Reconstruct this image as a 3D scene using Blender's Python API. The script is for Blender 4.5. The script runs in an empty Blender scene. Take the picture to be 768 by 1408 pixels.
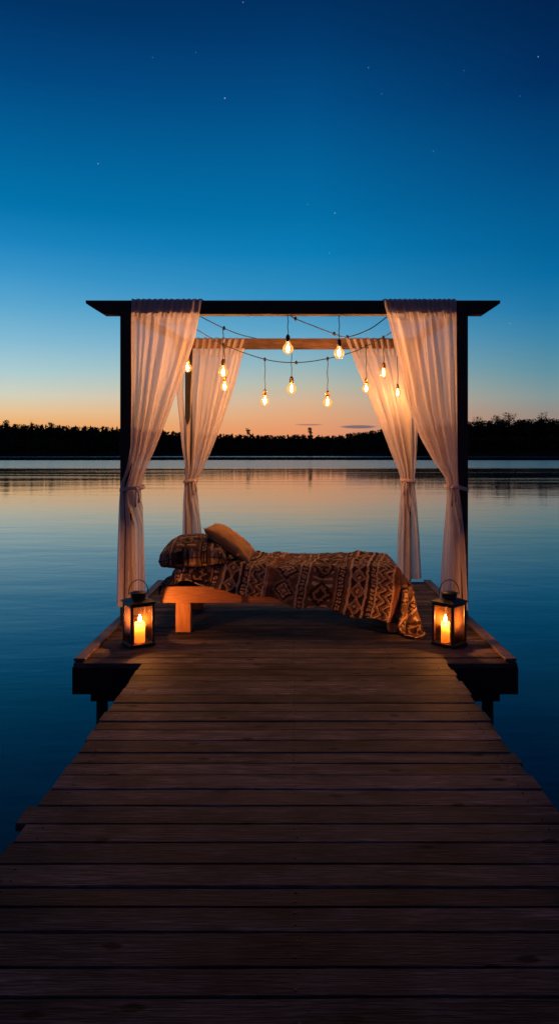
FIL = 1200.0
FLAME = 2200.0
WAX_GLOW = 3.2
BLANKET_X = [-1192,0,0,-2,7,19,23,21,21,16,15,15,14,23,12,21,15,21,22,22,22,23,22,22,22,23,22,22,22,22,23,22,22,22,22,23,22,22,23,22,23,22,23,23,22,23,22,22,23,22,23,23,22,22,23,22,23,22,23,22,23,22,23,22,23,23,22,22,22,23,22,22,23,23,22,23,22,23,22,23,22,21,22,20,23,23,23,23,23,22,23,22,23,22,22,23,22,23,22,23,23,22,22,22,20,-14,-16,-17,-14,-11,9,11,-1,-3,11,11,6,14,-14,14,14,14,14,14,14,
-1192,0,0,-2,9,21,23,21,21,15,13,11,17,23,14,21,19,21,22,22,22,22,22,23,22,22,22,22,22,23,22,22,22,22,23,22,22,22,22,23,22,23,22,23,23,22,22,23,22,23,22,23,22,23,22,23,22,23,22,23,22,23,22,22,23,23,22,22,23,22,22,23,23,22,23,22,23,22,22,23,22,21,23,21,23,22,23,23,22,23,22,22,23,22,23,22,22,23,22,23,23,22,21,22,16,-15,-18,-16,-13,-5,18,2,1,8,14,2,14,-14,13,14,14,14,14,14,14,
-1192,-1,1,-2,12,23,22,21,19,6,21,9,19,22,16,22,23,18,22,22,23,22,22,23,22,22,23,22,22,22,22,22,22,22,23,22,22,22,22,22,23,22,23,23,22,22,23,22,23,22,23,22,23,22,23,22,23,22,22,23,22,23,22,23,22,23,22,22,23,22,23,22,23,22,23,22,23,22,22,23,22,21,23,22,23,22,23,22,23,22,22,22,23,22,22,23,22,23,22,23,22,23,20,23,10,-16,-19,-15,-10,6,13,13,-2,10,1,19,-16,14,13,14,14,14,14,14,14,
-1192,0,-4,5,13,23,22,19,19,8,9,16,20,21,20,23,22,20,21,22,23,22,23,22,22,23,22,23,22,22,22,22,23,22,22,22,22,21,22,23,22,23,22,23,22,23,22,22,23,22,23,22,23,22,23,22,23,22,22,23,22,23,22,23,22,23,22,23,22,23,22,22,23,23,22,22,23,22,22,23,22,22,22,22,23,23,22,22,23,22,22,22,23,22,23,22,22,23,22,22,23,22,20,23,5,-17,-20,-13,-3,16,14,8,2,-2,18,-11,13,13,13,14,14,14,12,15,15,
-1192,-4,-1,9,13,23,21,18,19,13,9,12,19,20,23,23,21,22,21,22,23,23,22,22,23,22,22,23,22,23,22,22,22,23,22,22,22,21,21,23,22,23,22,23,22,23,22,23,22,23,22,22,23,22,23,22,23,22,22,23,22,23,23,22,23,22,23,22,22,23,22,23,22,23,22,23,22,22,22,23,22,22,22,23,22,23,22,23,22,22,22,23,22,22,23,22,22,23,21,23,22,22,21,22,-1,-20,-17,-9,9,18,12,0,8,2,-4,14,13,13,14,13,13,14,12,15,15,
-1193,-3,0,9,15,22,23,17,17,17,12,13,11,22,23,22,23,22,21,23,22,23,23,22,22,22,23,22,23,22,22,23,22,22,22,22,21,22,22,22,22,23,22,22,23,23,22,23,22,23,22,22,23,22,23,22,23,22,22,23,23,23,22,22,23,22,23,22,23,22,23,22,22,23,22,23,22,22,22,23,22,23,22,22,22,23,22,22,23,22,22,23,22,23,22,23,21,23,21,23,22,21,21,21,-7,-20,-15,0,17,17,4,13,-10,-1,15,13,11,17,14,14,13,12,6,17,17,
-1193,-4,2,11,18,18,23,10,15,18,19,10,17,21,23,22,23,22,23,22,22,23,23,22,22,23,22,22,23,22,23,22,22,22,23,22,20,22,22,22,22,23,22,22,23,23,22,23,22,23,22,22,23,23,22,23,22,22,23,23,22,23,22,23,22,23,22,23,22,23,23,22,22,22,22,23,22,22,23,22,22,23,22,23,22,22,22,22,23,22,23,22,22,23,22,23,21,23,21,23,22,21,21,18,-13,-20,-8,11,18,16,10,-5,-9,13,14,8,17,17,15,15,13,10,11,5,21,
-1192,-5,5,16,21,18,14,19,14,9,14,16,18,22,23,22,23,22,22,23,22,23,22,23,22,22,23,22,23,22,23,22,22,22,23,22,21,21,22,23,21,23,22,22,23,23,23,22,23,22,22,23,22,23,22,23,22,23,22,23,22,23,22,23,22,23,22,23,22,23,23,23,21,23,22,22,22,22,23,22,23,22,23,22,22,22,22,23,22,22,23,22,23,22,23,22,21,23,22,22,21,23,20,14,-19,-15,1,17,17,13,2,-11,9,14,8,13,17,17,17,8,-5,17,18,14,16,
-1192,-5,9,19,22,19,19,16,13,11,11,11,19,22,22,22,23,22,22,23,22,23,22,23,22,22,23,22,23,22,23,22,22,23,22,22,21,22,22,21,23,22,22,23,22,23,23,22,23,22,22,23,22,23,22,23,22,23,23,22,23,22,22,23,22,23,22,23,22,23,23,23,22,22,22,22,22,22,23,23,22,22,23,22,23,21,22,23,22,22,23,22,23,22,23,22,22,22,22,23,20,21,23,6,-19,-10,12,18,14,8,-8,2,16,9,9,16,17,17,16,-7,12,15,0,20,17,
-1192,-3,12,21,22,19,17,15,13,11,9,14,19,22,21,23,22,22,23,22,23,22,22,23,22,23,22,22,22,23,22,23,22,22,23,22,22,21,21,23,22,22,22,23,23,22,23,22,23,22,23,22,23,22,22,23,23,22,23,22,23,22,23,22,22,23,22,23,22,22,23,23,23,22,22,23,22,22,22,23,22,23,22,22,23,21,22,23,22,22,23,23,22,22,23,22,22,22,22,23,21,20,23,-1,-19,1,18,16,11,-4,-2,15,11,8,13,17,17,17,13,1,11,9,-16,23,18,
-1192,-1,16,23,21,18,16,14,13,11,8,16,21,19,23,21,23,22,22,23,22,22,23,22,23,22,22,23,22,22,22,22,23,22,22,23,21,22,22,22,22,23,22,23,22,23,22,23,22,22,23,22,23,22,23,22,23,23,22,22,23,22,23,22,23,22,23,22,23,21,23,23,22,22,23,22,23,22,23,22,22,23,22,22,23,21,22,22,23,22,23,23,22,23,22,22,22,22,22,22,22,21,21,-7,-16,15,17,14,2,-6,13,12,8,11,16,17,17,17,7,8,5,-9,-11,23,22,
-1194,5,19,22,22,12,13,16,10,12,13,18,21,22,19,22,22,22,23,22,22,22,23,22,23,22,23,22,23,22,21,22,23,22,23,22,21,22,22,23,22,22,23,22,22,23,22,23,22,23,22,23,22,23,22,23,22,23,22,22,23,22,23,22,23,23,23,22,21,22,22,23,23,22,23,22,23,22,22,23,22,22,23,22,22,22,22,23,22,23,22,23,23,22,22,22,22,22,22,23,21,21,17,-16,3,18,15,9,-7,10,14,7,9,15,17,17,17,17,-1,-3,-6,-14,8,23,16,
-1195,11,21,21,22,15,9,10,11,16,13,18,23,21,21,19,23,22,22,22,23,22,22,23,22,23,22,23,22,22,22,22,22,23,22,22,22,22,21,22,23,22,23,22,22,23,22,23,22,23,22,23,22,23,22,23,22,23,22,22,23,22,23,22,23,23,23,23,21,20,23,23,22,23,22,23,23,22,23,22,22,23,22,22,21,22,23,22,23,23,22,23,23,22,22,22,22,22,22,22,23,21,7,-11,17,16,13,-4,5,15,9,7,14,17,16,15,9,-3,-2,-4,-4,-12,19,12,20,
-1193,16,22,21,21,16,11,11,9,7,17,19,23,21,21,21,20,23,22,22,22,23,22,22,23,22,22,23,22,23,22,22,22,22,22,22,22,21,22,22,23,22,23,22,22,23,22,23,22,22,23,23,22,23,22,23,22,22,23,22,23,22,23,22,23,23,23,23,21,20,23,22,23,23,22,23,23,22,23,22,22,23,22,22,21,22,23,23,22,23,22,23,22,22,23,22,22,22,22,22,23,22,-7,9,18,15,6,-5,17,11,5,14,16,15,10,1,-3,-3,-3,-6,-4,-3,15,18,21,
-1189,19,22,21,16,20,13,9,9,4,18,20,22,22,21,20,38,6,22,22,22,22,22,22,22,22,23,22,22,23,22,23,33,12,21,21,21,23,22,22,22,23,23,22,23,23,22,22,22,22,23,23,22,23,22,23,22,22,23,22,23,22,23,22,23,23,23,23,21,21,22,23,23,22,23,22,23,23,22,22,23,22,22,22,22,22,23,22,23,22,23,22,23,22,22,22,22,22,22,22,22,22,-7,16,20,11,-8,17,14,4,13,14,10,3,-4,-1,-2,-4,-3,-2,0,6,10,17,21,
-1184,21,22,22,18,16,10,4,7,11,18,21,21,22,22,21,22,22,21,22,22,22,22,22,22,23,22,23,22,22,22,23,22,23,21,20,23,22,23,21,22,23,23,22,23,23,23,22,21,22,23,23,22,23,22,22,23,22,22,23,23,22,23,22,23,23,23,22,22,22,22,23,22,23,22,23,22,23,22,22,23,22,23,22,22,23,22,22,23,22,22,23,22,22,23,22,20,23,22,23,22,0,22,14,20,-9,17,17,3,14,8,3,0,-4,-3,-2,-1,0,1,5,14,5,5,3,21,
-1177,21,22,22,19,12,9,7,4,13,17,22,22,22,21,21,22,22,20,22,22,22,22,22,23,22,23,22,23,22,22,23,22,22,21,21,21,23,22,22,23,23,22,23,22,23,22,23,22,21,23,23,22,23,22,22,23,22,22,23,23,22,23,22,23,23,22,23,22,22,23,22,23,22,22,23,23,22,22,23,22,22,23,23,22,23,22,22,22,22,23,22,22,23,22,22,21,22,22,23,6,20,18,19,-1,19,16,8,14,-8,-1,-1,0,0,1,2,3,2,4,11,-7,1,3,12,20,
-1171,22,22,21,19,5,9,9,6,12,19,22,23,22,21,22,21,21,21,21,22,22,22,23,22,23,22,23,22,23,22,22,22,22,22,21,21,22,22,23,22,23,22,23,22,23,22,23,22,22,22,23,22,23,22,22,23,22,22,23,23,22,23,22,23,22,23,23,22,22,23,22,23,22,22,23,23,22,22,23,22,23,23,22,23,22,22,22,23,22,22,22,23,22,22,23,20,22,23,11,21,19,17,5,18,21,16,8,-5,-2,0,2,2,5,3,2,2,-1,0,-5,-7,0,1,19,19,
-1164,22,21,21,20,5,6,5,8,13,21,22,22,22,22,22,21,21,20,21,22,22,23,22,23,22,22,23,22,23,22,23,22,21,22,21,21,22,23,22,23,22,23,22,23,22,23,22,22,22,22,23,22,22,23,22,23,22,23,22,23,23,22,22,23,22,23,22,23,22,23,22,22,23,22,23,23,22,22,23,22,23,23,22,23,22,22,23,22,22,22,23,22,23,22,22,21,22,16,21,20,18,8,18,19,22,8,-1,5,2,2,2,1,-1,-1,-3,-5,-3,-2,-2,2,5,7,-1,15,
-1157,20,21,21,22,2,3,7,7,15,21,23,22,22,22,22,21,21,19,22,22,22,22,23,22,22,23,22,23,22,23,22,22,21,22,21,22,22,22,23,22,23,22,22,23,22,23,22,23,22,21,23,22,23,22,22,23,22,23,22,23,23,22,22,23,22,23,22,23,22,23,22,22,23,22,23,23,22,22,23,22,23,23,22,23,22,22,23,22,22,23,22,22,23,22,21,23,22,18,21,19,9,19,18,11,21,11,-3,0,3,2,3,-6,-3,-2,-2,0,0,1,3,5,6,7,8,13,
-1149,21,21,21,18,3,2,1,11,16,22,22,22,23,22,22,21,21,18,22,22,22,23,22,23,22,22,23,22,23,23,22,22,20,21,22,22,22,22,23,22,23,22,23,22,23,22,22,23,22,21,23,22,23,22,22,23,22,23,22,23,23,22,23,22,22,23,22,23,22,23,22,22,23,22,23,23,22,22,23,22,23,23,22,23,22,22,23,22,22,23,22,23,22,22,22,23,21,22,19,11,20,16,9,20,20,3,0,0,1,3,2,2,2,2,2,2,2,2,1,0,5,10,10,7,
-1140,21,21,20,13,-3,6,2,12,17,22,22,23,22,23,21,22,20,19,22,22,22,23,22,22,22,23,22,23,22,23,22,22,20,21,22,22,22,23,22,23,22,22,23,23,22,23,22,22,22,21,23,22,23,22,23,22,23,22,23,22,23,22,23,22,22,23,22,23,22,23,22,22,23,22,23,23,22,22,23,23,22,23,22,23,22,22,23,22,22,23,22,23,23,22,23,23,23,20,13,20,14,9,19,14,16,19,5,4,3,2,2,2,1,2,3,2,3,1,1,1,1,6,6,10,
-1132,21,21,19,6,0,-1,7,13,19,22,23,23,22,22,22,21,21,18,22,22,22,23,22,23,22,22,23,22,23,22,22,22,20,22,22,22,22,22,22,23,22,23,22,23,23,22,22,22,21,23,22,22,23,22,23,23,22,23,22,22,23,22,23,22,22,23,22,23,22,23,22,23,22,23,22,23,22,23,22,23,22,23,22,23,22,22,23,22,23,22,23,23,22,23,23,23,25,21,16,7,12,18,16,18,18,10,7,5,6,5,5,5,5,5,4,3,3,1,0,1,-5,12,5,6,
-1124,21,20,16,-4,2,7,5,14,20,23,22,23,23,22,21,21,22,18,21,22,23,22,23,22,22,23,22,22,22,23,22,22,20,22,22,22,22,22,23,22,23,22,23,22,23,21,22,23,21,23,22,23,22,23,22,23,23,22,23,22,22,22,23,22,22,23,22,23,22,23,22,23,22,23,22,23,23,22,23,22,22,23,22,23,21,23,22,23,23,22,23,23,23,22,23,23,24,22,15,6,17,17,16,16,13,0,1,3,4,5,5,5,6,5,7,7,6,6,5,6,5,-10,15,1,
-1122,23,22,12,2,1,-1,8,16,21,22,23,22,23,22,21,20,23,18,22,22,22,23,22,22,23,22,22,23,22,22,22,23,20,22,22,21,23,22,22,23,22,23,22,22,22,22,23,22,21,23,23,22,22,23,22,23,23,23,22,23,21,22,22,23,22,23,22,23,22,23,22,23,22,23,23,22,23,23,21,23,22,23,22,21,23,23,22,23,22,23,23,23,22,23,22,22,26,20,14,6,13,14,15,16,15,15,-1,-1,-1,-3,2,2,4,4,5,6,6,6,6,6,11,-4,20,3,
-1117,22,22,10,1,-1,2,9,17,21,22,23,22,23,22,21,20,23,18,22,22,23,22,23,22,22,23,22,23,22,21,22,23,21,21,22,22,22,22,23,22,23,22,22,22,22,23,22,22,22,23,22,22,22,23,22,23,23,23,22,23,22,22,21,23,22,23,22,23,23,22,23,22,23,22,23,23,23,22,21,23,22,22,21,23,22,23,22,23,23,23,23,22,23,22,23,23,23,20,14,7,16,16,15,14,15,6,-5,-1,0,0,1,1,1,2,3,3,5,5,5,6,9,11,21,6,
-1113,23,21,6,-1,1,3,11,17,22,23,22,23,22,22,21,20,22,20,22,21,23,23,22,23,22,22,23,22,22,22,21,22,22,22,22,21,22,23,22,22,23,22,23,22,22,22,22,23,22,22,23,21,22,23,22,23,23,23,22,23,22,22,22,22,22,23,22,23,23,23,22,23,22,23,22,23,23,22,21,22,22,21,22,23,22,23,23,22,24,23,22,22,23,23,23,23,23,18,13,14,8,15,18,17,6,3,1,6,0,-1,0,0,0,0,0,1,1,3,4,4,16,17,16,8,
-1108,22,21,-1,1,3,3,12,19,22,23,22,23,22,22,21,20,22,21,21,22,22,23,23,22,23,22,22,23,22,21,22,21,23,22,21,22,22,22,22,23,22,23,22,22,23,21,23,22,22,23,21,22,22,23,22,23,23,22,23,22,23,22,22,21,23,22,23,23,23,23,22,23,22,22,23,22,23,22,22,22,19,23,22,23,23,23,22,23,23,23,22,23,22,24,22,24,21,18,12,15,15,9,13,15,18,3,1,2,1,0,0,1,0,1,0,0,-1,-3,4,4,3,17,19,14,
-1104,23,18,1,0,-2,7,14,19,23,22,23,22,22,22,22,27,16,20,21,21,22,23,23,23,22,22,23,22,22,21,21,28,18,21,22,22,21,22,23,22,23,22,22,23,22,22,22,24,21,21,22,22,23,22,23,22,23,23,22,22,22,23,22,18,25,23,22,23,23,23,22,23,22,23,22,22,23,22,23,9,32,23,23,22,23,23,22,23,23,22,23,22,23,23,23,23,22,16,12,12,15,16,15,15,11,-4,-1,0,-1,0,0,0,0,1,3,3,2,2,1,-1,0,14,20,18,
-1099,22,15,0,0,-2,9,15,20,23,22,23,22,23,22,22,21,21,21,20,21,23,23,22,23,22,23,22,22,22,22,21,21,22,22,22,23,22,22,22,22,23,22,23,22,22,22,22,23,21,22,22,23,22,23,22,23,22,23,23,22,22,23,22,22,22,22,22,22,23,23,23,23,22,23,22,22,23,22,23,23,19,23,22,22,23,22,22,23,22,23,23,22,23,23,23,23,21,16,9,13,13,15,14,17,6,9,0,-1,-2,-4,-3,-3,-2,-2,-2,1,1,3,4,2,0,13,18,21,
-1095,22,11,0,-4,4,9,17,20,23,22,23,22,23,22,22,20,22,20,22,21,22,23,23,22,22,23,22,22,22,22,22,21,20,22,23,22,23,22,23,22,22,23,22,22,23,22,22,22,22,22,22,22,22,23,22,23,23,22,23,22,23,22,22,23,22,21,22,23,23,23,23,23,22,22,23,22,22,22,22,23,22,21,22,22,22,23,22,23,22,23,22,23,23,22,23,23,21,16,9,11,13,14,12,17,13,-5,3,3,2,1,0,-2,-3,-3,-4,-7,-4,-3,1,2,6,12,18,21,
-1091,22,6,-3,2,4,10,17,22,22,23,22,23,22,22,23,18,22,21,22,21,23,22,23,22,23,22,23,22,22,22,22,21,18,22,23,23,23,22,23,22,23,22,23,22,22,23,22,21,23,21,23,21,22,23,23,23,22,22,23,22,23,22,23,22,22,23,22,22,23,23,23,22,23,22,22,22,22,22,23,22,21,22,22,22,22,22,23,22,23,23,22,23,22,23,23,22,20,13,14,10,11,14,14,18,9,-4,-1,0,1,0,4,2,0,-1,-3,-4,-5,-5,-8,-4,5,11,19,21,
-1087,21,0,3,0,4,11,19,22,22,23,22,23,22,23,22,17,23,21,22,22,22,23,22,22,23,22,23,22,22,22,22,21,18,22,23,23,23,22,23,23,22,22,23,22,23,22,22,22,22,21,22,23,22,22,23,23,22,23,22,23,22,22,23,22,23,22,22,23,23,23,22,23,22,22,22,22,22,23,22,21,21,22,22,22,23,22,23,22,23,22,23,22,23,23,22,23,18,13,10,12,13,13,15,17,4,4,-3,-1,-1,0,-3,1,2,2,1,-1,-2,-5,-6,-10,-7,10,21,20,
-1082,19,1,0,0,4,13,19,23,22,23,22,23,23,22,22,17,21,22,23,22,22,23,22,23,22,23,22,23,22,22,22,21,18,22,23,23,23,22,22,23,22,23,22,23,22,22,23,22,21,21,22,23,22,23,23,22,23,22,23,22,22,23,22,23,22,22,23,22,23,23,22,23,22,22,22,22,23,22,22,21,20,22,22,23,22,23,22,23,23,22,23,22,23,22,23,22,18,11,11,12,12,14,15,17,4,0,1,-1,0,-2,-2,-4,-1,0,2,2,2,-1,-5,-6,-18,2,20,21,
-1078,16,0,0,0,6,15,19,23,22,23,22,23,23,22,22,17,21,22,23,22,22,23,22,23,22,23,22,23,22,23,22,20,21,20,23,23,21,22,23,23,23,22,23,22,22,23,22,23,20,21,23,22,22,23,23,22,23,22,23,22,23,22,23,22,22,23,22,23,22,23,22,23,21,22,23,23,22,23,22,20,19,22,23,22,23,22,23,22,23,23,22,23,22,23,23,21,17,11,10,12,14,14,18,13,-1,0,0,0,0,0,-2,-2,-1,-2,-2,0,1,2,3,-7,-20,-7,21,19,
-1072,10,0,-1,1,7,17,20,23,22,23,22,23,23,22,21,18,21,23,22,22,23,22,22,23,22,23,23,22,23,22,23,20,23,18,22,23,22,21,23,23,23,23,22,23,22,22,23,20,23,20,23,22,23,22,23,23,22,23,22,23,22,22,23,22,23,22,23,22,22,23,22,22,22,23,22,23,23,22,19,23,18,23,22,23,22,23,22,23,23,22,23,22,23,23,23,21,15,10,12,12,13,14,18,10,6,1,1,1,0,0,-1,-1,-2,-3,-6,-3,-3,0,6,-4,-21,-17,19,19,
-1071,9,-1,-1,2,10,17,22,22,23,22,23,22,23,22,21,19,21,22,22,22,23,22,23,22,23,22,23,23,22,23,22,22,22,17,23,22,21,23,23,23,23,23,22,22,22,23,22,20,21,23,22,22,23,23,23,22,23,22,23,22,22,23,22,23,22,22,23,22,23,22,22,22,22,23,23,23,23,22,17,23,18,23,23,22,23,22,23,22,23,23,22,23,23,23,22,21,15,11,12,13,12,13,19,8,-2,0,1,2,2,3,1,1,-1,-1,-2,-7,-6,-5,-2,4,-15,-22,7,19,
-1070,7,0,-1,2,13,18,22,22,23,22,23,22,23,21,22,19,21,23,22,22,22,23,22,22,23,23,22,23,23,22,23,20,22,18,23,22,23,23,22,23,23,22,23,22,22,22,22,21,21,22,22,23,22,23,23,23,22,22,23,22,23,22,22,23,22,22,23,22,23,22,22,22,23,23,23,22,22,23,16,22,20,22,23,22,23,23,22,23,23,22,23,23,22,23,23,20,13,10,13,12,14,13,19,5,4,-1,-1,-1,-1,1,2,2,2,0,1,0,-3,-5,-14,0,-16,-21,-3,19,
-1071,7,-2,4,1,15,18,23,22,23,22,23,22,22,22,22,19,22,22,22,22,23,22,23,22,22,23,23,23,22,23,22,20,22,19,22,23,23,23,22,23,23,22,23,22,21,22,23,21,20,22,23,22,23,23,23,22,22,23,22,23,22,22,22,23,22,22,22,23,22,23,22,22,23,23,23,22,22,22,17,19,22,22,23,23,22,23,23,23,22,23,23,22,23,23,23,19,13,13,12,14,13,14,14,6,-3,0,-1,0,0,-1,-1,1,2,2,2,2,1,-1,-18,-14,-7,-22,-12,19,
-1072,7,1,-3,8,16,19,23,22,23,22,23,22,22,22,21,21,22,22,21,23,22,23,22,22,23,22,23,23,23,22,22,20,20,22,22,23,23,23,23,22,22,23,22,22,22,21,23,21,21,22,23,22,23,23,22,22,23,22,22,23,22,22,22,23,22,22,22,23,22,23,22,22,23,23,22,23,22,20,20,17,22,23,22,23,22,23,24,22,23,23,22,23,23,23,22,18,11,11,13,13,14,14,15,2,5,0,-2,-2,-1,-1,-1,-1,0,1,1,2,2,3,-7,-22,-12,-22,-21,17,
-1074,8,-3,2,13,12,22,22,23,23,22,23,22,21,22,22,21,22,22,22,22,23,22,23,22,22,23,22,23,22,23,21,21,21,22,22,23,23,23,23,20,23,23,22,22,23,21,22,21,22,22,23,22,23,22,23,22,22,23,22,22,22,22,22,23,22,21,23,22,23,22,23,22,23,23,23,22,23,21,17,17,22,23,22,23,23,23,24,22,23,23,22,23,23,23,21,18,10,11,14,14,14,15,12,0,1,3,2,1,0,-2,-3,-2,-2,-1,0,0,1,2,2,-23,-21,-22,-21,12,
-1081,12,1,8,4,17,23,22,23,22,23,21,22,21,23,23,21,23,22,22,22,22,22,22,23,22,23,22,22,23,22,22,21,22,22,22,22,23,22,22,21,23,22,22,22,23,23,22,22,22,22,23,22,23,22,22,22,23,22,22,22,22,22,23,22,21,22,23,22,23,22,23,22,23,23,23,22,23,22,17,15,22,23,23,23,23,23,23,23,23,23,22,23,23,23,21,16,10,12,13,13,13,18,9,0,0,0,3,2,1,0,-1,-2,-1,0,-3,-1,0,0,1,-18,-21,-22,-20,-13,
-1089,6,16,8,4,20,22,23,22,23,21,22,22,23,23,23,24,20,21,22,22,22,22,22,23,22,22,22,23,22,23,22,20,24,22,22,23,22,22,22,22,23,22,21,21,22,23,22,18,27,22,22,22,23,22,23,21,23,22,23,22,22,22,23,12,32,22,22,22,23,22,23,22,23,23,23,22,23,22,16,10,28,23,23,23,23,23,23,23,23,23,22,23,23,23,20,15,10,13,12,13,13,18,8,-1,0,0,0,0,0,1,1,0,0,1,0,0,-1,-1,-5,-17,-21,-22,-21,-21,
-1098,18,-2,14,15,22,22,22,22,22,23,22,23,22,23,22,23,22,22,21,22,22,22,23,22,22,23,22,22,23,22,22,22,22,23,21,22,23,22,23,22,23,22,22,22,22,22,21,22,22,22,22,23,22,22,23,22,23,23,23,22,23,21,22,22,21,22,21,23,22,23,23,22,23,23,23,22,23,22,16,18,21,23,23,22,23,23,23,23,23,23,22,23,23,22,20,14,10,14,12,13,13,18,6,-2,0,0,0,0,0,0,-1,0,0,0,1,-1,0,-1,-5,-16,-22,-22,-23,-22,
-1099,6,9,22,14,20,22,23,22,22,23,22,23,22,23,22,22,23,22,22,21,22,22,22,23,23,22,22,23,22,23,22,22,22,22,22,22,22,22,23,22,23,22,23,22,22,22,21,22,22,22,22,22,22,23,22,23,23,23,23,22,23,21,22,22,22,20,21,23,22,23,22,23,23,23,23,22,23,22,16,20,21,22,23,22,23,22,23,23,23,23,22,23,23,22,19,13,11,13,15,12,12,17,3,-1,0,0,0,0,-1,-1,-1,0,-1,-1,1,0,0,-1,-4,-17,-22,-23,-22,-23,
-1079,7,6,3,18,21,23,22,23,22,22,23,22,23,22,22,22,23,22,22,23,20,22,23,22,23,22,23,22,23,23,22,22,22,21,22,23,23,21,22,23,23,22,22,23,22,22,21,21,22,22,23,22,22,23,22,23,22,23,23,23,22,22,22,22,21,23,18,22,23,23,22,23,24,22,23,22,23,22,16,18,23,23,23,22,23,22,23,23,22,23,23,22,23,22,18,12,11,13,13,17,13,12,4,2,0,-1,-2,-1,-2,-1,-2,-1,-2,-2,-1,0,0,2,-3,-18,-22,-23,-22,-23,
-1100,21,18,14,8,22,21,22,22,22,23,22,22,22,23,22,22,23,22,23,22,20,23,22,23,22,23,22,23,23,22,22,23,21,21,23,22,23,22,22,23,22,22,23,22,22,22,21,21,23,22,22,23,22,23,22,23,22,23,22,23,22,23,22,22,22,20,23,19,22,23,22,23,24,22,23,22,23,22,15,19,23,23,24,22,23,22,23,22,23,23,22,22,23,22,17,10,11,13,14,13,18,10,0,1,4,1,0,-1,-2,-2,-2,-2,-3,-3,-3,-1,-1,-1,2,-19,-23,-22,-23,-22,
-1097,9,19,22,15,22,19,21,22,22,22,23,22,22,22,23,22,23,22,23,22,21,22,23,22,22,23,22,23,23,22,23,22,22,21,23,22,22,22,22,23,23,22,22,23,22,22,21,21,22,22,23,22,23,23,22,23,22,22,23,22,23,22,23,22,22,22,20,20,21,23,23,23,23,22,23,22,23,22,16,18,23,24,23,23,22,23,22,23,23,22,22,23,22,21,16,9,11,11,14,14,20,9,-1,0,0,1,1,2,0,-1,-1,-2,-2,-2,-3,-4,-2,2,-4,-20,-23,-22,-23,-23,
-1097,9,20,23,20,16,21,22,22,22,22,23,22,22,22,22,23,23,22,22,23,21,23,22,22,23,22,23,22,23,22,23,22,22,22,23,22,22,22,22,22,23,22,23,22,22,23,20,21,23,22,22,23,23,22,23,22,23,22,22,23,22,23,22,22,23,22,23,20,19,22,22,23,22,23,22,23,22,23,16,19,23,24,23,22,23,22,23,22,23,23,22,22,23,20,15,9,10,11,13,16,19,8,-2,0,0,0,0,0,1,1,0,-1,0,-2,-3,-3,-4,2,-8,-22,-22,-23,-22,-23,
-1100,12,23,22,15,21,22,23,21,23,23,22,21,23,22,23,23,22,22,22,22,22,23,22,22,23,22,22,23,22,23,22,23,22,23,22,22,22,22,22,23,22,23,22,22,22,23,21,21,22,23,22,23,22,23,22,23,22,22,23,22,23,22,23,22,22,23,22,23,21,19,21,21,23,22,23,23,22,23,17,21,22,23,22,23,22,23,22,23,22,23,22,23,22,19,13,15,9,15,9,13,18,8,-2,-1,-1,0,0,0,0,0,1,0,0,0,-1,-4,-4,0,-12,-22,-22,-23,-23,-23,
-1102,16,22,17,22,22,22,22,23,22,22,22,22,23,22,23,23,23,21,21,23,22,23,22,22,23,22,22,23,22,22,23,22,23,22,23,22,22,23,22,22,23,22,22,22,23,22,21,22,22,22,23,22,23,22,23,22,22,23,22,23,22,23,22,22,23,22,23,22,23,22,20,18,22,22,23,22,23,22,22,21,20,22,22,22,23,22,23,22,23,22,23,22,22,18,12,12,16,10,16,14,13,4,2,1,0,-2,-2,0,-1,-1,0,1,0,-1,0,0,-3,-5,-16,-22,-23,-22,-23,-23,
-1108,23,19,22,22,23,22,22,23,22,23,21,23,22,22,23,23,23,21,21,23,22,22,23,22,22,22,23,22,23,22,23,22,23,22,22,23,22,23,22,22,23,22,22,22,23,22,22,22,22,22,22,22,23,22,23,22,23,22,23,22,23,22,22,23,22,23,22,22,23,22,23,21,17,22,22,22,23,22,22,22,20,21,22,22,23,23,22,23,22,23,22,23,21,17,11,12,13,12,13,16,15,-2,2,4,3,2,0,0,0,-1,-3,-1,-2,1,-2,-1,0,-9,-19,-22,-23,-22,-23,-23,
-1108,23,22,23,22,23,22,23,22,22,21,23,23,22,23,22,23,22,21,23,22,22,22,23,22,22,22,23,22,23,22,23,22,22,23,22,22,23,22,23,22,23,22,22,22,23,22,22,22,22,23,22,22,22,22,23,23,22,23,22,22,23,22,23,22,23,22,22,23,22,23,22,22,23,16,22,21,23,22,22,22,21,22,20,22,23,23,22,23,22,23,23,22,21,15,11,13,12,14,13,19,10,-4,0,2,2,3,4,3,2,1,0,-1,-2,-5,-1,1,-5,-12,-21,-22,-23,-23,-22,-23,
-1104,22,23,22,23,22,23,22,23,21,23,22,23,22,23,22,23,22,22,22,22,22,22,23,22,22,23,22,23,22,23,22,22,23,22,22,23,22,22,23,22,23,22,22,23,22,22,22,23,22,22,22,22,23,22,22,23,22,23,22,23,22,23,22,23,22,22,23,22,23,22,23,22,22,23,16,22,20,23,22,22,21,21,21,23,22,23,23,22,23,22,23,22,21,13,11,13,13,13,13,19,5,5,-3,-1,1,1,2,2,4,4,2,1,1,-1,-5,0,-8,-17,-21,-23,-22,-23,-22,-23,
-1100,22,23,22,23,22,23,21,23,22,22,23,22,23,23,22,22,23,22,22,22,22,22,23,22,23,23,22,22,22,23,22,22,23,22,23,22,22,22,22,23,23,22,22,23,22,22,23,22,22,22,23,22,22,22,23,23,22,23,22,22,23,22,22,23,22,23,22,22,23,22,23,23,22,22,22,17,21,21,23,22,22,21,20,22,23,22,23,22,23,22,23,22,20,13,10,13,13,13,14,17,6,1,2,-1,0,0,0,1,0,1,1,2,3,3,5,-3,-12,-20,-22,-22,-23,-22,-22,-23,
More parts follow.
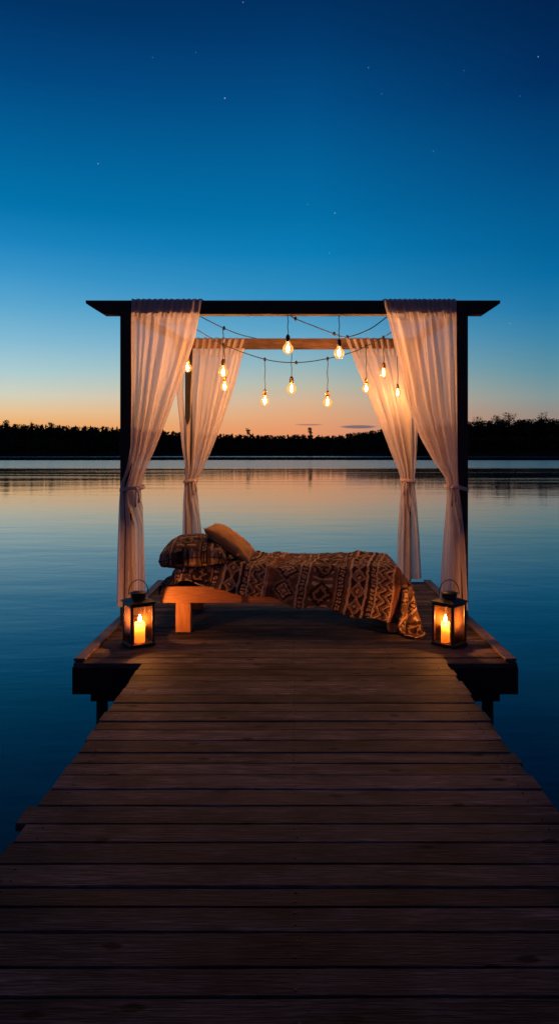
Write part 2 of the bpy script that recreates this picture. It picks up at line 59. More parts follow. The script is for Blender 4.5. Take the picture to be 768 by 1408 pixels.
-1096,22,23,22,23,22,23,22,21,22,23,22,23,22,23,23,22,22,23,22,22,22,22,23,23,23,22,23,21,23,22,22,23,22,22,23,22,22,22,23,22,23,22,22,23,22,23,22,22,23,22,22,22,23,22,23,22,23,22,22,23,22,22,23,22,22,23,23,22,22,23,22,23,22,23,22,21,19,19,22,23,18,22,23,22,23,22,23,22,22,23,23,21,19,11,12,12,14,15,11,17,2,0,1,1,1,1,1,1,1,0,1,1,2,3,3,4,-21,-21,-21,-22,-20,-23,-22,-23,
-1092,23,22,22,23,22,22,23,21,23,22,23,22,22,23,22,23,22,22,22,23,22,23,22,23,23,23,22,22,22,22,23,22,22,23,22,22,23,22,22,23,22,23,22,22,23,22,22,23,22,22,23,22,22,23,22,23,22,22,22,23,22,22,23,22,23,22,23,22,22,23,23,22,23,22,23,22,19,19,20,2,38,22,23,22,23,23,22,23,22,23,23,21,17,11,12,12,13,15,16,12,2,-1,1,1,2,1,1,2,1,0,1,1,1,2,3,1,-17,-20,-22,-22,-23,-23,-23,-22,
-1087,22,22,22,23,22,23,22,22,22,23,22,22,23,22,22,23,22,22,22,22,23,22,23,23,23,22,23,22,22,23,22,22,23,22,22,23,22,22,23,22,23,22,22,23,22,23,22,22,23,22,22,23,22,22,23,22,22,22,23,22,22,22,23,22,23,22,23,22,23,22,23,23,22,23,22,23,18,17,22,23,16,22,23,23,23,22,23,23,22,23,23,20,17,9,12,14,12,14,17,10,0,0,1,-1,0,0,3,3,3,1,1,0,1,2,1,1,-15,-21,-22,-23,-23,-23,-22,-23,
-1083,22,22,23,22,23,22,22,22,23,23,22,22,22,22,22,23,22,22,22,22,23,23,22,23,23,22,22,23,22,22,23,22,23,22,23,22,23,22,22,23,22,22,23,22,23,22,23,22,22,23,22,23,22,22,22,22,23,22,22,22,22,23,22,23,22,23,22,23,22,23,22,23,22,23,22,23,15,21,21,19,21,23,22,22,22,23,23,22,23,23,23,20,15,10,11,13,14,13,17,9,-1,0,0,1,0,-2,-3,2,2,4,3,1,2,4,-1,0,-14,-21,-22,-23,-23,-23,-23,-23,
-1079,22,23,22,22,23,22,22,23,22,23,22,22,22,22,23,22,22,22,22,23,22,23,23,22,23,22,22,23,22,22,23,23,22,23,22,22,23,22,23,22,23,22,22,23,22,23,22,23,22,23,22,22,22,22,23,22,22,23,22,22,22,22,23,22,23,22,23,22,22,23,22,23,22,23,21,20,19,17,20,23,21,23,22,23,22,23,22,23,23,23,22,20,14,9,15,11,13,14,17,7,-2,0,0,0,1,0,-5,2,0,3,2,3,2,3,4,-4,-14,-21,-23,-23,-23,-23,-22,-23,
-1075,23,22,22,22,23,22,23,22,23,22,22,22,22,22,23,22,22,23,21,23,23,22,23,22,23,22,23,22,23,22,23,22,22,23,22,23,22,22,23,23,22,23,22,22,23,23,22,22,23,22,23,22,22,22,22,23,22,22,23,22,22,22,23,22,23,22,23,22,22,23,23,22,23,22,20,18,18,21,19,21,21,23,23,22,23,23,22,23,23,23,23,19,12,13,10,17,11,13,16,6,2,1,0,-1,-1,-2,-5,0,2,2,2,2,2,4,5,-7,-14,-22,-23,-23,-22,-23,-23,-22,
-1071,23,22,22,23,22,22,23,22,23,22,22,22,22,23,22,22,23,22,22,23,22,23,22,22,23,22,23,23,22,23,22,22,23,22,23,22,23,22,22,23,23,22,22,23,22,23,22,23,22,23,22,22,22,23,22,22,23,22,23,22,22,23,22,23,22,22,23,22,23,22,23,23,21,21,21,22,19,13,21,19,21,24,23,23,22,23,22,24,23,23,22,20,8,12,16,12,18,11,14,3,-2,1,1,3,-2,-3,-2,2,3,0,2,2,3,3,4,-13,-11,-23,-22,-23,-23,-22,-23,-23,
-1067,23,22,23,22,22,23,22,22,23,22,23,22,22,22,23,22,23,22,22,22,23,22,22,22,23,23,23,22,23,22,22,23,22,23,23,22,22,23,22,23,22,23,22,22,23,22,23,22,22,23,22,23,22,22,23,22,23,22,23,23,22,22,22,23,22,22,23,22,23,23,23,22,22,22,19,22,15,18,11,23,23,23,23,23,23,22,24,23,23,23,22,20,14,5,12,17,14,19,9,0,0,1,0,1,1,0,0,1,1,3,2,1,1,1,0,-3,-19,-23,-23,-23,-22,-23,-23,-23,
-1063,23,22,23,22,23,22,22,23,22,23,22,22,23,22,22,23,23,22,21,23,22,22,22,22,23,23,23,23,22,23,22,23,22,23,22,23,22,22,23,22,23,22,22,23,22,23,22,23,22,22,23,22,23,22,22,23,23,23,22,23,22,22,23,22,22,22,23,22,23,23,22,22,23,20,22,21,16,19,7,21,23,23,23,23,23,23,23,23,23,23,23,18,4,19,12,10,17,21,8,-1,1,0,1,0,1,1,1,1,2,2,0,0,0,-1,-1,1,-21,-23,-22,-23,-23,-22,-23,-24,
-1059,23,22,23,22,23,23,22,22,22,23,23,22,22,23,22,22,23,22,21,23,22,22,23,21,23,23,23,23,23,22,23,22,23,22,23,22,22,23,22,23,22,23,22,23,22,22,23,22,23,22,23,22,22,23,23,22,23,22,23,22,23,22,23,22,22,23,22,22,23,22,23,22,22,22,22,20,20,16,5,18,23,23,23,23,23,23,23,24,23,23,22,14,7,7,20,15,16,22,7,-1,0,1,0,1,0,1,0,0,1,0,1,0,1,1,1,0,-22,-23,-23,-22,-23,-23,-23,-24]
BLANKET_Y = [6541,-6,-6,-5,-6,-3,-4,-5,-4,16,16,17,18,-1,-20,-8,17,-8,-6,-7,-6,-6,-6,-6,-5,-6,-5,-4,-4,-2,-1,0,1,2,0,0,-1,0,0,0,0,0,0,0,0,0,0,1,0,-1,0,0,-1,2,-1,-1,0,0,0,0,3,-2,0,0,0,-3,6,-3,1,0,-4,3,2,2,0,0,0,1,0,-1,-2,-10,-2,10,2,0,0,0,0,0,-2,-3,2,-2,1,1,-1,-1,1,1,2,3,6,8,-11,-17,-16,-15,-16,-19,-19,14,21,20,-19,-21,-19,-18,-15,-18,-18,-19,-18,-18,-18,
6563,-6,-6,-5,-6,-3,-4,-5,-4,-4,19,19,15,-4,-18,-7,12,9,-4,-5,-5,-5,-6,-6,-5,-6,-7,-6,-5,-5,-5,-3,-3,-2,-1,0,1,1,-3,0,1,2,0,0,-3,1,1,1,0,-1,1,0,-1,1,-1,-1,1,1,-1,0,1,-1,-2,0,2,-2,4,-2,1,0,-3,3,2,0,-4,-2,2,3,3,-1,-2,-9,-1,9,2,-1,-2,-1,5,0,-3,-3,1,-1,1,-3,-2,0,0,1,3,4,10,4,-16,-16,-13,-16,-18,-21,-7,20,21,16,-15,-19,-18,-14,-18,-19,-18,-18,-18,-18,-17,
6585,-6,-6,-5,-6,-3,-4,-4,-5,-7,4,20,13,-5,-17,0,0,13,-7,0,-2,-2,-2,-3,-4,-4,-5,-6,-5,-5,-8,-4,-5,-5,-5,-3,-3,-2,0,-1,0,2,0,0,-1,-2,1,2,0,0,0,0,-1,1,-2,2,0,0,0,-1,0,0,0,0,0,-1,2,-1,0,0,-1,2,0,-4,-3,-1,2,5,4,0,-2,-8,1,7,0,-2,-1,-1,2,4,-4,-2,0,1,-3,-2,-1,0,3,-3,3,5,10,2,-19,-15,-12,-17,-19,-20,12,12,21,14,-22,-5,-11,-18,-19,-18,-18,-18,-18,-18,-17,
6607,-6,-6,-5,-6,-3,-4,-5,-5,-7,-6,15,11,-10,-11,-1,-1,11,-7,-1,0,1,-1,-1,-1,-3,-3,-5,-4,-7,-2,-4,-5,-5,-8,-2,-4,-8,-2,-2,-3,-2,-1,-2,0,-1,3,0,0,0,0,0,0,0,0,0,0,-1,-4,2,2,0,0,0,0,0,0,0,0,0,0,0,-3,-2,0,-2,4,1,4,0,0,-7,2,5,-1,0,0,-2,0,4,-3,-1,0,-1,-3,-1,-2,1,5,-4,0,6,10,-1,-21,-14,-11,-18,-22,-9,12,17,20,-12,7,5,-17,-19,-18,-18,-18,-18,-18,-17,-17,
6629,-6,-6,-5,-6,-3,-4,-5,-5,-7,-6,-8,13,-10,-3,1,-7,7,-8,2,2,0,0,-4,2,0,-2,-2,-4,-4,-5,-8,2,-4,-5,-5,-6,-10,1,-1,-2,-4,-3,-3,-3,-3,-3,-1,-1,-1,1,0,1,0,0,0,-4,-2,5,1,0,-1,1,0,-1,1,0,0,-1,0,-1,-1,-1,-1,-2,-1,5,0,3,0,1,-6,4,1,0,-2,0,2,-2,4,-3,-1,0,-2,-1,0,-4,1,6,-2,-5,7,10,-5,-22,-10,-14,-20,-19,-1,13,21,-7,17,15,-8,-12,-17,-18,-19,-17,-18,-18,-16,-16,
6651,-6,-6,-5,-5,-4,-4,-6,-5,-6,-7,-7,-7,-1,-3,-2,-1,-6,2,-4,3,-2,0,-5,3,0,0,-3,0,-3,-5,-8,3,-1,-5,-6,-10,-5,2,0,-1,-3,-2,-3,-3,-5,-4,-3,-4,-3,-3,-2,-1,-2,-1,0,2,-4,4,0,0,-1,1,-1,1,0,0,0,-1,0,-1,0,-3,1,-2,-1,5,0,1,1,0,-3,2,0,-3,-1,0,4,-1,3,-2,-1,-1,-1,0,0,-5,1,7,-2,-6,6,9,-9,-21,-9,-16,-22,-10,3,19,4,15,17,0,-11,-15,-2,-15,-18,-18,-17,-18,-15,-14,
6673,-6,-6,-6,-5,-5,-3,-9,-7,-5,-3,-8,-6,-5,-3,-3,-3,-4,-3,-1,-4,-2,-2,-1,-2,-1,-1,-1,0,0,-3,-8,5,-2,-4,-6,-11,1,0,1,-1,-3,-3,-6,1,-4,-3,-2,-3,-3,-3,-5,-4,-3,-3,-3,-2,-2,-2,-1,0,1,0,1,0,0,0,0,0,-1,0,-4,4,-5,1,-2,6,0,0,1,-1,0,1,-1,-6,2,-2,5,0,2,-1,-1,-1,-1,0,1,-6,1,7,-2,-7,6,9,-14,-18,-10,-20,-18,-1,6,13,17,16,7,-11,-16,-2,-3,-9,-13,-19,-21,-20,-11,-7,
6695,-6,-6,-6,-8,-6,0,-10,-6,-4,-6,-6,-5,-5,-3,-4,-4,-4,-3,-4,-3,-4,-3,-3,-3,-2,-3,-2,-2,-2,-2,-3,2,-4,1,-5,-10,2,1,-5,3,-4,-6,2,-2,-3,-2,-3,-2,-4,-1,-3,-3,-4,-3,-4,-3,-4,-3,-3,-3,-2,-2,-2,-1,0,0,1,0,0,-1,-5,6,0,-6,-1,7,-1,1,0,0,0,0,-4,1,-6,3,2,3,0,0,-1,0,-2,0,2,-7,2,6,-1,-8,4,9,-18,-12,-16,-21,-9,5,10,17,15,13,-8,-16,-12,-3,4,-7,-21,-22,-15,-15,-3,1,
6717,-6,-6,-7,-8,-6,-6,-6,-5,-5,-4,-4,-5,-5,-5,-2,-4,-4,-4,-4,-4,-4,-4,-4,-4,-4,-4,-4,-2,-3,-3,-3,-2,-1,-2,-2,-8,3,-6,4,-3,-7,2,0,-2,-2,-3,-2,-2,-4,-1,-2,-3,-4,-2,-4,-3,-2,-3,-2,-3,-3,-5,-3,-4,-2,-3,-2,-1,-2,-2,-2,5,0,0,-6,5,1,0,0,0,0,0,-4,3,-8,3,3,2,0,0,0,0,-3,-1,4,-8,3,5,-1,-8,8,2,-21,-11,-19,-17,2,8,15,16,16,-4,-15,-16,-7,-1,6,-9,-21,-3,-17,-10,-1,1,
6739,-6,-7,-6,-8,-6,-6,-6,-5,-4,-5,-4,-5,-4,-5,-4,-3,-3,-4,-4,-4,-4,-5,-4,-4,-4,-4,-5,-5,-2,-4,-2,-4,-3,-4,-5,-1,-7,2,-3,-5,2,-1,-2,-2,-2,-2,-3,-1,-2,-2,-2,-3,-3,-4,-1,-2,-3,-2,-3,-3,-2,-4,-5,-1,-2,-2,-3,-6,-3,-2,-3,-5,-1,-1,-1,0,2,1,0,0,0,0,-4,3,-6,2,5,-1,1,0,-1,1,-4,-1,4,-7,4,3,-1,-7,9,-4,-22,-12,-21,-4,7,11,17,17,1,-14,-16,-12,-3,0,7,-14,-21,-3,0,-3,3,1,
6761,-7,-6,-7,-7,-6,-6,-5,-5,-5,-5,-4,-5,-4,-4,-4,-4,-2,-4,-4,-4,-4,-5,-4,-5,-4,-4,-5,-4,-5,-2,-4,-3,-4,-5,-5,-6,-2,-6,-3,-1,-3,-2,-3,-2,-2,-2,-2,0,-2,-2,-2,-2,-2,-5,1,-2,-2,-3,-3,-3,-2,-4,-3,-2,-2,-2,0,-4,-8,1,-3,-6,0,-4,-2,-3,-3,-2,-2,-1,0,0,1,0,-5,5,-2,2,0,0,0,0,-2,-3,4,-6,4,2,-1,-6,8,-9,-21,-16,-13,5,9,16,16,8,-13,-17,-14,-6,-2,0,5,-19,1,4,1,0,1,1,
6782,-6,-7,-6,-7,-6,-6,-5,-6,-4,-5,-4,-4,-5,-4,-3,-4,-3,-4,-3,-4,-4,-5,-4,-5,-4,-4,-5,-5,-4,-5,-1,-5,-4,-5,-4,-8,-5,-5,-3,-3,-3,-4,-3,-3,-3,-2,-3,-2,-2,-2,-2,0,-3,-4,1,-1,-3,-3,-1,-3,-3,-3,-3,-2,-2,-1,-2,-8,4,-5,-1,-6,-1,-2,-3,-2,-3,-6,-1,-4,-3,-2,-3,-2,-1,0,0,1,0,0,0,0,0,-5,5,-7,5,2,-1,-7,8,-15,-15,-21,0,7,14,16,12,-10,-17,-15,-9,-3,-3,0,5,4,3,-3,-9,13,-1,5,
6804,-7,-6,-7,-6,-7,-4,-5,-6,-5,-4,-5,-4,-5,-5,-3,-3,-4,-3,-3,-4,-4,-5,-4,-4,-4,-5,-4,-5,-5,-5,-4,-3,-4,-4,-8,-4,-4,-4,-4,-4,-4,-4,-4,-4,-4,-4,-3,-4,-3,-3,-2,-3,-3,-1,-2,-3,-1,0,-3,-2,-3,-2,-2,-2,-2,-1,-3,-10,7,-1,-3,-5,-3,-2,-3,-3,-3,-5,1,-2,-3,-3,-8,2,-5,-3,-3,-2,-2,-1,-1,0,1,-4,4,-6,6,0,0,-5,5,-19,-18,-10,6,10,16,15,-7,-16,-17,-10,-3,0,4,9,3,3,0,1,-7,13,-3,9,
6825,-6,-7,-7,-6,-7,-5,-5,-4,-5,-4,-4,-5,-5,-4,-5,-4,-3,-4,-5,-5,-5,-4,-4,-5,-3,0,-4,-5,-4,-5,-5,-4,-4,-6,-4,-4,-4,-4,-4,-4,-4,-4,-5,-4,-5,-4,-4,-4,-4,-4,-3,-4,-3,-4,-3,-3,-2,-2,-3,-1,-2,-2,-2,-2,-1,-1,-3,-10,6,-1,-2,-3,-4,-2,-2,-4,-3,-5,1,-2,-3,-3,-7,3,-2,-2,-3,-6,-2,-4,-4,-3,-3,-2,-3,-2,5,0,0,0,0,-20,-19,2,7,15,15,-3,-14,-17,-12,-1,4,8,7,2,2,2,-3,1,3,5,7,9,
6847,-7,-6,-7,-6,-7,-5,-5,-4,-4,-5,-4,-5,-4,-5,-4,-5,-3,-4,-5,-5,-5,-4,-5,-4,-2,-4,-4,-5,-5,-4,-3,0,-9,-4,-4,-4,-3,-5,-4,-4,-4,-4,-4,-5,-4,-5,-4,-4,-4,-4,-4,-4,-4,-4,-4,-4,-3,-4,-3,-3,-3,-2,-3,-3,-2,-2,0,-9,5,-2,-1,-3,-3,-1,-3,-4,-2,-5,1,-2,-3,-3,-6,2,-1,-5,0,-5,-1,-3,-3,-3,-4,-2,-8,1,-5,-3,-2,-2,-2,-22,3,-4,11,15,1,-10,-19,-12,4,8,7,0,4,4,0,2,3,4,7,4,6,9,
6869,-7,-7,-7,-6,-6,-5,-5,-5,-3,-5,-4,-4,-5,-4,-5,-4,-4,-5,-4,-5,-5,-4,-5,-4,-5,-4,-5,-3,-3,-3,-4,-4,-5,-3,-4,-5,-4,-4,-4,-3,-4,-4,-5,-4,-5,-5,-4,-4,-4,-3,-4,-4,-4,-5,-4,-4,-4,-4,-4,-4,-4,-3,-4,-3,-4,-3,-5,-4,2,-3,-2,-2,-1,-1,-2,-5,0,-5,0,-2,-2,-4,-4,2,-2,-6,1,-2,-5,-1,-3,-3,-3,-5,-6,4,-2,-3,-5,-3,-21,-6,4,-8,14,-2,1,-19,-10,9,8,5,1,2,4,3,5,4,5,0,7,7,5,10,
6890,-6,-7,-7,-7,-4,-6,-5,-4,-4,-4,-4,-5,-5,-5,-4,-4,-4,-5,-4,-6,-4,-4,-5,-4,-5,-4,-5,-4,-3,-3,-4,-3,-4,-4,-4,-5,-4,-3,-4,-4,-4,-4,-4,-5,-4,-5,-5,-3,-4,-4,-4,-4,-4,-4,-4,-4,-5,-4,-4,-4,-4,-3,-4,-5,-5,-4,-4,-4,-4,-2,-3,-2,-3,-3,-2,-2,-2,-2,-1,-2,-2,-3,-4,1,-2,-6,2,-3,-5,-1,-2,-3,-3,-6,-4,5,-1,-2,-4,-22,-8,2,-12,5,-7,8,-16,-1,4,5,5,5,5,4,5,5,4,4,3,-1,4,5,11,10,
6912,-7,-6,-7,-7,-4,-5,-5,-4,-4,-4,-5,-5,-4,-5,-4,-4,-4,-5,-5,-5,-5,-4,-4,-5,-4,-5,-5,-3,-4,-3,-3,-4,-3,-4,-5,-4,-4,-4,-4,-3,-5,-4,-4,-4,-5,-4,-5,-3,-4,-4,-4,-4,-4,-5,-4,-4,-4,-4,-4,-4,-4,-4,-4,-4,-5,-4,-4,-5,-3,-4,-4,-4,-4,-3,-4,-3,-3,-3,-3,-2,-2,-2,-2,-2,0,-6,1,-3,-5,1,-3,-3,-3,-6,-2,6,0,-3,-20,-8,-1,-15,5,-12,-6,-1,4,5,6,4,5,4,3,4,5,4,6,6,0,0,3,4,12,11,
6934,-7,-7,-7,-7,-4,-4,-4,-5,-4,-4,-5,-4,-5,-4,-4,-5,-4,-5,-5,-4,-5,-4,-4,-5,-5,-4,-5,-4,-3,-4,-3,-3,-4,-4,-4,-4,-4,-4,-4,-4,-4,-4,-5,-4,-4,-5,-4,-4,-4,-4,-4,-4,-4,-4,-4,-4,-5,-4,-4,-4,-4,-3,-4,-5,-4,-4,-4,-4,-4,-4,-5,-4,-4,-5,-4,-4,-4,-3,-4,-3,-4,-3,-3,-3,-2,-3,-2,-2,-2,0,-4,-2,-3,-6,1,5,0,-15,-10,-2,-13,2,-13,-4,-4,4,5,5,5,4,4,5,5,4,4,3,3,4,4,3,4,2,6,-16,
6956,-7,-8,-7,-6,-4,-4,-4,-4,-4,-5,-4,-5,-4,-5,-4,-4,-4,-5,-5,-4,-4,-4,-5,-4,-5,-5,-5,-4,-3,-4,-3,-4,-3,-4,-4,-4,-4,-4,-4,-4,-5,-4,-4,-5,-4,-4,-4,-5,-4,-3,-4,-4,-4,-5,-4,-4,-4,-5,-4,-3,-4,-4,-4,-4,-4,-4,-5,-4,-4,-4,-4,-4,-5,-4,-4,-4,-5,-4,-4,-4,-4,-4,-4,-4,-3,-4,-4,-3,-3,-2,-2,-2,-2,-5,2,0,0,-13,-2,-13,1,-11,-2,-1,-2,2,5,4,5,5,4,3,3,4,5,4,4,4,4,3,3,2,-1,-13,
6979,-9,-8,-7,-5,-4,-4,-4,-4,-4,-5,-4,-4,-5,-4,-5,-4,-4,-4,-5,-4,-4,-4,-4,-5,-4,-6,-4,-4,-4,-3,-4,-4,-3,-4,-4,-4,-4,-4,-4,-5,-4,-5,-4,-4,-4,-4,-4,-5,-4,-4,-4,-4,-4,-4,-4,-5,-4,-4,-4,-4,-4,-4,-4,-4,-4,-4,-4,-4,-4,-5,-4,-4,-4,-4,-5,-4,-4,-4,-4,-4,-4,-4,-5,-4,-5,-4,-4,-5,-3,-4,-4,-3,-4,-3,-3,-2,-3,2,-12,1,-10,-1,-1,-3,-1,4,4,5,5,5,4,3,1,2,1,0,-6,3,-1,-8,1,8,9,6,
7000,-8,-9,-6,-4,-4,-4,-5,-4,-4,-4,-5,-4,-5,-4,-4,-4,-4,-5,-4,-4,-4,-4,-4,-4,-5,-5,-5,-4,-4,-3,-4,-4,-4,-4,-4,-4,-4,-4,-4,-4,-5,-4,-4,-3,-4,-5,-5,-4,-5,-3,-4,-4,-5,-4,-4,-4,-4,-5,-4,-4,-3,-4,-4,-4,-4,-4,-4,-5,-4,-4,-4,-5,-4,-4,-4,-5,-4,-4,-4,-4,-4,-4,-4,-5,-4,-5,-4,-5,-4,-5,-4,-4,-5,-4,-4,-4,-5,-2,2,-7,-1,-2,-2,-1,-2,0,-1,-1,0,0,0,1,1,1,2,2,4,-7,-3,1,-11,3,6,8,
7022,-9,-9,-6,-2,-5,-4,-4,-4,-5,-4,-4,-5,-4,-4,-5,-4,-4,-4,-4,-4,-4,-5,-4,-4,-4,-5,-4,-5,-4,-4,-4,-4,-3,-4,-4,-4,-4,-4,-5,-4,-4,-4,-4,-4,-3,-5,-5,-4,-5,-4,-4,-4,-4,-4,-5,-4,-4,-4,-4,-4,-4,-4,-4,-4,-4,-4,-4,-4,-4,-4,-5,-4,-4,-4,-5,-4,-4,-4,-4,-4,-4,-4,-5,-4,-5,-4,-5,-4,-5,-4,-4,-5,-4,-5,-5,-5,-5,-3,0,-2,-1,-2,-1,-3,-2,2,-1,-1,-1,-1,-1,-1,-3,-2,-2,-2,-2,-3,-1,-1,4,-13,-1,-1,
7038,-6,-6,-5,-4,-4,-4,-4,-4,-4,-5,-4,-4,-5,-4,-4,-4,-4,-4,-5,-4,-4,-4,-5,-4,-4,-4,-5,-4,-4,-4,-4,-4,-4,-4,-4,-4,-4,-4,-4,-5,-4,-4,-4,-3,-4,-5,-4,-4,-5,-4,-5,-4,-4,-4,-4,-4,-5,-4,-4,-4,-4,-3,-4,-4,-4,-4,-4,-5,-4,-4,-4,-5,-4,-4,-4,-4,-3,-4,-5,-5,-4,-4,-4,-5,-5,-4,-4,-5,-4,-4,-4,-5,-4,-5,-5,-2,-6,-5,-1,-1,-2,-2,-1,-2,-2,-3,-5,-4,-4,-2,-1,-1,-1,-1,3,1,0,0,-1,-2,-2,-8,0,0,
7056,-4,-4,-5,-4,-4,-4,-4,-4,-4,-4,-5,-4,-4,-5,-4,-4,-4,-4,-4,-4,-5,-4,-4,-4,-5,-4,-5,-4,-4,-4,-4,-3,-4,-4,-4,-4,-4,-5,-4,-4,-5,-4,-4,-3,-4,-5,-4,-4,-5,-4,-4,-4,-4,-5,-4,-4,-4,-5,-4,-4,-4,-3,-4,-4,-4,-4,-4,-4,-4,-5,-4,-4,-4,-4,-4,-4,-3,-4,-6,-4,-4,-4,-5,-5,-4,-4,-5,-4,-5,-4,-4,-4,-5,-5,-4,-4,-4,-3,-2,-2,-3,-3,-2,-3,-2,-3,-3,-3,-3,-4,-4,-3,-2,-2,-1,-1,0,-1,-1,0,7,-5,2,-1,
7078,-4,-4,-4,-5,-4,-3,-4,-4,-5,-4,-4,-5,-4,-4,-4,-4,-5,-3,-5,-4,-4,-4,-4,-4,-5,-5,-3,-4,-5,-4,-4,-4,-4,-4,-4,-4,-4,-4,-5,-4,-4,-4,-5,-3,-3,-5,-4,-5,-5,-4,-4,-4,-4,-4,-5,-4,-4,-4,-4,-4,-4,-4,-3,-4,-4,-4,-4,-5,-4,-4,-4,-4,-5,-4,-3,-3,-4,-5,-6,-4,-4,-4,-5,-4,-5,-4,-5,-4,-5,-5,-4,-4,-4,-4,-4,-5,-3,-3,-3,-2,-3,-3,-3,-2,-3,-1,-4,-3,-3,-4,-3,-4,-3,-2,-2,-3,-2,-2,-1,-1,2,8,3,-1,
7101,-4,-4,-4,-5,-4,-4,-4,-4,-4,-4,-5,-4,-4,-4,-4,-4,-5,-4,-4,-4,-4,-4,-4,-4,-5,-4,-4,-4,-4,-5,-4,-4,-4,-4,-4,-5,-4,-4,-4,-4,-5,-4,-4,-4,-4,-4,-4,-5,-5,-3,-5,-3,-4,-5,-4,-4,-4,-5,-4,-4,-4,-4,-3,-3,-4,-5,-4,-4,-4,-4,-4,-5,-4,-4,-4,-3,-4,-5,-6,-3,-4,-5,-5,-5,-4,-4,-5,-4,-5,-4,-5,-5,-3,-4,-4,-4,-3,-3,-4,-3,-2,-3,-2,-2,-3,-2,-3,-5,-3,-3,-3,-3,-3,-2,-2,-3,-4,-3,-3,-2,7,7,4,0,
7124,-5,-3,-5,-4,-4,-4,-5,-4,-4,-4,-4,-4,-5,-3,-4,-4,-5,-4,-4,-5,-4,-3,-4,-4,-4,-5,-4,-4,-5,-4,-4,-4,-4,-5,-4,-4,-4,-4,-5,-4,-4,-4,-5,-4,-4,-4,-4,-5,-4,-4,-4,-4,-4,-4,-5,-4,-4,-5,-4,-4,-4,-4,-4,-2,-4,-4,-4,-5,-4,-4,-4,-4,-5,-4,-5,-4,-4,-5,-5,-2,-3,-6,-5,-5,-4,-4,-4,-5,-5,-5,-4,-4,-4,-3,-4,-4,-3,-3,-4,-3,-3,-2,-3,-3,-2,-3,-3,-3,-4,-3,-3,-3,-2,-3,-3,-2,-3,-3,-3,-2,-2,6,10,3,
7146,-4,-4,-4,-4,-5,-4,-4,-5,-4,-4,-4,-4,-4,-4,-4,-14,6,-5,-4,-4,-4,-4,-4,-4,-4,-4,-5,-4,-4,-4,-4,-10,1,-5,-4,-4,-4,-4,-4,-4,-5,-4,-4,-4,-5,-4,-4,-4,-5,-4,-4,-4,-3,-5,-4,-5,-4,-5,-3,-5,-4,-4,-4,1,-7,-6,-5,-4,-4,-4,-4,-4,-5,-4,-4,-5,-4,-5,-4,8,-12,-6,-5,-4,-5,-4,-4,-5,-4,-5,-4,-4,-4,-3,-4,-4,-3,-3,-4,-3,-3,-3,-3,-3,-1,-4,-4,-4,-4,-4,-3,-3,-2,-3,-1,-2,-2,-2,-3,-3,-4,5,10,6,
7169,-4,-4,-5,-4,-4,-5,-4,-4,-4,-4,-5,-4,-4,-4,-5,-4,-3,-4,-4,-4,-4,-4,-4,-4,-4,-5,-4,-5,-4,-4,-4,-4,-5,-4,-4,-5,-4,-4,-4,-4,-4,-5,-4,-4,-4,-4,-4,-4,-5,-4,-4,-4,-4,-5,-4,-4,-5,-4,-5,-4,-4,-4,-4,-2,-5,-5,-5,-5,-5,-4,-5,-4,-4,-4,-4,-5,-4,-4,-4,-3,-3,-4,-5,-4,-4,-4,-3,-5,-4,-5,-4,-4,-4,-3,-4,-3,-4,-3,-3,-4,-4,-3,-3,-3,-3,-2,-5,-4,-3,-3,-3,-3,-3,-4,-4,-4,-2,-2,0,-2,-4,4,8,9,
7191,-4,-4,-4,-5,-4,-4,-5,-4,-4,-4,-4,-4,-4,-5,-4,-4,-3,-4,-4,-4,-4,-4,-4,-5,-4,-5,-4,-4,-4,-5,-4,-4,-5,-4,-4,-4,-4,-4,-5,-4,-4,-4,-5,-4,-4,-4,-4,-4,-5,-4,-4,-4,-4,-5,-4,-4,-4,-5,-4,-5,-4,-4,-4,-3,-4,-5,-5,-5,-5,-4,-5,-4,-4,-5,-4,-4,-4,-4,-4,-3,-3,-4,-4,-4,-4,-4,-4,-4,-4,-4,-5,-4,-4,-3,-4,-4,-3,-3,-4,-3,-4,-4,-3,-3,-3,-4,-3,-3,-4,-4,-3,-4,-3,-4,-3,-2,-4,-3,-3,-2,0,3,8,10,
7214,-5,-4,-4,-5,-4,-4,-4,-5,-4,-4,-4,-4,-4,-4,-5,-4,-3,-4,-4,-4,-4,-4,-4,-4,-5,-4,-5,-4,-4,-4,-5,-4,-5,-5,-4,-3,-4,-4,-4,-5,-4,-4,-4,-5,-4,-5,-4,-3,-5,-4,-4,-4,-4,-4,-4,-5,-4,-4,-5,-4,-4,-4,-5,-4,-4,-4,-5,-5,-5,-4,-5,-4,-5,-4,-4,-4,-4,-4,-4,-3,-4,-3,-4,-4,-4,-4,-3,-4,-4,-5,-4,-4,-4,-3,-4,-4,-3,-4,-3,-4,-4,-3,-4,-3,-2,-4,-4,-4,-4,-4,-2,-4,-3,-4,-3,-4,-3,-3,-2,-3,-1,3,9,10,
7236,-4,-4,-5,-4,-5,-4,-4,-4,-4,-4,-4,-4,-5,-4,-4,-4,-3,-4,-4,-4,-4,-4,-5,-4,-4,-5,-4,-5,-4,-4,-5,-3,-6,-4,-4,-4,-4,-4,-4,-4,-4,-5,-4,-5,-4,-4,-5,-4,-3,-5,-4,-4,-4,-4,-4,-4,-5,-4,-4,-5,-4,-4,-5,-4,-4,-5,-4,-5,-4,-5,-5,-4,-4,-4,-4,-5,-3,-5,-3,-3,-4,-4,-4,-4,-3,-4,-4,-4,-4,-4,-4,-4,-4,-4,-4,-3,-4,-4,-3,-4,-3,-4,-3,-3,-3,-4,-3,-4,-4,-4,-4,-4,-3,-3,-3,-3,-4,-3,-3,-2,-2,2,9,10,
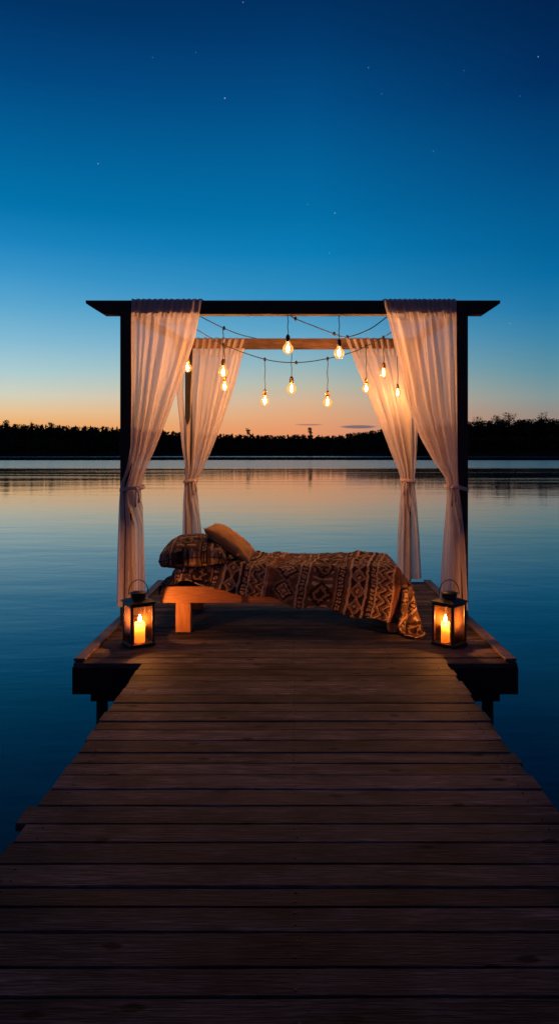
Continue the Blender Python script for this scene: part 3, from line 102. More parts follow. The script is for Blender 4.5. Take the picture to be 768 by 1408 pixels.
7258,-4,-4,-4,-5,-4,-4,-4,-4,-4,-4,-5,-4,-4,-5,-4,-4,-3,-4,-4,-4,-4,-4,-4,-5,-4,-5,-4,-4,-5,-4,-4,-3,-6,-5,-4,-3,-4,-4,-4,-5,-4,-4,-5,-4,-5,-4,-4,-5,-3,-4,-4,-4,-4,-5,-4,-4,-4,-5,-4,-4,-5,-4,-4,-5,-4,-4,-5,-4,-5,-5,-4,-5,-4,-4,-4,-4,-4,-4,-4,-2,-5,-4,-4,-3,-4,-4,-3,-4,-4,-4,-5,-4,-3,-4,-4,-4,-3,-4,-3,-4,-4,-3,-4,-3,-3,-3,-4,-4,-4,-4,-4,-3,-4,-4,-3,-2,-4,-3,-3,-3,-1,0,10,10,
7281,-4,-5,-4,-5,-4,-4,-4,-4,-4,-4,-4,-4,-5,-4,-4,-4,-4,-3,-4,-4,-4,-5,-4,-4,-5,-4,-5,-4,-4,-4,-5,-2,-7,-3,-4,-4,-4,-5,-4,-4,-5,-4,-4,-5,-4,-5,-4,-4,-3,-5,-4,-4,-4,-4,-4,-5,-4,-4,-5,-4,-4,-5,-4,-4,-5,-4,-4,-5,-4,-5,-5,-4,-4,-5,-3,-4,-4,-4,-4,-3,-4,-4,-4,-4,-3,-4,-3,-5,-4,-4,-4,-4,-4,-4,-3,-4,-4,-3,-4,-3,-4,-4,-4,-3,-3,-3,-4,-4,-4,-3,-4,-4,-3,-4,-4,-3,-3,-3,-3,-3,0,-1,8,11,
7303,-4,-4,-5,-4,-5,-4,-3,-4,-5,-4,-4,-4,-4,-4,-5,-4,-3,-4,-4,-4,-4,-4,-4,-5,-4,-5,-4,-5,-4,-4,-5,-3,-5,-4,-4,-3,-5,-5,-4,-4,-4,-5,-4,-4,-5,-4,-5,-5,-2,-5,-4,-4,-4,-4,-4,-4,-5,-4,-4,-5,-4,-4,-5,-4,-4,-5,-4,-4,-5,-4,-5,-5,-4,-3,-4,-4,-4,-4,-4,-3,-5,-4,-4,-3,-4,-3,-4,-4,-4,-5,-4,-4,-3,-4,-4,-4,-3,-4,-3,-4,-4,-3,-4,-4,-3,-4,-4,-4,-4,-4,-3,-4,-4,-4,-2,-3,-3,-3,-2,-3,0,-4,6,13,
7325,-4,-4,-5,-4,-4,-4,-4,-4,-4,-4,-4,-5,-4,-4,-4,-5,-3,-3,-4,-4,-4,-4,-5,-4,-5,-4,-5,-4,-5,-4,-4,-4,-5,-3,-4,-4,-5,-4,-4,-5,-4,-4,-4,-5,-4,-5,-4,-5,-3,-4,-4,-4,-4,-5,-4,-4,-4,-5,-4,-4,-5,-4,-4,-5,-4,-4,-5,-4,-4,-4,-5,-5,-4,-4,-3,-4,-4,-4,-4,-3,-5,-4,-4,-3,-4,-4,-3,-4,-5,-4,-4,-4,-4,-3,-4,-4,-4,-3,-4,-3,-4,-4,-4,-3,-4,-4,-4,-4,-4,-3,-4,-4,-4,-4,-3,-2,-2,-4,-4,-1,-2,-4,5,13,
7348,-4,-5,-4,-5,-4,-4,-4,-4,-4,-4,-4,-4,-4,-5,-4,-4,-3,-4,-3,-4,-5,-4,-5,-4,-4,-5,-4,-5,-4,-5,-4,-5,-4,-3,-4,-5,-4,-3,-5,-4,-4,-4,-5,-4,-5,-4,-5,-5,-2,-4,-5,-4,-4,-4,-4,-5,-4,-4,-5,-4,-4,-5,-4,-4,-4,-5,-4,-4,-4,-5,-4,-5,-4,-4,-3,-4,-4,-4,-4,-3,-4,-5,-3,-4,-4,-4,-4,-4,-4,-4,-4,-4,-4,-4,-4,-3,-4,-4,-3,-4,-4,-4,-3,-4,-4,-4,-4,-4,-4,-4,-3,-3,-4,-4,-4,-4,-4,-4,1,-1,-3,-3,1,13,
7370,-4,-5,-4,-4,-5,-4,-4,-3,-4,-4,-4,-5,-4,-4,-4,-5,-3,-3,-4,-4,-5,-4,-4,-5,-4,-5,-4,-4,-5,-4,-5,-5,-3,-3,-5,-4,-3,-4,-5,-4,-4,-4,-5,-5,-4,-5,-5,-5,-2,-4,-4,-4,-5,-4,-4,-4,-5,-4,-4,-5,-4,-5,-4,-4,-4,-5,-4,-4,-4,-5,-4,-4,-4,-4,-3,-5,-4,-3,-4,-3,-4,-4,-4,-4,-4,-4,-4,-5,-4,-4,-4,-4,-4,-3,-4,-4,-4,-4,-3,-4,-4,-4,-3,-4,-4,-4,-4,-3,-4,-4,-4,-4,-4,-4,-3,-4,-4,-4,1,-4,1,-4,-2,12,
7392,-4,-5,-4,-4,-4,-4,-4,-4,-4,-4,-4,-4,-4,-5,-4,-4,-3,-4,-4,-4,-4,-4,-5,-4,-5,-4,-5,-4,-5,-4,-4,-6,-2,-4,-4,-4,-4,-4,-4,-5,-4,-4,-4,-5,-5,-5,-5,-5,-3,-3,-4,-4,-4,-4,-5,-4,-5,-4,-5,-4,-4,-5,-5,-3,-5,-4,-3,-5,-4,-4,-4,-4,-4,-4,-4,-5,-4,-3,-3,-4,-3,-4,-4,-4,-5,-4,-4,-4,-4,-4,-4,-4,-4,-4,-4,-4,-4,-4,-4,-3,-4,-4,-3,-4,-4,-4,-3,-4,-3,-4,-5,-4,-4,-4,-3,-4,-4,-4,-4,2,0,-5,-5,12,
7414,-4,-5,-4,-4,-4,-4,-4,-4,-4,-4,-4,-4,-4,-5,-4,-4,-3,-4,-4,-4,-4,-5,-4,-5,-4,-4,-4,-5,-4,-5,-4,-5,-3,-4,-6,-4,-4,-4,-4,-3,-4,-4,-4,-5,-5,-5,-5,-5,-3,-4,-3,-4,-4,-4,-5,-4,-4,-5,-5,-4,-5,-4,-5,-4,-4,-3,-4,-4,-5,-4,-4,-4,-4,-4,-4,-4,-4,-4,-3,-3,-4,-4,-4,-4,-4,-4,-5,-4,-4,-4,-4,-4,-4,-3,-4,-4,-4,-4,-4,-4,-4,-3,-4,-4,-4,-3,-4,-4,-4,-4,-4,-4,-3,-4,-4,-4,-4,-4,-4,2,-4,-4,-4,11,
7435,-3,-5,-5,-4,-3,-4,-4,-3,-4,-4,-5,-5,-4,-4,-4,-4,-3,-4,-5,-4,-4,-4,-4,-4,-4,-5,-4,-4,-5,-4,-5,-4,-4,-5,-5,-4,-5,-5,-4,-2,-5,-6,-5,-4,-3,-3,-5,-5,-4,-4,-4,-5,-4,-4,-5,-3,-2,-5,-4,-5,-5,-5,-4,-4,-3,-4,-4,-4,-4,-4,-4,-5,-4,-4,-4,-4,-4,-4,-2,-3,-4,-4,-4,-5,-4,-4,-4,-4,-4,-4,-4,-4,-4,-4,-4,-4,-4,-4,-3,-4,-4,-4,-3,-4,-4,-4,-4,-3,-4,-4,-4,-4,-4,-4,-4,-3,-4,-4,-5,-4,-3,-4,1,-4,
7454,-8,4,-5,-5,-3,-3,-4,-4,-4,-5,-4,-5,-4,-4,-6,-18,14,-5,-4,-4,-4,-5,-4,-4,-5,-4,-4,-5,-4,-4,-4,-16,7,-5,-5,-4,-5,-5,-4,-4,-6,-5,-4,-2,-4,-4,-4,-8,-1,-5,-4,-5,-5,-4,-4,-1,-4,-5,-4,-4,-5,-5,-5,-1,-5,-4,-3,-4,-5,-4,-4,-4,-4,-4,-4,-4,-4,-4,-3,-1,-5,-4,-5,-4,-4,-5,-4,-4,-4,-4,-4,-4,-4,-4,-3,-4,-4,-4,-4,-4,-4,-3,-4,-4,-4,-4,-4,-4,-4,-3,-4,-4,-4,-4,-4,-4,-3,-4,-4,-5,-3,-4,1,-6,
7457,11,-7,1,0,-2,-4,-4,-4,-4,-5,-4,-6,-5,-5,-6,-3,-2,0,-4,-5,-4,-4,-5,-4,-5,-5,-4,-4,-5,-3,-7,-4,-5,-2,-5,-5,-4,-3,-5,-5,-6,-5,-5,-4,-3,-3,-3,-5,-5,-4,-4,-5,-5,-4,-5,-4,-4,-5,-4,-4,-4,-4,-3,-3,-3,-3,-4,-4,-4,-4,-5,-4,-4,-4,-4,-4,-4,-4,-2,-2,-5,-4,-4,-5,-4,-4,-4,-4,-5,-3,-4,-4,-4,-4,-4,-4,-4,-4,-4,-3,-4,-4,-4,-3,-4,-4,-4,-4,-4,-4,-4,-4,-4,-4,-3,-4,-4,-4,-4,-4,-4,-3,-3,-3,
7479,6,-2,0,1,-1,-4,-4,-5,-6,-5,-5,-4,-5,-5,-4,-3,-3,-3,-1,-5,-4,-5,-4,-5,-4,-5,-4,-4,-4,-6,-4,-5,-4,-4,-3,-5,-3,-4,-6,-5,-5,-5,-5,-3,-4,-4,-3,-5,-4,-5,-4,-5,-4,-5,-5,-4,-4,-5,-4,-4,-4,-3,-5,-3,-2,-2,-4,-4,-5,-4,-4,-4,-5,-4,-4,-3,-4,-4,-3,-3,-4,-4,-4,-4,-5,-4,-4,-4,-4,-4,-4,-4,-4,-4,-4,-3,-4,-4,-4,-4,-4,-4,-3,-4,-4,-4,-4,-4,-4,-4,-4,-4,-3,-4,-4,-4,-4,-4,-4,-4,-3,-3,-4,-3,
7486,-6,11,15,0,-1,-3,-5,-5,-5,-5,-5,-5,-4,-5,-5,-4,-3,-3,-1,-4,-4,-4,-5,-4,-5,-4,-5,-4,-5,-4,-4,-5,-4,-5,-3,-4,-4,-3,-6,-5,-6,-4,-4,-5,-4,-3,-3,-5,-5,-4,-5,-4,-5,-5,-4,-5,-4,-4,-5,-4,-4,-4,-5,-4,0,-4,-2,-4,-4,-4,-5,-4,-4,-4,-4,-4,-4,-4,-2,-4,-3,-5,-4,-4,-4,-4,-5,-4,-4,-4,-4,-4,-4,-3,-4,-4,-4,-3,-4,-4,-5,-3,-4,-4,-4,-3,-4,-4,-4,-4,-4,-4,-4,-4,-4,-4,-4,-3,-5,-3,-4,-3,-3,-4,
7491,9,7,3,14,-3,-1,-3,-5,-5,-4,-4,-5,-4,-4,-5,-4,-4,-3,-3,-1,-5,-4,-4,-5,-4,-5,-4,-5,-4,-5,-4,-5,-4,-4,-3,-4,-4,-5,-4,-6,-5,-4,-5,-4,-4,-4,-3,-5,-5,-4,-5,-4,-5,-4,-4,-5,-4,-5,-4,-5,-5,-4,-4,-5,-3,1,-4,-3,-4,-4,-4,-5,-4,-4,-4,-4,-4,-4,-2,-3,-4,-4,-5,-4,-4,-4,-4,-5,-4,-4,-3,-4,-4,-4,-4,-4,-3,-4,-4,-4,-4,-4,-4,-3,-4,-4,-4,-4,-4,-4,-4,-4,-4,-4,-3,-5,-4,-4,-3,-4,-3,-3,-4,-3,
7511,10,7,-2,11,-4,4,-10,-2,-2,-3,-3,-3,-4,-4,-3,-4,-3,-4,-3,-1,-4,-5,-4,-5,-4,-4,-5,-4,-5,-4,-5,-4,-4,-4,-4,-4,-4,-5,-4,-5,-5,-4,-5,-4,-5,-4,-3,-5,-4,-5,-5,-4,-4,-5,-4,-4,-5,-5,-4,-5,-4,-5,-4,-5,-4,-4,2,-3,-4,-4,-4,-4,-4,-4,-4,-4,-4,-4,-2,-4,-4,-4,-4,-4,-5,-4,-4,-4,-5,-4,-3,-4,-4,-4,-4,-3,-4,-3,-4,-5,-3,-4,-4,-4,-4,-4,-4,-4,-4,-4,-4,-4,-4,-4,-4,-3,-4,-5,-3,-3,-4,-3,-3,-3,
7531,10,5,-3,4,7,-10,-6,-1,-6,1,-3,-2,-2,-2,-3,-2,-3,-3,-2,-4,0,-5,-4,-4,-5,-4,-4,-5,-4,-5,-4,-5,-4,-4,-4,-4,-4,-4,-5,-5,-4,-5,-4,-4,-5,-4,-3,-5,-5,-5,-4,-5,-4,-5,-4,-4,-5,-4,-5,-4,-5,-5,-4,-5,-4,-4,-4,0,-1,-5,-3,-4,-4,-4,-4,-3,-4,-4,-2,-4,-5,-4,-4,-4,-4,-4,-5,-4,-4,-4,-4,-4,-4,-4,-3,-4,-3,-4,-4,-4,-4,-4,-4,-4,-4,-4,-4,-4,-3,-4,-4,-4,-5,-4,-4,-3,-4,-4,-4,-3,-3,-3,-4,-3,
7551,10,0,1,7,-9,-7,-3,-6,0,-2,2,-7,-3,-1,-1,-2,-2,2,-6,-1,-2,-3,-2,-4,-3,-4,-4,-3,-5,-4,-4,-5,-5,-3,-4,-4,-4,-5,-5,-4,-5,-4,-4,-5,-4,-5,-3,-5,-5,-4,-5,-4,-5,-5,-4,-4,-4,-5,-4,-5,-5,-4,-5,-4,-5,-4,-4,-3,-2,-2,-4,-1,-4,-4,-3,-4,-4,-4,-2,-4,-5,-4,-4,-5,-4,-4,-4,-4,-5,-4,-4,-4,-3,-4,-4,-4,-3,-5,-3,-4,-4,-4,-3,-4,-4,-4,-4,-4,-4,-4,-4,-4,-4,-4,-5,-3,-4,-4,-3,-3,-3,-4,-3,-3,
7571,8,-2,7,-9,-6,-5,-5,-2,-1,3,-6,-6,0,-2,-1,-4,-2,5,-8,-1,-3,1,-4,-3,-1,-2,-3,-3,-3,-3,-4,-4,-3,-5,-2,-5,-4,-6,-4,-5,-4,-4,-5,-4,-5,-4,-4,-5,-4,-5,-5,-4,-5,-4,-4,-4,-5,-4,-5,-5,-4,-5,-4,-4,-5,-4,-5,-4,-3,-3,-4,0,-1,-3,-3,-4,-4,-3,-5,-4,-4,-4,-5,-4,-4,-5,-3,-5,-4,-4,-4,-4,-4,-4,-4,-4,-4,-4,-3,-4,-4,-3,-4,-5,-4,-3,-4,-4,-4,-4,-4,-4,-4,-4,-4,-5,-4,-3,-3,-3,-3,-3,-4,-3,
7593,-1,6,-8,-5,-5,-5,-2,-1,0,0,-9,-2,-2,-2,1,-6,-2,5,-7,-3,-2,-4,0,-5,2,-6,1,-2,-2,-2,-2,-3,-2,-4,-2,-4,-4,-5,-4,-5,-4,-4,-5,-4,-4,-5,-3,-5,-5,-5,-4,-5,-4,-5,-4,-4,-4,-5,-4,-5,-4,-4,-5,-4,-4,-5,-5,-4,-4,-4,-4,-5,3,-4,1,-4,-3,-4,-5,-4,-4,-6,-4,-4,-4,-4,-4,-4,-4,-4,-4,-5,-4,-3,-4,-4,-4,-4,-4,-4,-3,-4,-4,-4,-4,-5,-4,-4,-4,-3,-4,-3,-4,-5,-4,-4,-5,-2,-3,-3,-3,-4,-3,-3,
7610,0,-4,-4,-2,-7,-3,-1,-1,1,-9,-2,-4,-1,-2,0,-6,-2,5,-6,-5,-1,-5,-3,-3,1,-6,2,-4,-2,-1,-2,-2,-1,-2,-3,0,-4,-3,-4,-3,-4,-4,-4,-3,-5,-4,-4,-5,-5,-4,-5,-5,-4,-4,-4,-5,-4,-4,-5,-4,-4,-5,-4,-4,-5,-4,-5,-4,-5,-4,-4,-5,-4,3,-4,1,-3,-4,-4,-5,-4,-6,-3,-5,-4,-4,-4,-4,-4,-4,-4,-4,-4,-4,-4,-4,-4,-4,-4,-4,-3,-4,-4,-4,-5,-4,-3,-5,-4,-4,-4,-4,-4,-3,-4,-5,-3,-3,-2,-4,-3,-3,-3,-3,
7613,3,-1,0,-1,-2,-2,-2,-2,-8,-2,-5,-3,-2,-2,1,-6,-3,4,-3,-7,0,-6,-5,0,-5,-2,1,-4,-1,-1,-1,-4,-1,-5,-1,1,-5,-1,-2,-3,-2,-3,-2,-3,-3,-4,-4,-4,-5,-4,-5,-4,-5,-4,-4,-4,-4,-5,-4,-5,-4,-4,-5,-4,-4,-4,-5,-4,-5,-4,-5,-4,-5,-4,3,-5,2,-3,-5,-3,-8,-3,-3,-4,-4,-4,-5,-4,-4,-4,-4,-3,-4,-4,-5,-4,-4,-4,-4,-4,-3,-4,-4,-4,-4,-4,-5,-4,-4,-4,-4,-4,-5,-4,-3,-4,-3,-2,-3,-3,-3,-4,-3,-3,
7612,3,-1,-1,4,-5,0,3,0,-2,-3,-2,-2,-3,-4,-1,-5,-3,0,1,-7,0,-6,-4,-4,-2,-3,-2,1,-3,-2,1,-5,-3,-4,-2,1,-6,-4,-2,-2,-2,1,-2,-2,-2,-2,-3,-3,-4,-3,-4,-4,-4,-4,-3,-5,-4,-4,-5,-4,-5,-4,-4,-4,-5,-4,-4,-4,-5,-5,-4,-5,-4,-5,-3,1,-4,1,-4,-4,-6,-4,-2,-4,-4,-4,-4,-4,-4,-4,-4,-4,-4,-4,-4,-4,-4,-4,-4,-4,-4,-4,-4,-4,-4,-4,-4,-5,-4,-5,-5,-4,-3,-4,-3,-4,-2,-2,-3,-5,-3,-2,-3,-3,
7612,2,1,1,3,-6,1,5,-7,0,0,1,1,-1,-1,-1,-2,-1,-2,-2,-6,0,-6,-3,-4,-3,-2,-2,1,-4,-3,1,-4,-5,-3,-4,1,-5,-5,-3,-2,-1,0,-4,-3,-2,-2,0,-2,-1,-2,-3,-3,-2,-3,-4,-3,-3,-4,-4,-5,-4,-4,-5,-4,-4,-5,-4,-4,-4,-5,-5,-5,-4,-4,-5,-2,-1,-2,-1,-5,-4,-3,-4,-3,-4,-4,-4,-4,-3,-4,-4,-4,-5,-4,-4,-4,-4,-4,-3,-4,-4,-4,-5,-4,-4,-4,-4,-4,-4,-5,-5,-4,-4,-4,-3,-4,-3,-3,-3,-2,-4,-2,-3,-2,
7613,1,2,2,2,-4,4,-1,-7,0,0,3,-3,0,0,0,0,3,-3,2,-1,-2,-2,-2,-3,-3,-3,-4,0,-5,-3,-2,0,-6,-3,-4,-4,0,-7,-3,-2,-2,0,-5,-3,-3,-2,-2,-2,-1,-1,-3,-1,-1,-1,-2,-2,-3,-2,-3,-4,-4,-3,-4,-4,-4,-4,-4,-5,-4,-5,-5,-4,-5,-4,-4,-4,-2,-1,-2,-6,-1,-4,-3,-4,-3,-4,-3,-4,-4,-4,-4,-4,-4,-4,-4,-4,-5,-4,-4,-3,-4,-4,-4,-4,-4,-4,-4,-4,-4,-5,-5,-4,-4,-4,-4,-4,-5,-3,-3,-2,-2,-2,-2,-3,
7613,1,4,1,3,-3,2,-3,-5,0,3,-3,-1,3,-3,0,0,3,3,-6,0,0,0,1,1,-1,-1,-1,-2,-4,-3,-3,0,-6,-4,-3,-3,-5,-3,-3,-3,-3,-3,-3,-3,-3,-3,-3,-3,-1,-2,-2,-1,-3,-1,1,-5,0,-1,-2,-2,-2,-3,-3,-2,-4,-3,-4,-4,-4,-4,-4,-5,-4,-5,-4,-4,-1,-2,-4,-5,0,-3,-4,-3,-4,-3,-4,-4,-3,-4,-4,-4,-5,-4,-4,-4,-4,-4,-4,-4,-4,-4,-4,-4,-4,-5,-3,-3,-4,-5,-5,-4,-5,-4,-4,-4,-4,-4,-2,-2,-2,-2,-2,-3,
7613,1,4,2,2,1,-1,-5,-3,2,-1,-3,4,0,-4,0,1,3,3,-7,0,0,0,0,0,0,0,0,3,-1,0,-1,-2,-2,-3,-3,-3,-4,-4,-4,-3,-4,-3,-4,-3,-4,-4,-4,-3,-2,-2,-2,-1,0,-5,0,-5,-3,-2,-1,2,-4,0,-1,-2,-2,-2,-3,-2,-3,-4,-4,-4,-2,-5,-3,-5,-1,-9,1,-10,7,-5,-3,-2,-3,-4,-4,-3,-4,-4,-4,-4,-4,-4,-5,-4,-4,-4,-4,-3,-4,-4,-4,-5,-4,-4,-5,-4,-4,-4,-3,-5,-4,-4,-4,-4,-5,-2,-3,-2,-2,-2,-3,-3,
7613,1,4,3,1,0,-3,-2,-2,0,-3,2,6,-3,-5,1,1,3,3,-8,0,0,1,0,0,0,-1,3,0,-3,0,0,0,0,2,-1,0,-1,-3,-3,-3,-3,-4,-5,-3,-5,-5,-4,-4,-3,-2,-3,-2,1,-6,-3,-4,-2,-3,-2,2,-6,-2,-1,-2,1,-2,-1,0,-1,-1,-2,-3,-2,-3,-5,-1,-13,3,-9,-1,-5,0,4,-2,-4,-3,-4,-3,-3,-4,-4,-4,-4,-5,-4,-4,-4,-4,-4,-4,-4,-4,-4,-4,-5,-4,-4,-4,-4,-4,-5,-4,-4,-4,-4,-3,-4,-3,-3,-2,-2,-2,-3,-3,
7614,-1,4,3,2,0,-3,-3,-1,-1,0,6,1,-7,-2,1,1,4,3,-9,0,0,1,2,-2,0,1,0,-1,0,-1,0,0,0,0,0,0,0,4,-2,0,-2,-1,-2,-3,-4,-4,-3,-5,-6,-3,-4,-3,-3,0,-7,-3,-4,-3,-4,2,-6,-3,-2,-2,-2,-2,-1,-1,1,-3,-1,-1,-1,0,5,-12,0,0,-9,1,-5,0,-2,1,-1,-3,-3,-3,-3,-3,-4,-5,-4,-4,-5,-4,-4,-4,-4,-4,-4,-4,-5,-4,-4,-4,-4,-4,-4,-4,-4,-4,-5,-4,-3,-3,-4,-3,-3,-2,-2,-3,-2,-3,
7615,-2,1,5,1,-1,-4,0,0,0,4,1,-1,-7,0,3,-1,4,3,-9,0,0,4,1,-3,-1,1,0,-2,2,1,-3,1,0,-1,1,-1,0,4,-3,-1,0,0,2,1,-1,-1,-2,-2,-4,-4,-3,-4,-6,-4,-4,-4,-4,-4,-2,-6,-3,-4,-3,-2,-3,-2,-3,-2,-1,-1,-1,-1,5,3,-10,3,-9,12,-7,-10,7,-1,-1,-2,-2,-5,-1,-1,-2,-1,-3,-4,-5,-4,-4,-5,-4,-4,-4,-4,-4,-4,-5,-3,-4,-4,-4,-5,-3,-4,-4,-5,-4,-4,-3,-4,-4,-2,-3,-2,-2,-3,-2,-3,
7615,-1,-1,3,1,-3,0,2,-1,0,2,1,-2,-5,2,4,-3,4,3,-9,0,1,5,0,-5,-1,2,2,-2,-2,3,-3,1,0,-1,1,1,-2,3,-1,-1,0,-1,2,-2,0,2,1,0,-1,-1,-1,-2,-2,-4,-4,-4,-4,-6,-5,-4,-5,-4,-5,-3,-3,-4,-3,-2,-2,-2,-1,0,1,2,-12,-2,11,6,-18,2,2,-5,-1,2,-2,1,-1,-1,-1,-2,-5,7,-5,-4,-5,-4,-5,-3,-3,-4,-5,-4,-4,-4,-4,-4,-4,-4,-4,-4,-4,-4,-4,-4,-4,-5,-2,-2,-3,-2,-2,-3,-3,-2,
7616,-1,-1,-2,1,1,2,2,-4,1,1,0,-4,0,2,5,-5,3,4,-9,1,1,5,-1,-6,-1,1,3,2,-1,-4,0,1,0,0,0,0,2,-2,1,-1,0,0,-1,0,0,1,0,0,0,0,0,1,0,0,-1,-2,-2,-2,-4,-4,-5,-5,-5,-6,-4,-5,-5,-4,-3,-2,0,1,-1,-9,-4,4,10,5,-20,-9,0,4,-2,-2,2,-1,-1,0,0,-1,0,-13,20,2,-5,-5,-4,-2,-4,-4,-4,-4,-4,-4,-5,-4,-4,-4,-4,-4,-4,-4,-4,-4,-4,-4,-2,-3,-2,-2,-3,-2,-3,-3,
7616,-1,0,0,1,0,0,3,-5,0,0,-1,0,0,1,8,-8,4,2,-8,2,3,1,0,-7,-2,4,0,2,0,0,0,-1,0,0,0,0,0,0,0,0,0,0,0,0,0,0,-1,0,0,0,0,-1,0,0,0,1,0,1,0,-1,-2,-3,-4,-4,-5,-5,-6,-6,-5,-5,-3,-4,-5,-3,1,6,1,11,-20,-13,-4,-2,1,0,0,-1,0,0,-1,0,-6,-17,20,20,7,-4,-4,-2,-4,-4,-4,-4,-4,-4,-4,-4,-4,-5,-4,-4,-4,-4,-4,-4,-4,-4,-2,-2,-2,-3,-2,-3,-2,-3]
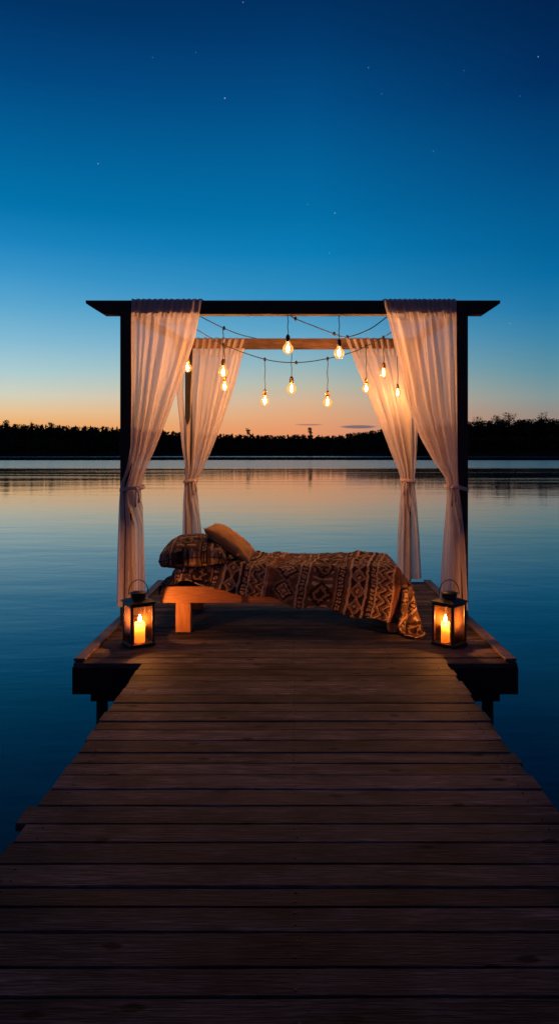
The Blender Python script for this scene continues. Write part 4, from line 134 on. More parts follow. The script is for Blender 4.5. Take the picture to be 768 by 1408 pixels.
BLANKET_Z = [330,22,22,22,22,12,-2,7,9,-4,-4,-3,-3,0,1,-1,-3,0,0,0,0,0,0,0,-1,-1,-4,-4,-4,-6,-6,-6,-5,-6,-5,-5,-6,-4,-5,-5,-4,-5,-4,-4,-5,-4,-5,-4,-4,-5,-4,-5,-4,-4,-4,-5,-4,-4,-4,-4,-4,-4,-4,-5,-4,-4,-4,-5,-4,-4,-4,-5,-4,-5,-4,-5,-4,-4,-4,-4,-4,-4,-4,-4,-5,-4,-5,-4,-5,-4,-4,-4,-4,-4,-5,-4,-4,-4,-5,-4,-4,-4,-3,-3,-4,-6,-6,-5,-5,-6,-9,-13,-10,-9,0,1,11,0,-11,0,0,0,0,0,0,
335,22,22,23,21,8,-1,7,9,17,-4,-4,-3,0,2,-1,-5,-5,-4,-4,-3,-2,-2,-1,0,0,3,-1,-2,-3,-3,-4,-5,-5,-6,-5,-5,-5,-5,-5,-4,-4,-5,-4,-4,-5,-4,-5,-4,-4,-5,-4,-5,-4,-4,-4,-4,-5,-4,-4,-4,-4,-4,-4,-4,-4,-5,-4,-5,-4,-4,-4,-5,-5,-5,-4,-4,-4,-4,-3,-4,-4,-4,-5,-4,-5,-5,-4,-4,-5,-4,-4,-4,-4,-4,-4,-5,-4,-5,-4,-4,-3,-4,-3,-4,-6,-5,-6,-5,-7,-12,-10,-11,-14,-11,12,-4,-12,0,1,0,0,0,0,0,
341,22,22,23,19,1,4,9,12,21,7,-4,-2,0,1,-3,-3,-5,-3,-5,-4,-4,-4,-3,-3,-3,-2,-1,-2,-2,3,-2,-2,-3,-3,-4,-5,-5,-5,-4,-5,-4,-4,-5,-4,-4,-5,-4,-5,-4,-5,-4,-4,-4,-4,-4,-4,-5,-4,-4,-4,-4,-5,-4,-4,-4,-4,-5,-4,-4,-5,-4,-5,-5,-5,-4,-4,-4,-3,-4,-4,-4,-4,-4,-5,-5,-4,-5,-4,-4,-4,-4,-4,-5,-4,-4,-4,-5,-4,-4,-4,-4,-3,-3,-5,-6,-5,-6,-6,-8,-15,-14,-8,-15,-4,-11,-13,-2,3,-2,0,0,0,0,0,
346,23,21,23,18,0,5,11,12,20,20,0,-2,1,1,-3,-3,-5,-4,-4,-4,-5,-4,-4,-4,-4,-4,-2,-2,0,-6,-2,-2,-2,1,-5,-4,1,-4,-4,-4,-4,-4,-4,-5,-4,-4,-5,-4,-5,-4,-4,-4,-4,-5,-4,-4,-4,-5,-4,-4,-4,-4,-4,-4,-5,-4,-4,-5,-4,-4,-5,-5,-5,-4,-5,-3,-4,-4,-4,-4,-3,-5,-4,-5,-4,-5,-4,-5,-4,-4,-4,-4,-4,-4,-5,-4,-4,-4,-4,-4,-3,-4,-4,-5,-6,-5,-6,-7,-13,-14,-13,-10,-19,-12,-20,-9,0,0,4,-3,1,5,-4,-3,
352,22,22,21,18,1,6,13,11,18,20,18,-2,1,-2,-4,0,-4,-4,-5,-5,-4,-4,-4,-5,-4,-4,-4,-3,-3,-2,-1,-5,-3,-2,-3,-1,1,-6,-5,-4,-2,-3,-3,-3,-3,-4,-4,-4,-5,-4,-5,-4,-4,-4,-4,-5,-4,-4,-4,-5,-4,-4,-4,-4,-4,-5,-4,-4,-5,-4,-4,-5,-5,-4,-4,-4,-4,-4,-4,-4,-4,-4,-5,-4,-5,-4,-4,-5,-4,-4,-4,-4,-5,-4,-4,-5,-4,-4,-4,-3,-3,-4,-4,-6,-5,-6,-6,-10,-14,-15,-9,-21,-15,-17,-15,-15,-8,0,0,8,-1,7,-5,-8,
359,21,22,21,17,3,4,14,14,14,18,17,19,-2,-2,-2,-4,0,-7,-2,-5,-4,-4,-3,-6,-4,-4,-4,-4,-4,-2,0,-7,-4,-2,-2,1,-2,-7,-6,-5,-3,-4,-4,-3,-1,-2,-2,-3,-3,-3,-4,-4,-4,-5,-4,-5,-4,-4,-4,-4,-4,-4,-4,-5,-4,-4,-4,-5,-4,-5,-4,-4,-5,-4,-4,-4,-4,-4,-4,-4,-4,-5,-4,-5,-4,-4,-4,-5,-4,-4,-4,-5,-4,-5,-4,-4,-4,-4,-4,-4,-3,-3,-4,-6,-6,-5,-8,-13,-15,-13,-19,-13,-16,-17,-15,-14,-15,-10,-1,6,8,-13,-1,6,
365,21,22,20,13,13,2,18,15,14,12,19,15,6,-1,-2,-1,-2,-3,-4,-2,-3,-4,-5,-3,-5,-4,-4,-4,-4,-3,-1,-7,-4,-3,-2,2,-6,-5,-7,-5,-3,-4,-1,-6,-3,-3,-3,-3,-4,-2,-1,-2,-3,-3,-4,-3,-4,-4,-4,-4,-5,-4,-4,-4,-5,-4,-4,-4,-5,-4,-4,-5,-3,-4,-4,-4,-4,-5,-4,-5,-4,-5,-4,-4,-4,-5,-3,-5,-4,-4,-5,-4,-5,-4,-5,-4,-4,-4,-3,-4,-4,-3,-4,-6,-5,-7,-10,-15,-15,-16,-16,-14,-17,-16,-13,-15,-15,-14,-11,-1,-2,0,19,-7,
371,22,21,16,4,12,19,7,17,20,18,15,13,6,0,0,-1,-1,-1,-1,-3,-2,-3,-2,-3,-4,-3,-4,-3,-4,-3,-3,-6,-3,-5,-2,1,-7,-5,-4,-7,-3,-2,-6,-4,-3,-4,-3,-3,-3,-5,-2,-3,-3,-3,-2,-2,-3,-3,-2,-3,-3,-4,-5,-4,-4,-4,-5,-4,-4,-5,-4,-4,-4,-3,-4,-4,-5,-4,-5,-4,-5,-4,-5,-4,-4,-4,-4,-4,-4,-5,-4,-4,-5,-5,-4,-4,-4,-4,-4,-3,-4,-3,-5,-6,-5,-9,-13,-15,-15,-16,-15,-17,-16,-13,-15,-15,-15,-14,-8,-2,1,0,-18,17,
377,22,20,11,2,11,12,15,18,19,20,20,11,5,5,-4,0,-1,-1,0,-2,0,-1,-1,-1,-2,-2,-2,-3,-3,-2,-3,-4,-4,-4,-4,0,-7,-3,-8,-3,-2,-7,-4,-4,-4,-3,-4,-3,-2,-5,-4,-3,-2,-4,-2,-3,-4,-3,-3,-3,-3,-1,-3,-3,-3,-3,-4,-4,-5,-4,-4,-4,-4,-4,-4,-4,-4,-5,-4,-5,-4,-5,-4,-5,-4,-4,-4,-4,-4,-4,-4,-5,-4,-5,-5,-4,-3,-4,-4,-4,-4,-3,-6,-5,-6,-11,-15,-15,-16,-15,-16,-16,-15,-14,-15,-15,-15,-13,-3,-20,5,-20,-10,15,
384,22,18,6,2,11,14,16,19,20,20,18,12,2,7,2,-5,-2,-2,-1,-1,0,0,1,-1,-1,-1,-1,2,-3,-2,-3,-1,-3,-3,-2,-6,0,-7,-4,-2,-7,-4,-4,-4,-4,-4,-2,-5,-3,-4,-4,-3,-3,-2,-5,-3,-3,-4,-3,-3,-3,-2,-2,-4,-4,-4,-3,0,-4,-4,-4,-2,-4,-4,-4,-3,-5,-5,-4,-4,-5,-4,-5,-4,-4,-4,-4,-4,-4,-5,-4,-4,-4,-5,-5,-4,-4,-4,-3,-4,-5,-3,-6,-5,-8,-14,-15,-16,-15,-16,-16,-14,-14,-15,-16,-15,-14,-13,-10,-20,-20,-18,2,12,
390,23,15,-1,5,12,16,17,19,19,22,16,8,11,0,6,-2,-4,-2,-3,-3,-1,-1,0,0,0,0,1,0,5,-5,0,-1,-2,-1,-3,0,-6,1,-4,-5,-4,-4,-3,-4,-4,-4,-3,-5,-4,-3,-4,-4,-3,-2,-5,-4,-3,-3,-3,-3,-4,-2,-3,-4,-4,-4,-5,-2,2,-7,-4,-1,-5,-2,-2,-3,-3,-4,-4,-4,-5,-4,-5,-3,-4,-5,-4,-4,-5,-4,-4,-5,-4,-4,-5,-4,-4,-4,-4,-4,-4,-4,-5,-7,-11,-15,-15,-16,-15,-17,-15,-13,-15,-15,-15,-16,-15,-10,-21,-23,-21,-19,-2,7,
398,21,11,-1,3,19,17,16,20,18,19,14,8,6,13,-2,4,-4,-4,-4,-4,-3,-1,-1,-1,0,0,1,2,3,7,-6,1,-3,-1,-4,4,-1,-1,-3,-3,-3,-4,-3,-2,-4,-3,-4,-3,-4,-3,-4,-5,-3,-3,-5,-4,-3,-3,-4,-3,-3,-3,-3,-4,-4,-4,-4,0,-7,0,-6,-1,-4,-4,-2,-4,-3,0,-5,-2,-3,-4,-3,-4,-4,-5,-4,-5,-4,-5,-4,-4,-5,-4,-4,-4,-4,-5,-4,-3,-5,-4,-6,-8,-14,-15,-16,-15,-17,-15,-13,-15,-15,-15,-15,-16,-15,-22,-23,-22,-17,-16,2,-14,
405,20,6,4,0,16,21,19,19,16,19,13,5,7,8,12,-1,-2,-5,-5,-3,-3,-3,-2,-2,-1,0,2,2,3,4,7,-4,-1,-3,2,-1,-3,-9,0,0,-1,-1,-1,-1,-2,-2,-2,-3,-2,-3,-4,-3,-3,-4,-4,-4,-3,-5,-3,-3,-3,-4,-3,-4,-4,-5,-3,1,-8,-4,-3,-2,-3,-4,-3,-3,-3,-1,-6,-3,-4,-3,1,-7,-1,-3,-4,-3,-5,-4,-4,-5,-4,-4,-4,-5,-4,-4,-4,-4,-5,-4,-7,-11,-15,-16,-15,-17,-15,-14,-13,-15,-16,-16,-16,-20,-22,-23,-22,-23,-18,-6,-19,-5,
413,15,-1,2,8,15,19,20,20,22,15,11,5,6,9,9,10,-3,-3,-2,-2,-2,-3,-2,-2,-3,-5,0,1,1,2,4,8,-2,0,-4,-6,-10,-3,2,-2,0,0,0,0,1,1,-3,-1,-1,-2,-2,-2,-3,-2,-3,-3,-4,-3,-3,-4,-3,-4,-4,-4,-4,-5,-3,2,-9,-4,-3,-3,-3,-3,-4,-3,-3,-1,-6,-3,-4,-3,0,-7,-5,-4,-2,-1,-3,-3,-3,-3,-4,-4,-4,-4,-5,-4,-4,-4,-4,-6,-8,-14,-16,-16,-15,-16,-14,-14,-14,-16,-17,-19,-21,-23,-23,-22,-22,-23,-22,-17,-11,-2,
419,10,-2,1,16,10,19,20,21,22,14,11,4,6,8,10,-28,42,-6,-4,-5,-6,-5,-2,-2,5,4,1,1,2,0,0,-26,35,-9,-8,-10,-3,4,-2,-5,0,0,0,0,0,0,5,-5,2,-2,-1,0,-1,-1,-2,-1,-2,-3,-2,-3,-2,-3,-4,-3,-5,-4,-5,2,-8,-4,-3,-4,-3,-4,-3,-3,-3,-2,-5,-4,-3,-3,-1,-7,-5,-2,-4,-2,-5,-3,-4,-3,-3,-4,0,-5,0,-4,-4,-4,-6,-5,-16,-12,-16,-15,-16,-15,-13,-14,-17,-19,-22,-22,-22,-23,-22,-23,-22,-23,-21,-20,-14,0,
423,7,-3,1,12,15,21,23,21,20,14,9,5,7,6,5,8,4,-6,-5,-3,-4,-4,-5,-2,-2,2,2,4,4,6,4,4,-2,-6,-12,-1,0,-1,-9,0,0,0,0,0,0,0,0,7,-7,0,0,0,0,0,0,-1,0,0,-1,-2,-1,-2,-2,-3,-2,-4,-2,-1,-6,-4,-4,-3,-4,-4,-4,-2,-4,-3,-4,-4,-3,-3,-2,-7,-4,-2,-5,-4,-2,-4,-4,-3,-4,-2,-1,-8,-4,-3,-2,-2,-6,-6,-17,-9,-17,-15,-15,-13,-15,-19,-21,-22,-23,-23,-22,-22,-23,-22,-22,-18,-21,-21,-22,0,
426,3,-2,2,11,19,21,22,22,18,15,5,2,5,6,8,6,7,-9,-5,-5,-4,-2,-3,-2,-1,0,1,3,4,4,5,6,2,-7,-8,-9,-1,3,-6,0,0,0,0,0,0,0,0,6,-6,0,0,0,0,0,0,0,0,0,1,0,-1,0,-1,0,-2,-1,-2,-3,0,-3,-4,-3,-3,-4,-3,-4,-4,-3,-4,-4,-4,-3,-2,-6,-4,-1,-6,-4,-2,-5,-4,-3,-3,-2,-2,-9,-5,-3,-4,0,-4,-14,-6,-22,-10,-13,-13,-18,-21,-22,-23,-22,-22,-23,-22,-22,-22,-23,-20,-21,-23,-22,-16,-4,
427,0,0,4,11,22,21,21,21,19,13,3,1,4,7,6,6,7,-9,-6,-4,-4,-3,-2,-1,-2,0,0,3,4,4,5,5,5,-6,-8,-8,-4,0,0,0,0,0,0,0,0,0,0,6,-6,0,0,0,0,0,0,0,0,0,0,0,0,0,1,-1,0,0,-1,0,-1,-1,-1,-2,-2,-2,-3,-2,-3,-3,-3,-4,-4,-3,-4,-3,-5,-2,-6,-4,-2,-5,-4,-3,-3,-2,-3,-10,-6,-3,2,-4,-13,-2,-19,-9,-10,-17,-20,-22,-22,-23,-22,-22,-22,-23,-22,-22,-22,-22,-23,-21,-23,-23,-7,-7,
427,0,3,5,10,22,21,22,21,18,10,3,1,3,5,6,6,9,-11,-6,-4,-4,-2,-2,-1,0,0,0,0,4,4,4,5,8,-6,-7,-8,-4,0,0,0,0,0,0,0,0,0,0,5,-4,-1,0,0,0,0,0,0,0,0,0,0,0,0,0,0,0,0,0,0,0,0,0,0,-1,0,-1,-1,-2,-1,-3,-2,-2,-3,-3,-4,-4,-4,-4,-3,-4,-5,-3,-4,-3,-2,-5,-9,-6,2,-3,-12,-2,-21,-3,-12,-11,-23,-23,-22,-22,-23,-22,-22,-23,-22,-22,-23,-22,-22,-23,-22,-22,-22,-22,-7,
427,6,6,6,3,22,23,21,21,17,8,2,0,3,4,5,7,9,-11,-6,-5,-4,-2,0,0,0,0,0,0,2,4,3,5,10,-6,-6,-7,-5,0,0,0,0,0,0,0,1,-1,0,1,4,-5,0,0,0,0,0,0,0,0,0,0,0,0,0,0,0,0,0,0,0,0,0,0,0,0,0,0,0,0,-1,-1,0,-2,-2,-2,-3,-2,-3,-3,-4,-4,-4,-3,-4,-2,-7,-6,-6,0,-10,-2,-21,-4,-14,-20,-9,-20,-24,-22,-22,-23,-22,-22,-22,-22,-23,-22,-23,-22,-23,-22,-22,-21,-21,-14,
427,0,5,7,12,23,22,23,20,15,7,1,0,1,4,6,7,9,-13,-6,-4,-4,0,0,0,0,0,0,0,2,2,3,5,11,-6,-6,-6,-5,0,0,0,0,0,0,0,0,3,-3,0,6,-6,0,0,0,0,0,0,0,0,0,2,-2,0,0,0,0,0,0,0,0,0,0,0,0,0,0,0,0,0,0,0,1,-1,0,-1,0,-1,-2,-2,-2,-3,-2,-3,-3,-3,-4,-5,-5,-10,-3,-20,-5,-16,-21,-11,-12,-21,-23,-23,-22,-22,-23,-22,-23,-23,-23,-22,-22,-23,-23,-21,-22,-19,-18,-21,
427,0,1,9,19,22,22,23,19,14,6,0,0,1,3,6,7,9,-13,-7,-4,-2,0,3,-3,0,0,0,0,2,1,3,4,12,-6,-5,-5,-5,-1,0,0,0,0,0,0,0,0,4,-4,7,-5,-1,-1,0,0,0,0,0,0,0,4,-4,0,0,0,0,0,0,0,0,0,0,0,0,0,0,0,0,0,0,0,0,0,0,0,0,1,-1,0,-1,0,-1,-2,-1,-1,-3,-3,-5,-8,-20,-8,-19,-21,-12,-18,-16,-14,-22,-23,-22,-23,-23,-23,-23,-22,-23,-23,-22,-22,-22,-23,-20,-21,-22,-18,
427,0,0,11,22,22,23,22,19,12,4,0,0,1,3,6,7,8,-14,-6,-4,-1,0,0,3,-4,1,0,1,2,0,2,5,13,-7,-5,-5,-4,-2,0,0,0,0,0,0,0,0,6,-6,9,-5,-2,-1,-1,0,0,0,0,0,0,5,-5,0,0,0,0,0,0,0,0,0,0,0,0,0,0,0,0,0,1,1,1,-1,-1,0,2,-3,0,0,0,0,0,0,0,0,-2,0,-2,-10,-18,-23,-19,-15,-16,-14,-14,-21,-22,-22,-22,-23,-22,-22,-22,-23,-22,-23,-22,-23,-23,-23,-22,-14,-22,-22,
441,-4,-10,15,22,23,21,23,18,10,3,0,0,0,4,6,9,5,-14,-6,-3,-1,1,2,-3,-1,1,0,1,4,1,1,4,12,-7,-4,-5,-4,-3,0,0,0,3,-3,0,0,5,-3,-1,9,-3,-3,-3,-1,0,0,0,0,0,0,1,5,-6,0,0,0,0,0,0,0,0,0,0,0,0,0,0,0,2,2,2,-1,-1,-1,2,-5,0,0,0,0,0,0,0,0,0,1,1,-3,-10,-21,-23,-15,-15,-16,-16,-19,-23,-22,-22,-23,-22,-22,-22,-23,-22,-21,-22,-22,-23,-22,-22,-22,-19,-17,-23,
427,0,0,18,23,22,23,22,16,10,1,0,0,1,4,6,10,2,-13,-6,-3,-1,0,1,3,1,-1,-3,0,5,5,-1,4,10,-7,-5,-4,-5,-2,-1,0,0,1,5,-6,4,-1,-1,1,10,-4,-3,-4,-2,0,0,0,0,0,0,0,7,-5,-2,0,0,0,0,0,0,0,0,0,0,1,1,0,2,2,5,0,-4,-2,1,-6,0,0,0,0,0,0,0,0,0,0,0,1,-3,-12,-20,-23,-18,-18,-17,-17,-17,-17,-23,-23,-22,-23,-22,-23,-22,-23,-22,-22,-22,-23,-22,-22,-19,-22,-11,-23,
427,0,2,21,22,23,22,21,16,7,1,0,0,1,5,6,11,0,-13,-6,-4,0,0,0,0,0,0,0,2,5,8,1,2,8,-7,-5,-5,-4,-3,-2,0,0,1,2,6,-6,1,1,3,8,-4,-4,-5,-3,0,0,0,0,0,0,0,4,5,-7,-1,0,-1,0,0,0,0,0,1,1,1,2,1,2,4,6,-2,-7,-1,-8,0,0,2,1,1,1,2,1,-1,-1,-4,-2,1,-5,-12,-19,-23,-15,-17,-17,-18,-17,-22,-23,-23,-22,-23,-23,-22,-23,-23,-23,-22,-22,-23,-22,-22,-21,-19,-8,-22,
427,0,6,21,23,22,23,19,15,6,0,0,0,2,5,7,10,-1,-11,-7,-5,0,0,0,0,0,0,1,3,5,6,7,1,5,-7,-5,-5,-5,-3,-2,-1,0,1,2,3,7,-4,2,2,6,-5,-4,-7,-2,-1,0,2,-2,0,0,2,3,6,-3,-6,-1,-1,0,0,1,1,1,2,2,2,2,2,2,3,7,-6,-8,-8,1,1,2,1,0,0,0,-2,-4,-2,0,0,0,0,-5,-14,-19,-18,-21,-18,-14,-15,-21,-23,-23,-22,-22,-23,-23,-22,-23,-23,-23,-23,-22,-23,-22,-23,-14,-14,-16,-21,
427,0,9,23,22,23,22,19,12,6,-1,0,0,2,6,7,11,-3,-8,-9,-6,0,0,0,0,0,0,2,3,5,6,7,7,0,-4,-7,-6,-5,-4,-3,-1,1,1,2,3,3,7,-1,3,3,-4,-8,-5,-4,-1,0,0,3,2,1,-1,3,2,3,-8,-4,0,1,1,2,1,2,3,2,3,3,3,3,3,3,-9,-13,1,0,0,0,-2,-2,-2,-2,-2,0,0,0,0,0,0,-6,-15,-20,-17,-18,-21,-19,-17,-15,-22,-23,-23,-23,-22,-23,-23,-22,-23,-23,-23,-23,-22,-22,-22,-23,-14,-8,-18,
427,0,14,22,23,22,21,19,11,4,-1,0,0,1,5,8,-14,27,-10,-10,-7,0,0,0,0,0,0,2,4,5,7,9,-28,37,-8,-7,-6,-6,-5,-3,-1,0,2,3,3,4,4,5,-23,28,-8,-7,-5,-4,-2,0,0,0,1,4,4,4,3,3,-19,7,3,3,1,2,2,2,2,2,2,3,3,3,3,3,-39,13,-3,-2,-2,-2,-2,-1,-2,-1,0,0,0,0,0,0,-1,-7,-16,-20,-19,-17,-16,-18,-17,-20,-23,-22,-23,-23,-22,-23,-23,-23,-22,-23,-23,-22,-23,-22,-23,-22,-17,-8,-12,
427,1,17,22,23,22,21,17,10,2,0,0,0,1,3,2,10,8,-6,-11,-7,0,0,0,0,0,0,2,4,6,7,8,8,-5,-5,-6,-5,-5,-4,-4,-1,0,1,3,3,5,5,5,5,-5,-6,-5,-3,-2,-2,-2,-2,0,0,0,3,3,5,5,5,-6,-2,-2,-5,0,1,1,2,3,3,3,4,4,4,4,2,-12,-4,-4,-4,-3,-3,-3,-2,-2,0,0,0,0,0,0,-2,-8,-16,-21,-19,-19,-17,-18,-15,-23,-20,-23,-22,-23,-22,-23,-23,-22,-22,-23,-23,-22,-23,-22,-23,-23,-17,-12,-4,
427,3,19,23,22,22,21,16,8,1,0,0,0,0,3,3,12,5,-9,-5,-9,0,0,0,0,0,0,2,4,5,6,9,7,-11,-3,-4,-4,-3,-2,-2,-4,0,0,2,3,4,4,4,5,-3,-3,-7,-4,-3,-2,0,0,0,0,0,2,2,4,2,2,2,-6,-4,-1,0,0,1,1,3,3,3,4,4,4,3,4,-4,-10,-5,-4,-4,-3,-3,0,0,0,0,0,0,0,0,-3,-9,-16,-21,-20,-19,-18,-19,-16,-18,-23,-23,-22,-23,-22,-23,-23,-22,-23,-22,-22,-22,-23,-22,-23,-22,-19,-10,-2,
427,5,21,22,23,22,20,15,7,0,0,0,0,0,2,5,13,1,-10,-4,-6,-1,0,0,0,0,0,2,3,5,6,4,9,-12,-5,-3,-3,-1,-1,0,-1,-3,0,1,2,3,2,3,7,-1,-6,-1,-6,-3,-1,0,0,0,0,0,0,2,2,1,1,-1,2,-4,-2,-1,0,0,1,2,4,4,4,2,5,1,6,-7,-2,-8,-5,-3,-3,-1,0,0,0,0,0,0,0,0,-3,-11,-19,-18,-21,-19,-19,-17,-15,-21,-23,-22,-23,-23,-22,-23,-23,-22,-23,-22,-23,-22,-22,-21,-22,-23,-20,-8,0,
427,8,22,22,23,22,20,13,5,0,0,0,0,0,3,4,15,-3,-9,-4,-5,-1,0,0,0,0,0,1,3,4,4,4,9,-12,-5,-4,-2,-2,0,0,0,0,0,0,1,1,2,3,5,4,-8,-2,-1,-5,0,0,0,0,0,0,0,0,1,0,0,1,-1,-1,0,0,0,3,0,-2,4,6,-1,6,0,3,7,-9,-4,-4,-4,-3,-1,-1,0,0,0,0,0,0,0,0,-4,-13,-19,-21,-19,-19,-18,-18,-14,-23,-22,-22,-23,-23,-22,-23,-22,-23,-22,-23,-23,-22,-22,-22,-21,-21,-21,-5,0,
427,12,22,23,22,22,19,12,4,-1,0,0,0,0,4,5,14,-8,-5,-5,-3,-2,0,0,0,0,0,1,2,2,3,3,10,-12,-5,-3,-1,1,5,-3,-3,0,0,0,0,0,1,2,4,7,-8,-2,-2,-2,0,0,0,0,0,0,0,0,0,0,0,0,0,0,0,0,2,-2,0,1,7,-3,5,-1,2,4,9,-11,-4,-4,-3,-1,-1,0,0,0,0,0,0,0,0,0,-6,-14,-20,-20,-20,-18,-19,-16,-15,-23,-23,-22,-23,-23,-22,-23,-22,-22,-23,-22,-23,-23,-22,-22,-22,-15,-23,-4,0,
427,16,22,23,23,22,16,11,3,-1,0,0,0,1,4,5,14,-9,-5,-4,-4,-2,0,0,0,0,0,0,1,2,1,3,11,-5,-12,-1,0,7,-6,-1,0,0,0,0,0,0,0,1,3,9,-9,-2,-1,-1,0,0,0,0,0,0,0,0,0,0,0,0,0,0,0,0,0,0,0,7,-5,5,-3,1,1,5,10,-12,-4,-3,-2,0,0,0,0,0,0,0,0,0,0,0,-8,-15,-21,-20,-19,-19,-17,-14,-19,-23,-22,-23,-23,-22,-23,-22,-23,-22,-22,-23,-22,-23,-23,-22,-22,-11,-22,3,-8,
427,20,23,22,23,22,15,9,1,0,0,0,0,1,5,6,14,-10,-5,-5,-5,-1,0,0,0,0,0,0,0,1,2,1,10,0,-14,0,1,6,-7,0,0,2,-2,0,0,0,2,-1,10,0,-9,-1,-1,0,0,0,0,0,0,0,0,0,0,0,0,0,0,0,0,0,0,0,5,-5,4,-3,0,0,2,12,4,-13,-3,-3,0,0,0,0,0,0,0,0,0,0,0,-1,-9,-16,-21,-20,-19,-18,-18,-14,-20,-22,-23,-22,-23,-23,-22,-23,-22,-23,-22,-22,-23,-22,-23,-22,-22,-10,-15,-10,2,
430,21,23,22,23,21,15,7,0,0,0,0,0,3,5,7,12,-9,-5,-7,-6,0,0,0,0,0,0,0,0,0,3,1,4,7,-14,-1,5,-5,0,0,5,-5,0,0,3,0,1,1,9,-9,-3,-2,0,0,0,0,0,0,0,0,0,0,0,0,1,0,0,1,-2,0,0,5,-5,2,-2,0,0,0,3,15,-2,-13,-2,-1,0,0,0,0,0,0,0,0,0,0,0,-1,-11,-17,-20,-20,-19,-18,-19,-13,-21,-23,-23,-22,-23,-22,-23,-22,-23,-23,-22,-23,-21,-22,-22,-23,-22,-17,5,-20,0,
435,21,22,23,23,18,15,5,0,0,0,0,1,4,5,7,12,-9,-5,-9,-5,-1,0,0,0,0,0,0,0,1,3,3,9,-1,-14,-1,0,0,0,6,-6,0,0,0,3,4,1,2,8,-10,-5,-2,-1,0,0,0,0,0,0,0,0,1,1,1,1,-1,1,0,-4,0,4,-4,0,0,0,0,0,5,-2,16,-7,-11,-1,0,0,0,0,0,0,0,0,0,0,0,0,-3,-11,-19,-21,-19,-18,-19,-18,-14,-22,-22,-23,-22,-23,-22,-23,-22,-23,-22,-23,-22,-23,-22,-23,-17,-23,-16,6,-21,0,
439,21,23,22,23,17,14,3,0,0,0,0,2,5,6,7,11,-9,-6,-8,-3,-1,-3,-1,0,0,0,0,0,2,3,5,10,-5,-12,-3,2,2,2,-6,0,0,0,0,3,6,3,3,6,-10,-4,-3,-2,-1,-1,0,0,0,0,1,2,1,2,3,-1,-1,2,-5,-3,3,-4,0,0,0,0,0,4,-4,5,15,-13,-6,-1,0,0,0,0,0,0,0,0,0,0,0,0,-4,-13,-19,-19,-18,-18,-19,-17,-19,-21,-23,-23,-22,-23,-22,-23,-22,-23,-22,-23,-23,-22,-22,-23,-14,-18,-21,6,-19,0,
444,21,22,23,22,16,13,1,0,0,0,0,3,6,7,7,10,-8,-7,-6,-3,-4,-3,-1,-1,0,0,0,1,2,5,5,10,-9,-7,-4,-2,-1,0,0,5,-2,-3,2,3,5,7,3,5,-9,-4,-4,-2,-3,-1,-1,0,2,2,2,1,1,2,4,-3,1,-2,-7,0,-4,0,0,0,0,0,4,-4,-1,10,11,-15,-4,-1,0,0,0,0,0,0,0,0,0,0,0,1,-7,-14,-20,-20,-19,-18,-18,-17,-17,-23,-22,-23,-22,-23,-22,-23,-22,-23,-22,-23,-23,-22,-23,-22,-22,-5,-20,-5,-5,-8,
448,22,22,22,19,20,7,2,0,0,0,1,5,6,7,7,10,-8,-7,-4,-4,-3,0,-2,-3,-2,-3,2,2,3,4,6,9,-9,-4,1,-1,-1,-1,-1,-9,0,2,3,3,3,7,6,5,-8,-5,-3,-3,-3,-2,-2,-2,3,2,3,3,3,1,4,-3,-1,-7,-4,-4,-1,-1,0,0,0,0,2,-2,0,5,15,-16,-4,0,0,0,0,0,0,0,0,0,0,0,0,0,-8,-15,-21,-19,-18,-18,-17,-17,-20,-23,-22,-23,-22,-23,-22,-23,-22,-23,-22,-23,-23,-22,-23,-22,-23,-1,-7,-7,-6,-16,
456,19,22,21,22,16,5,3,-2,0,1,6,7,6,6,5,8,-8,-5,-4,-4,-4,-4,-5,-4,-1,1,3,3,5,4,5,8,-6,-3,-5,-5,-4,-3,-3,9,4,4,3,3,1,0,6,5,-5,-3,-3,-3,-2,-2,-1,-5,-4,3,3,4,4,5,1,-3,-8,-4,-4,-3,-3,-2,0,0,0,0,0,0,0,5,15,-17,-3,0,0,0,0,0,0,0,0,0,0,0,0,0,-10,-16,-21,-19,-19,-18,-19,-14,-21,-23,-22,-23,-22,-23,-22,-23,-23,-22,-22,-23,-23,-22,-23,-22,-23,-13,-7,-5,11,-18,
465,21,16,21,22,12,5,0,0,3,6,6,4,2,0,0,-20,33,-7,-6,-6,-5,-4,-2,-1,4,2,2,2,2,2,4,-20,21,-3,-2,-2,-3,-4,-5,-3,2,4,8,7,6,4,5,-37,25,-5,-4,-4,-2,-2,-1,7,2,3,3,3,4,4,4,-36,21,-6,-5,-5,-3,-2,0,0,0,0,0,0,0,5,15,-21,1,0,0,0,0,0,0,0,0,0,0,0,0,-2,-10,-18,-20,-19,-19,-19,-18,-14,-21,-24,-22,-23,-22,-23,-22,-23,-22,-23,-22,-23,-23,-22,-23,-22,-22,-15,-7,-5,9,-9,
485,8,22,18,17,6,5,1,5,5,1,1,-1,-1,0,-1,5,5,7,-7,-6,-3,-1,-2,-1,-3,0,1,2,2,4,-3,0,2,4,-5,-3,-1,1,0,-1,-3,-2,4,5,6,6,7,-6,-7,-2,-3,-4,-3,-3,-1,0,2,3,3,4,4,6,6,6,-9,-8,-6,-6,-4,-1,0,0,0,0,0,0,0,4,16,-14,-6,0,0,0,0,0,0,0,0,0,0,0,0,-3,-12,-18,-21,-18,-19,-19,-18,-15,-21,-23,-23,-23,-22,-23,-22,-23,-22,-23,-22,-23,-22,-23,-22,-23,-22,-15,-7,-3,0,3,
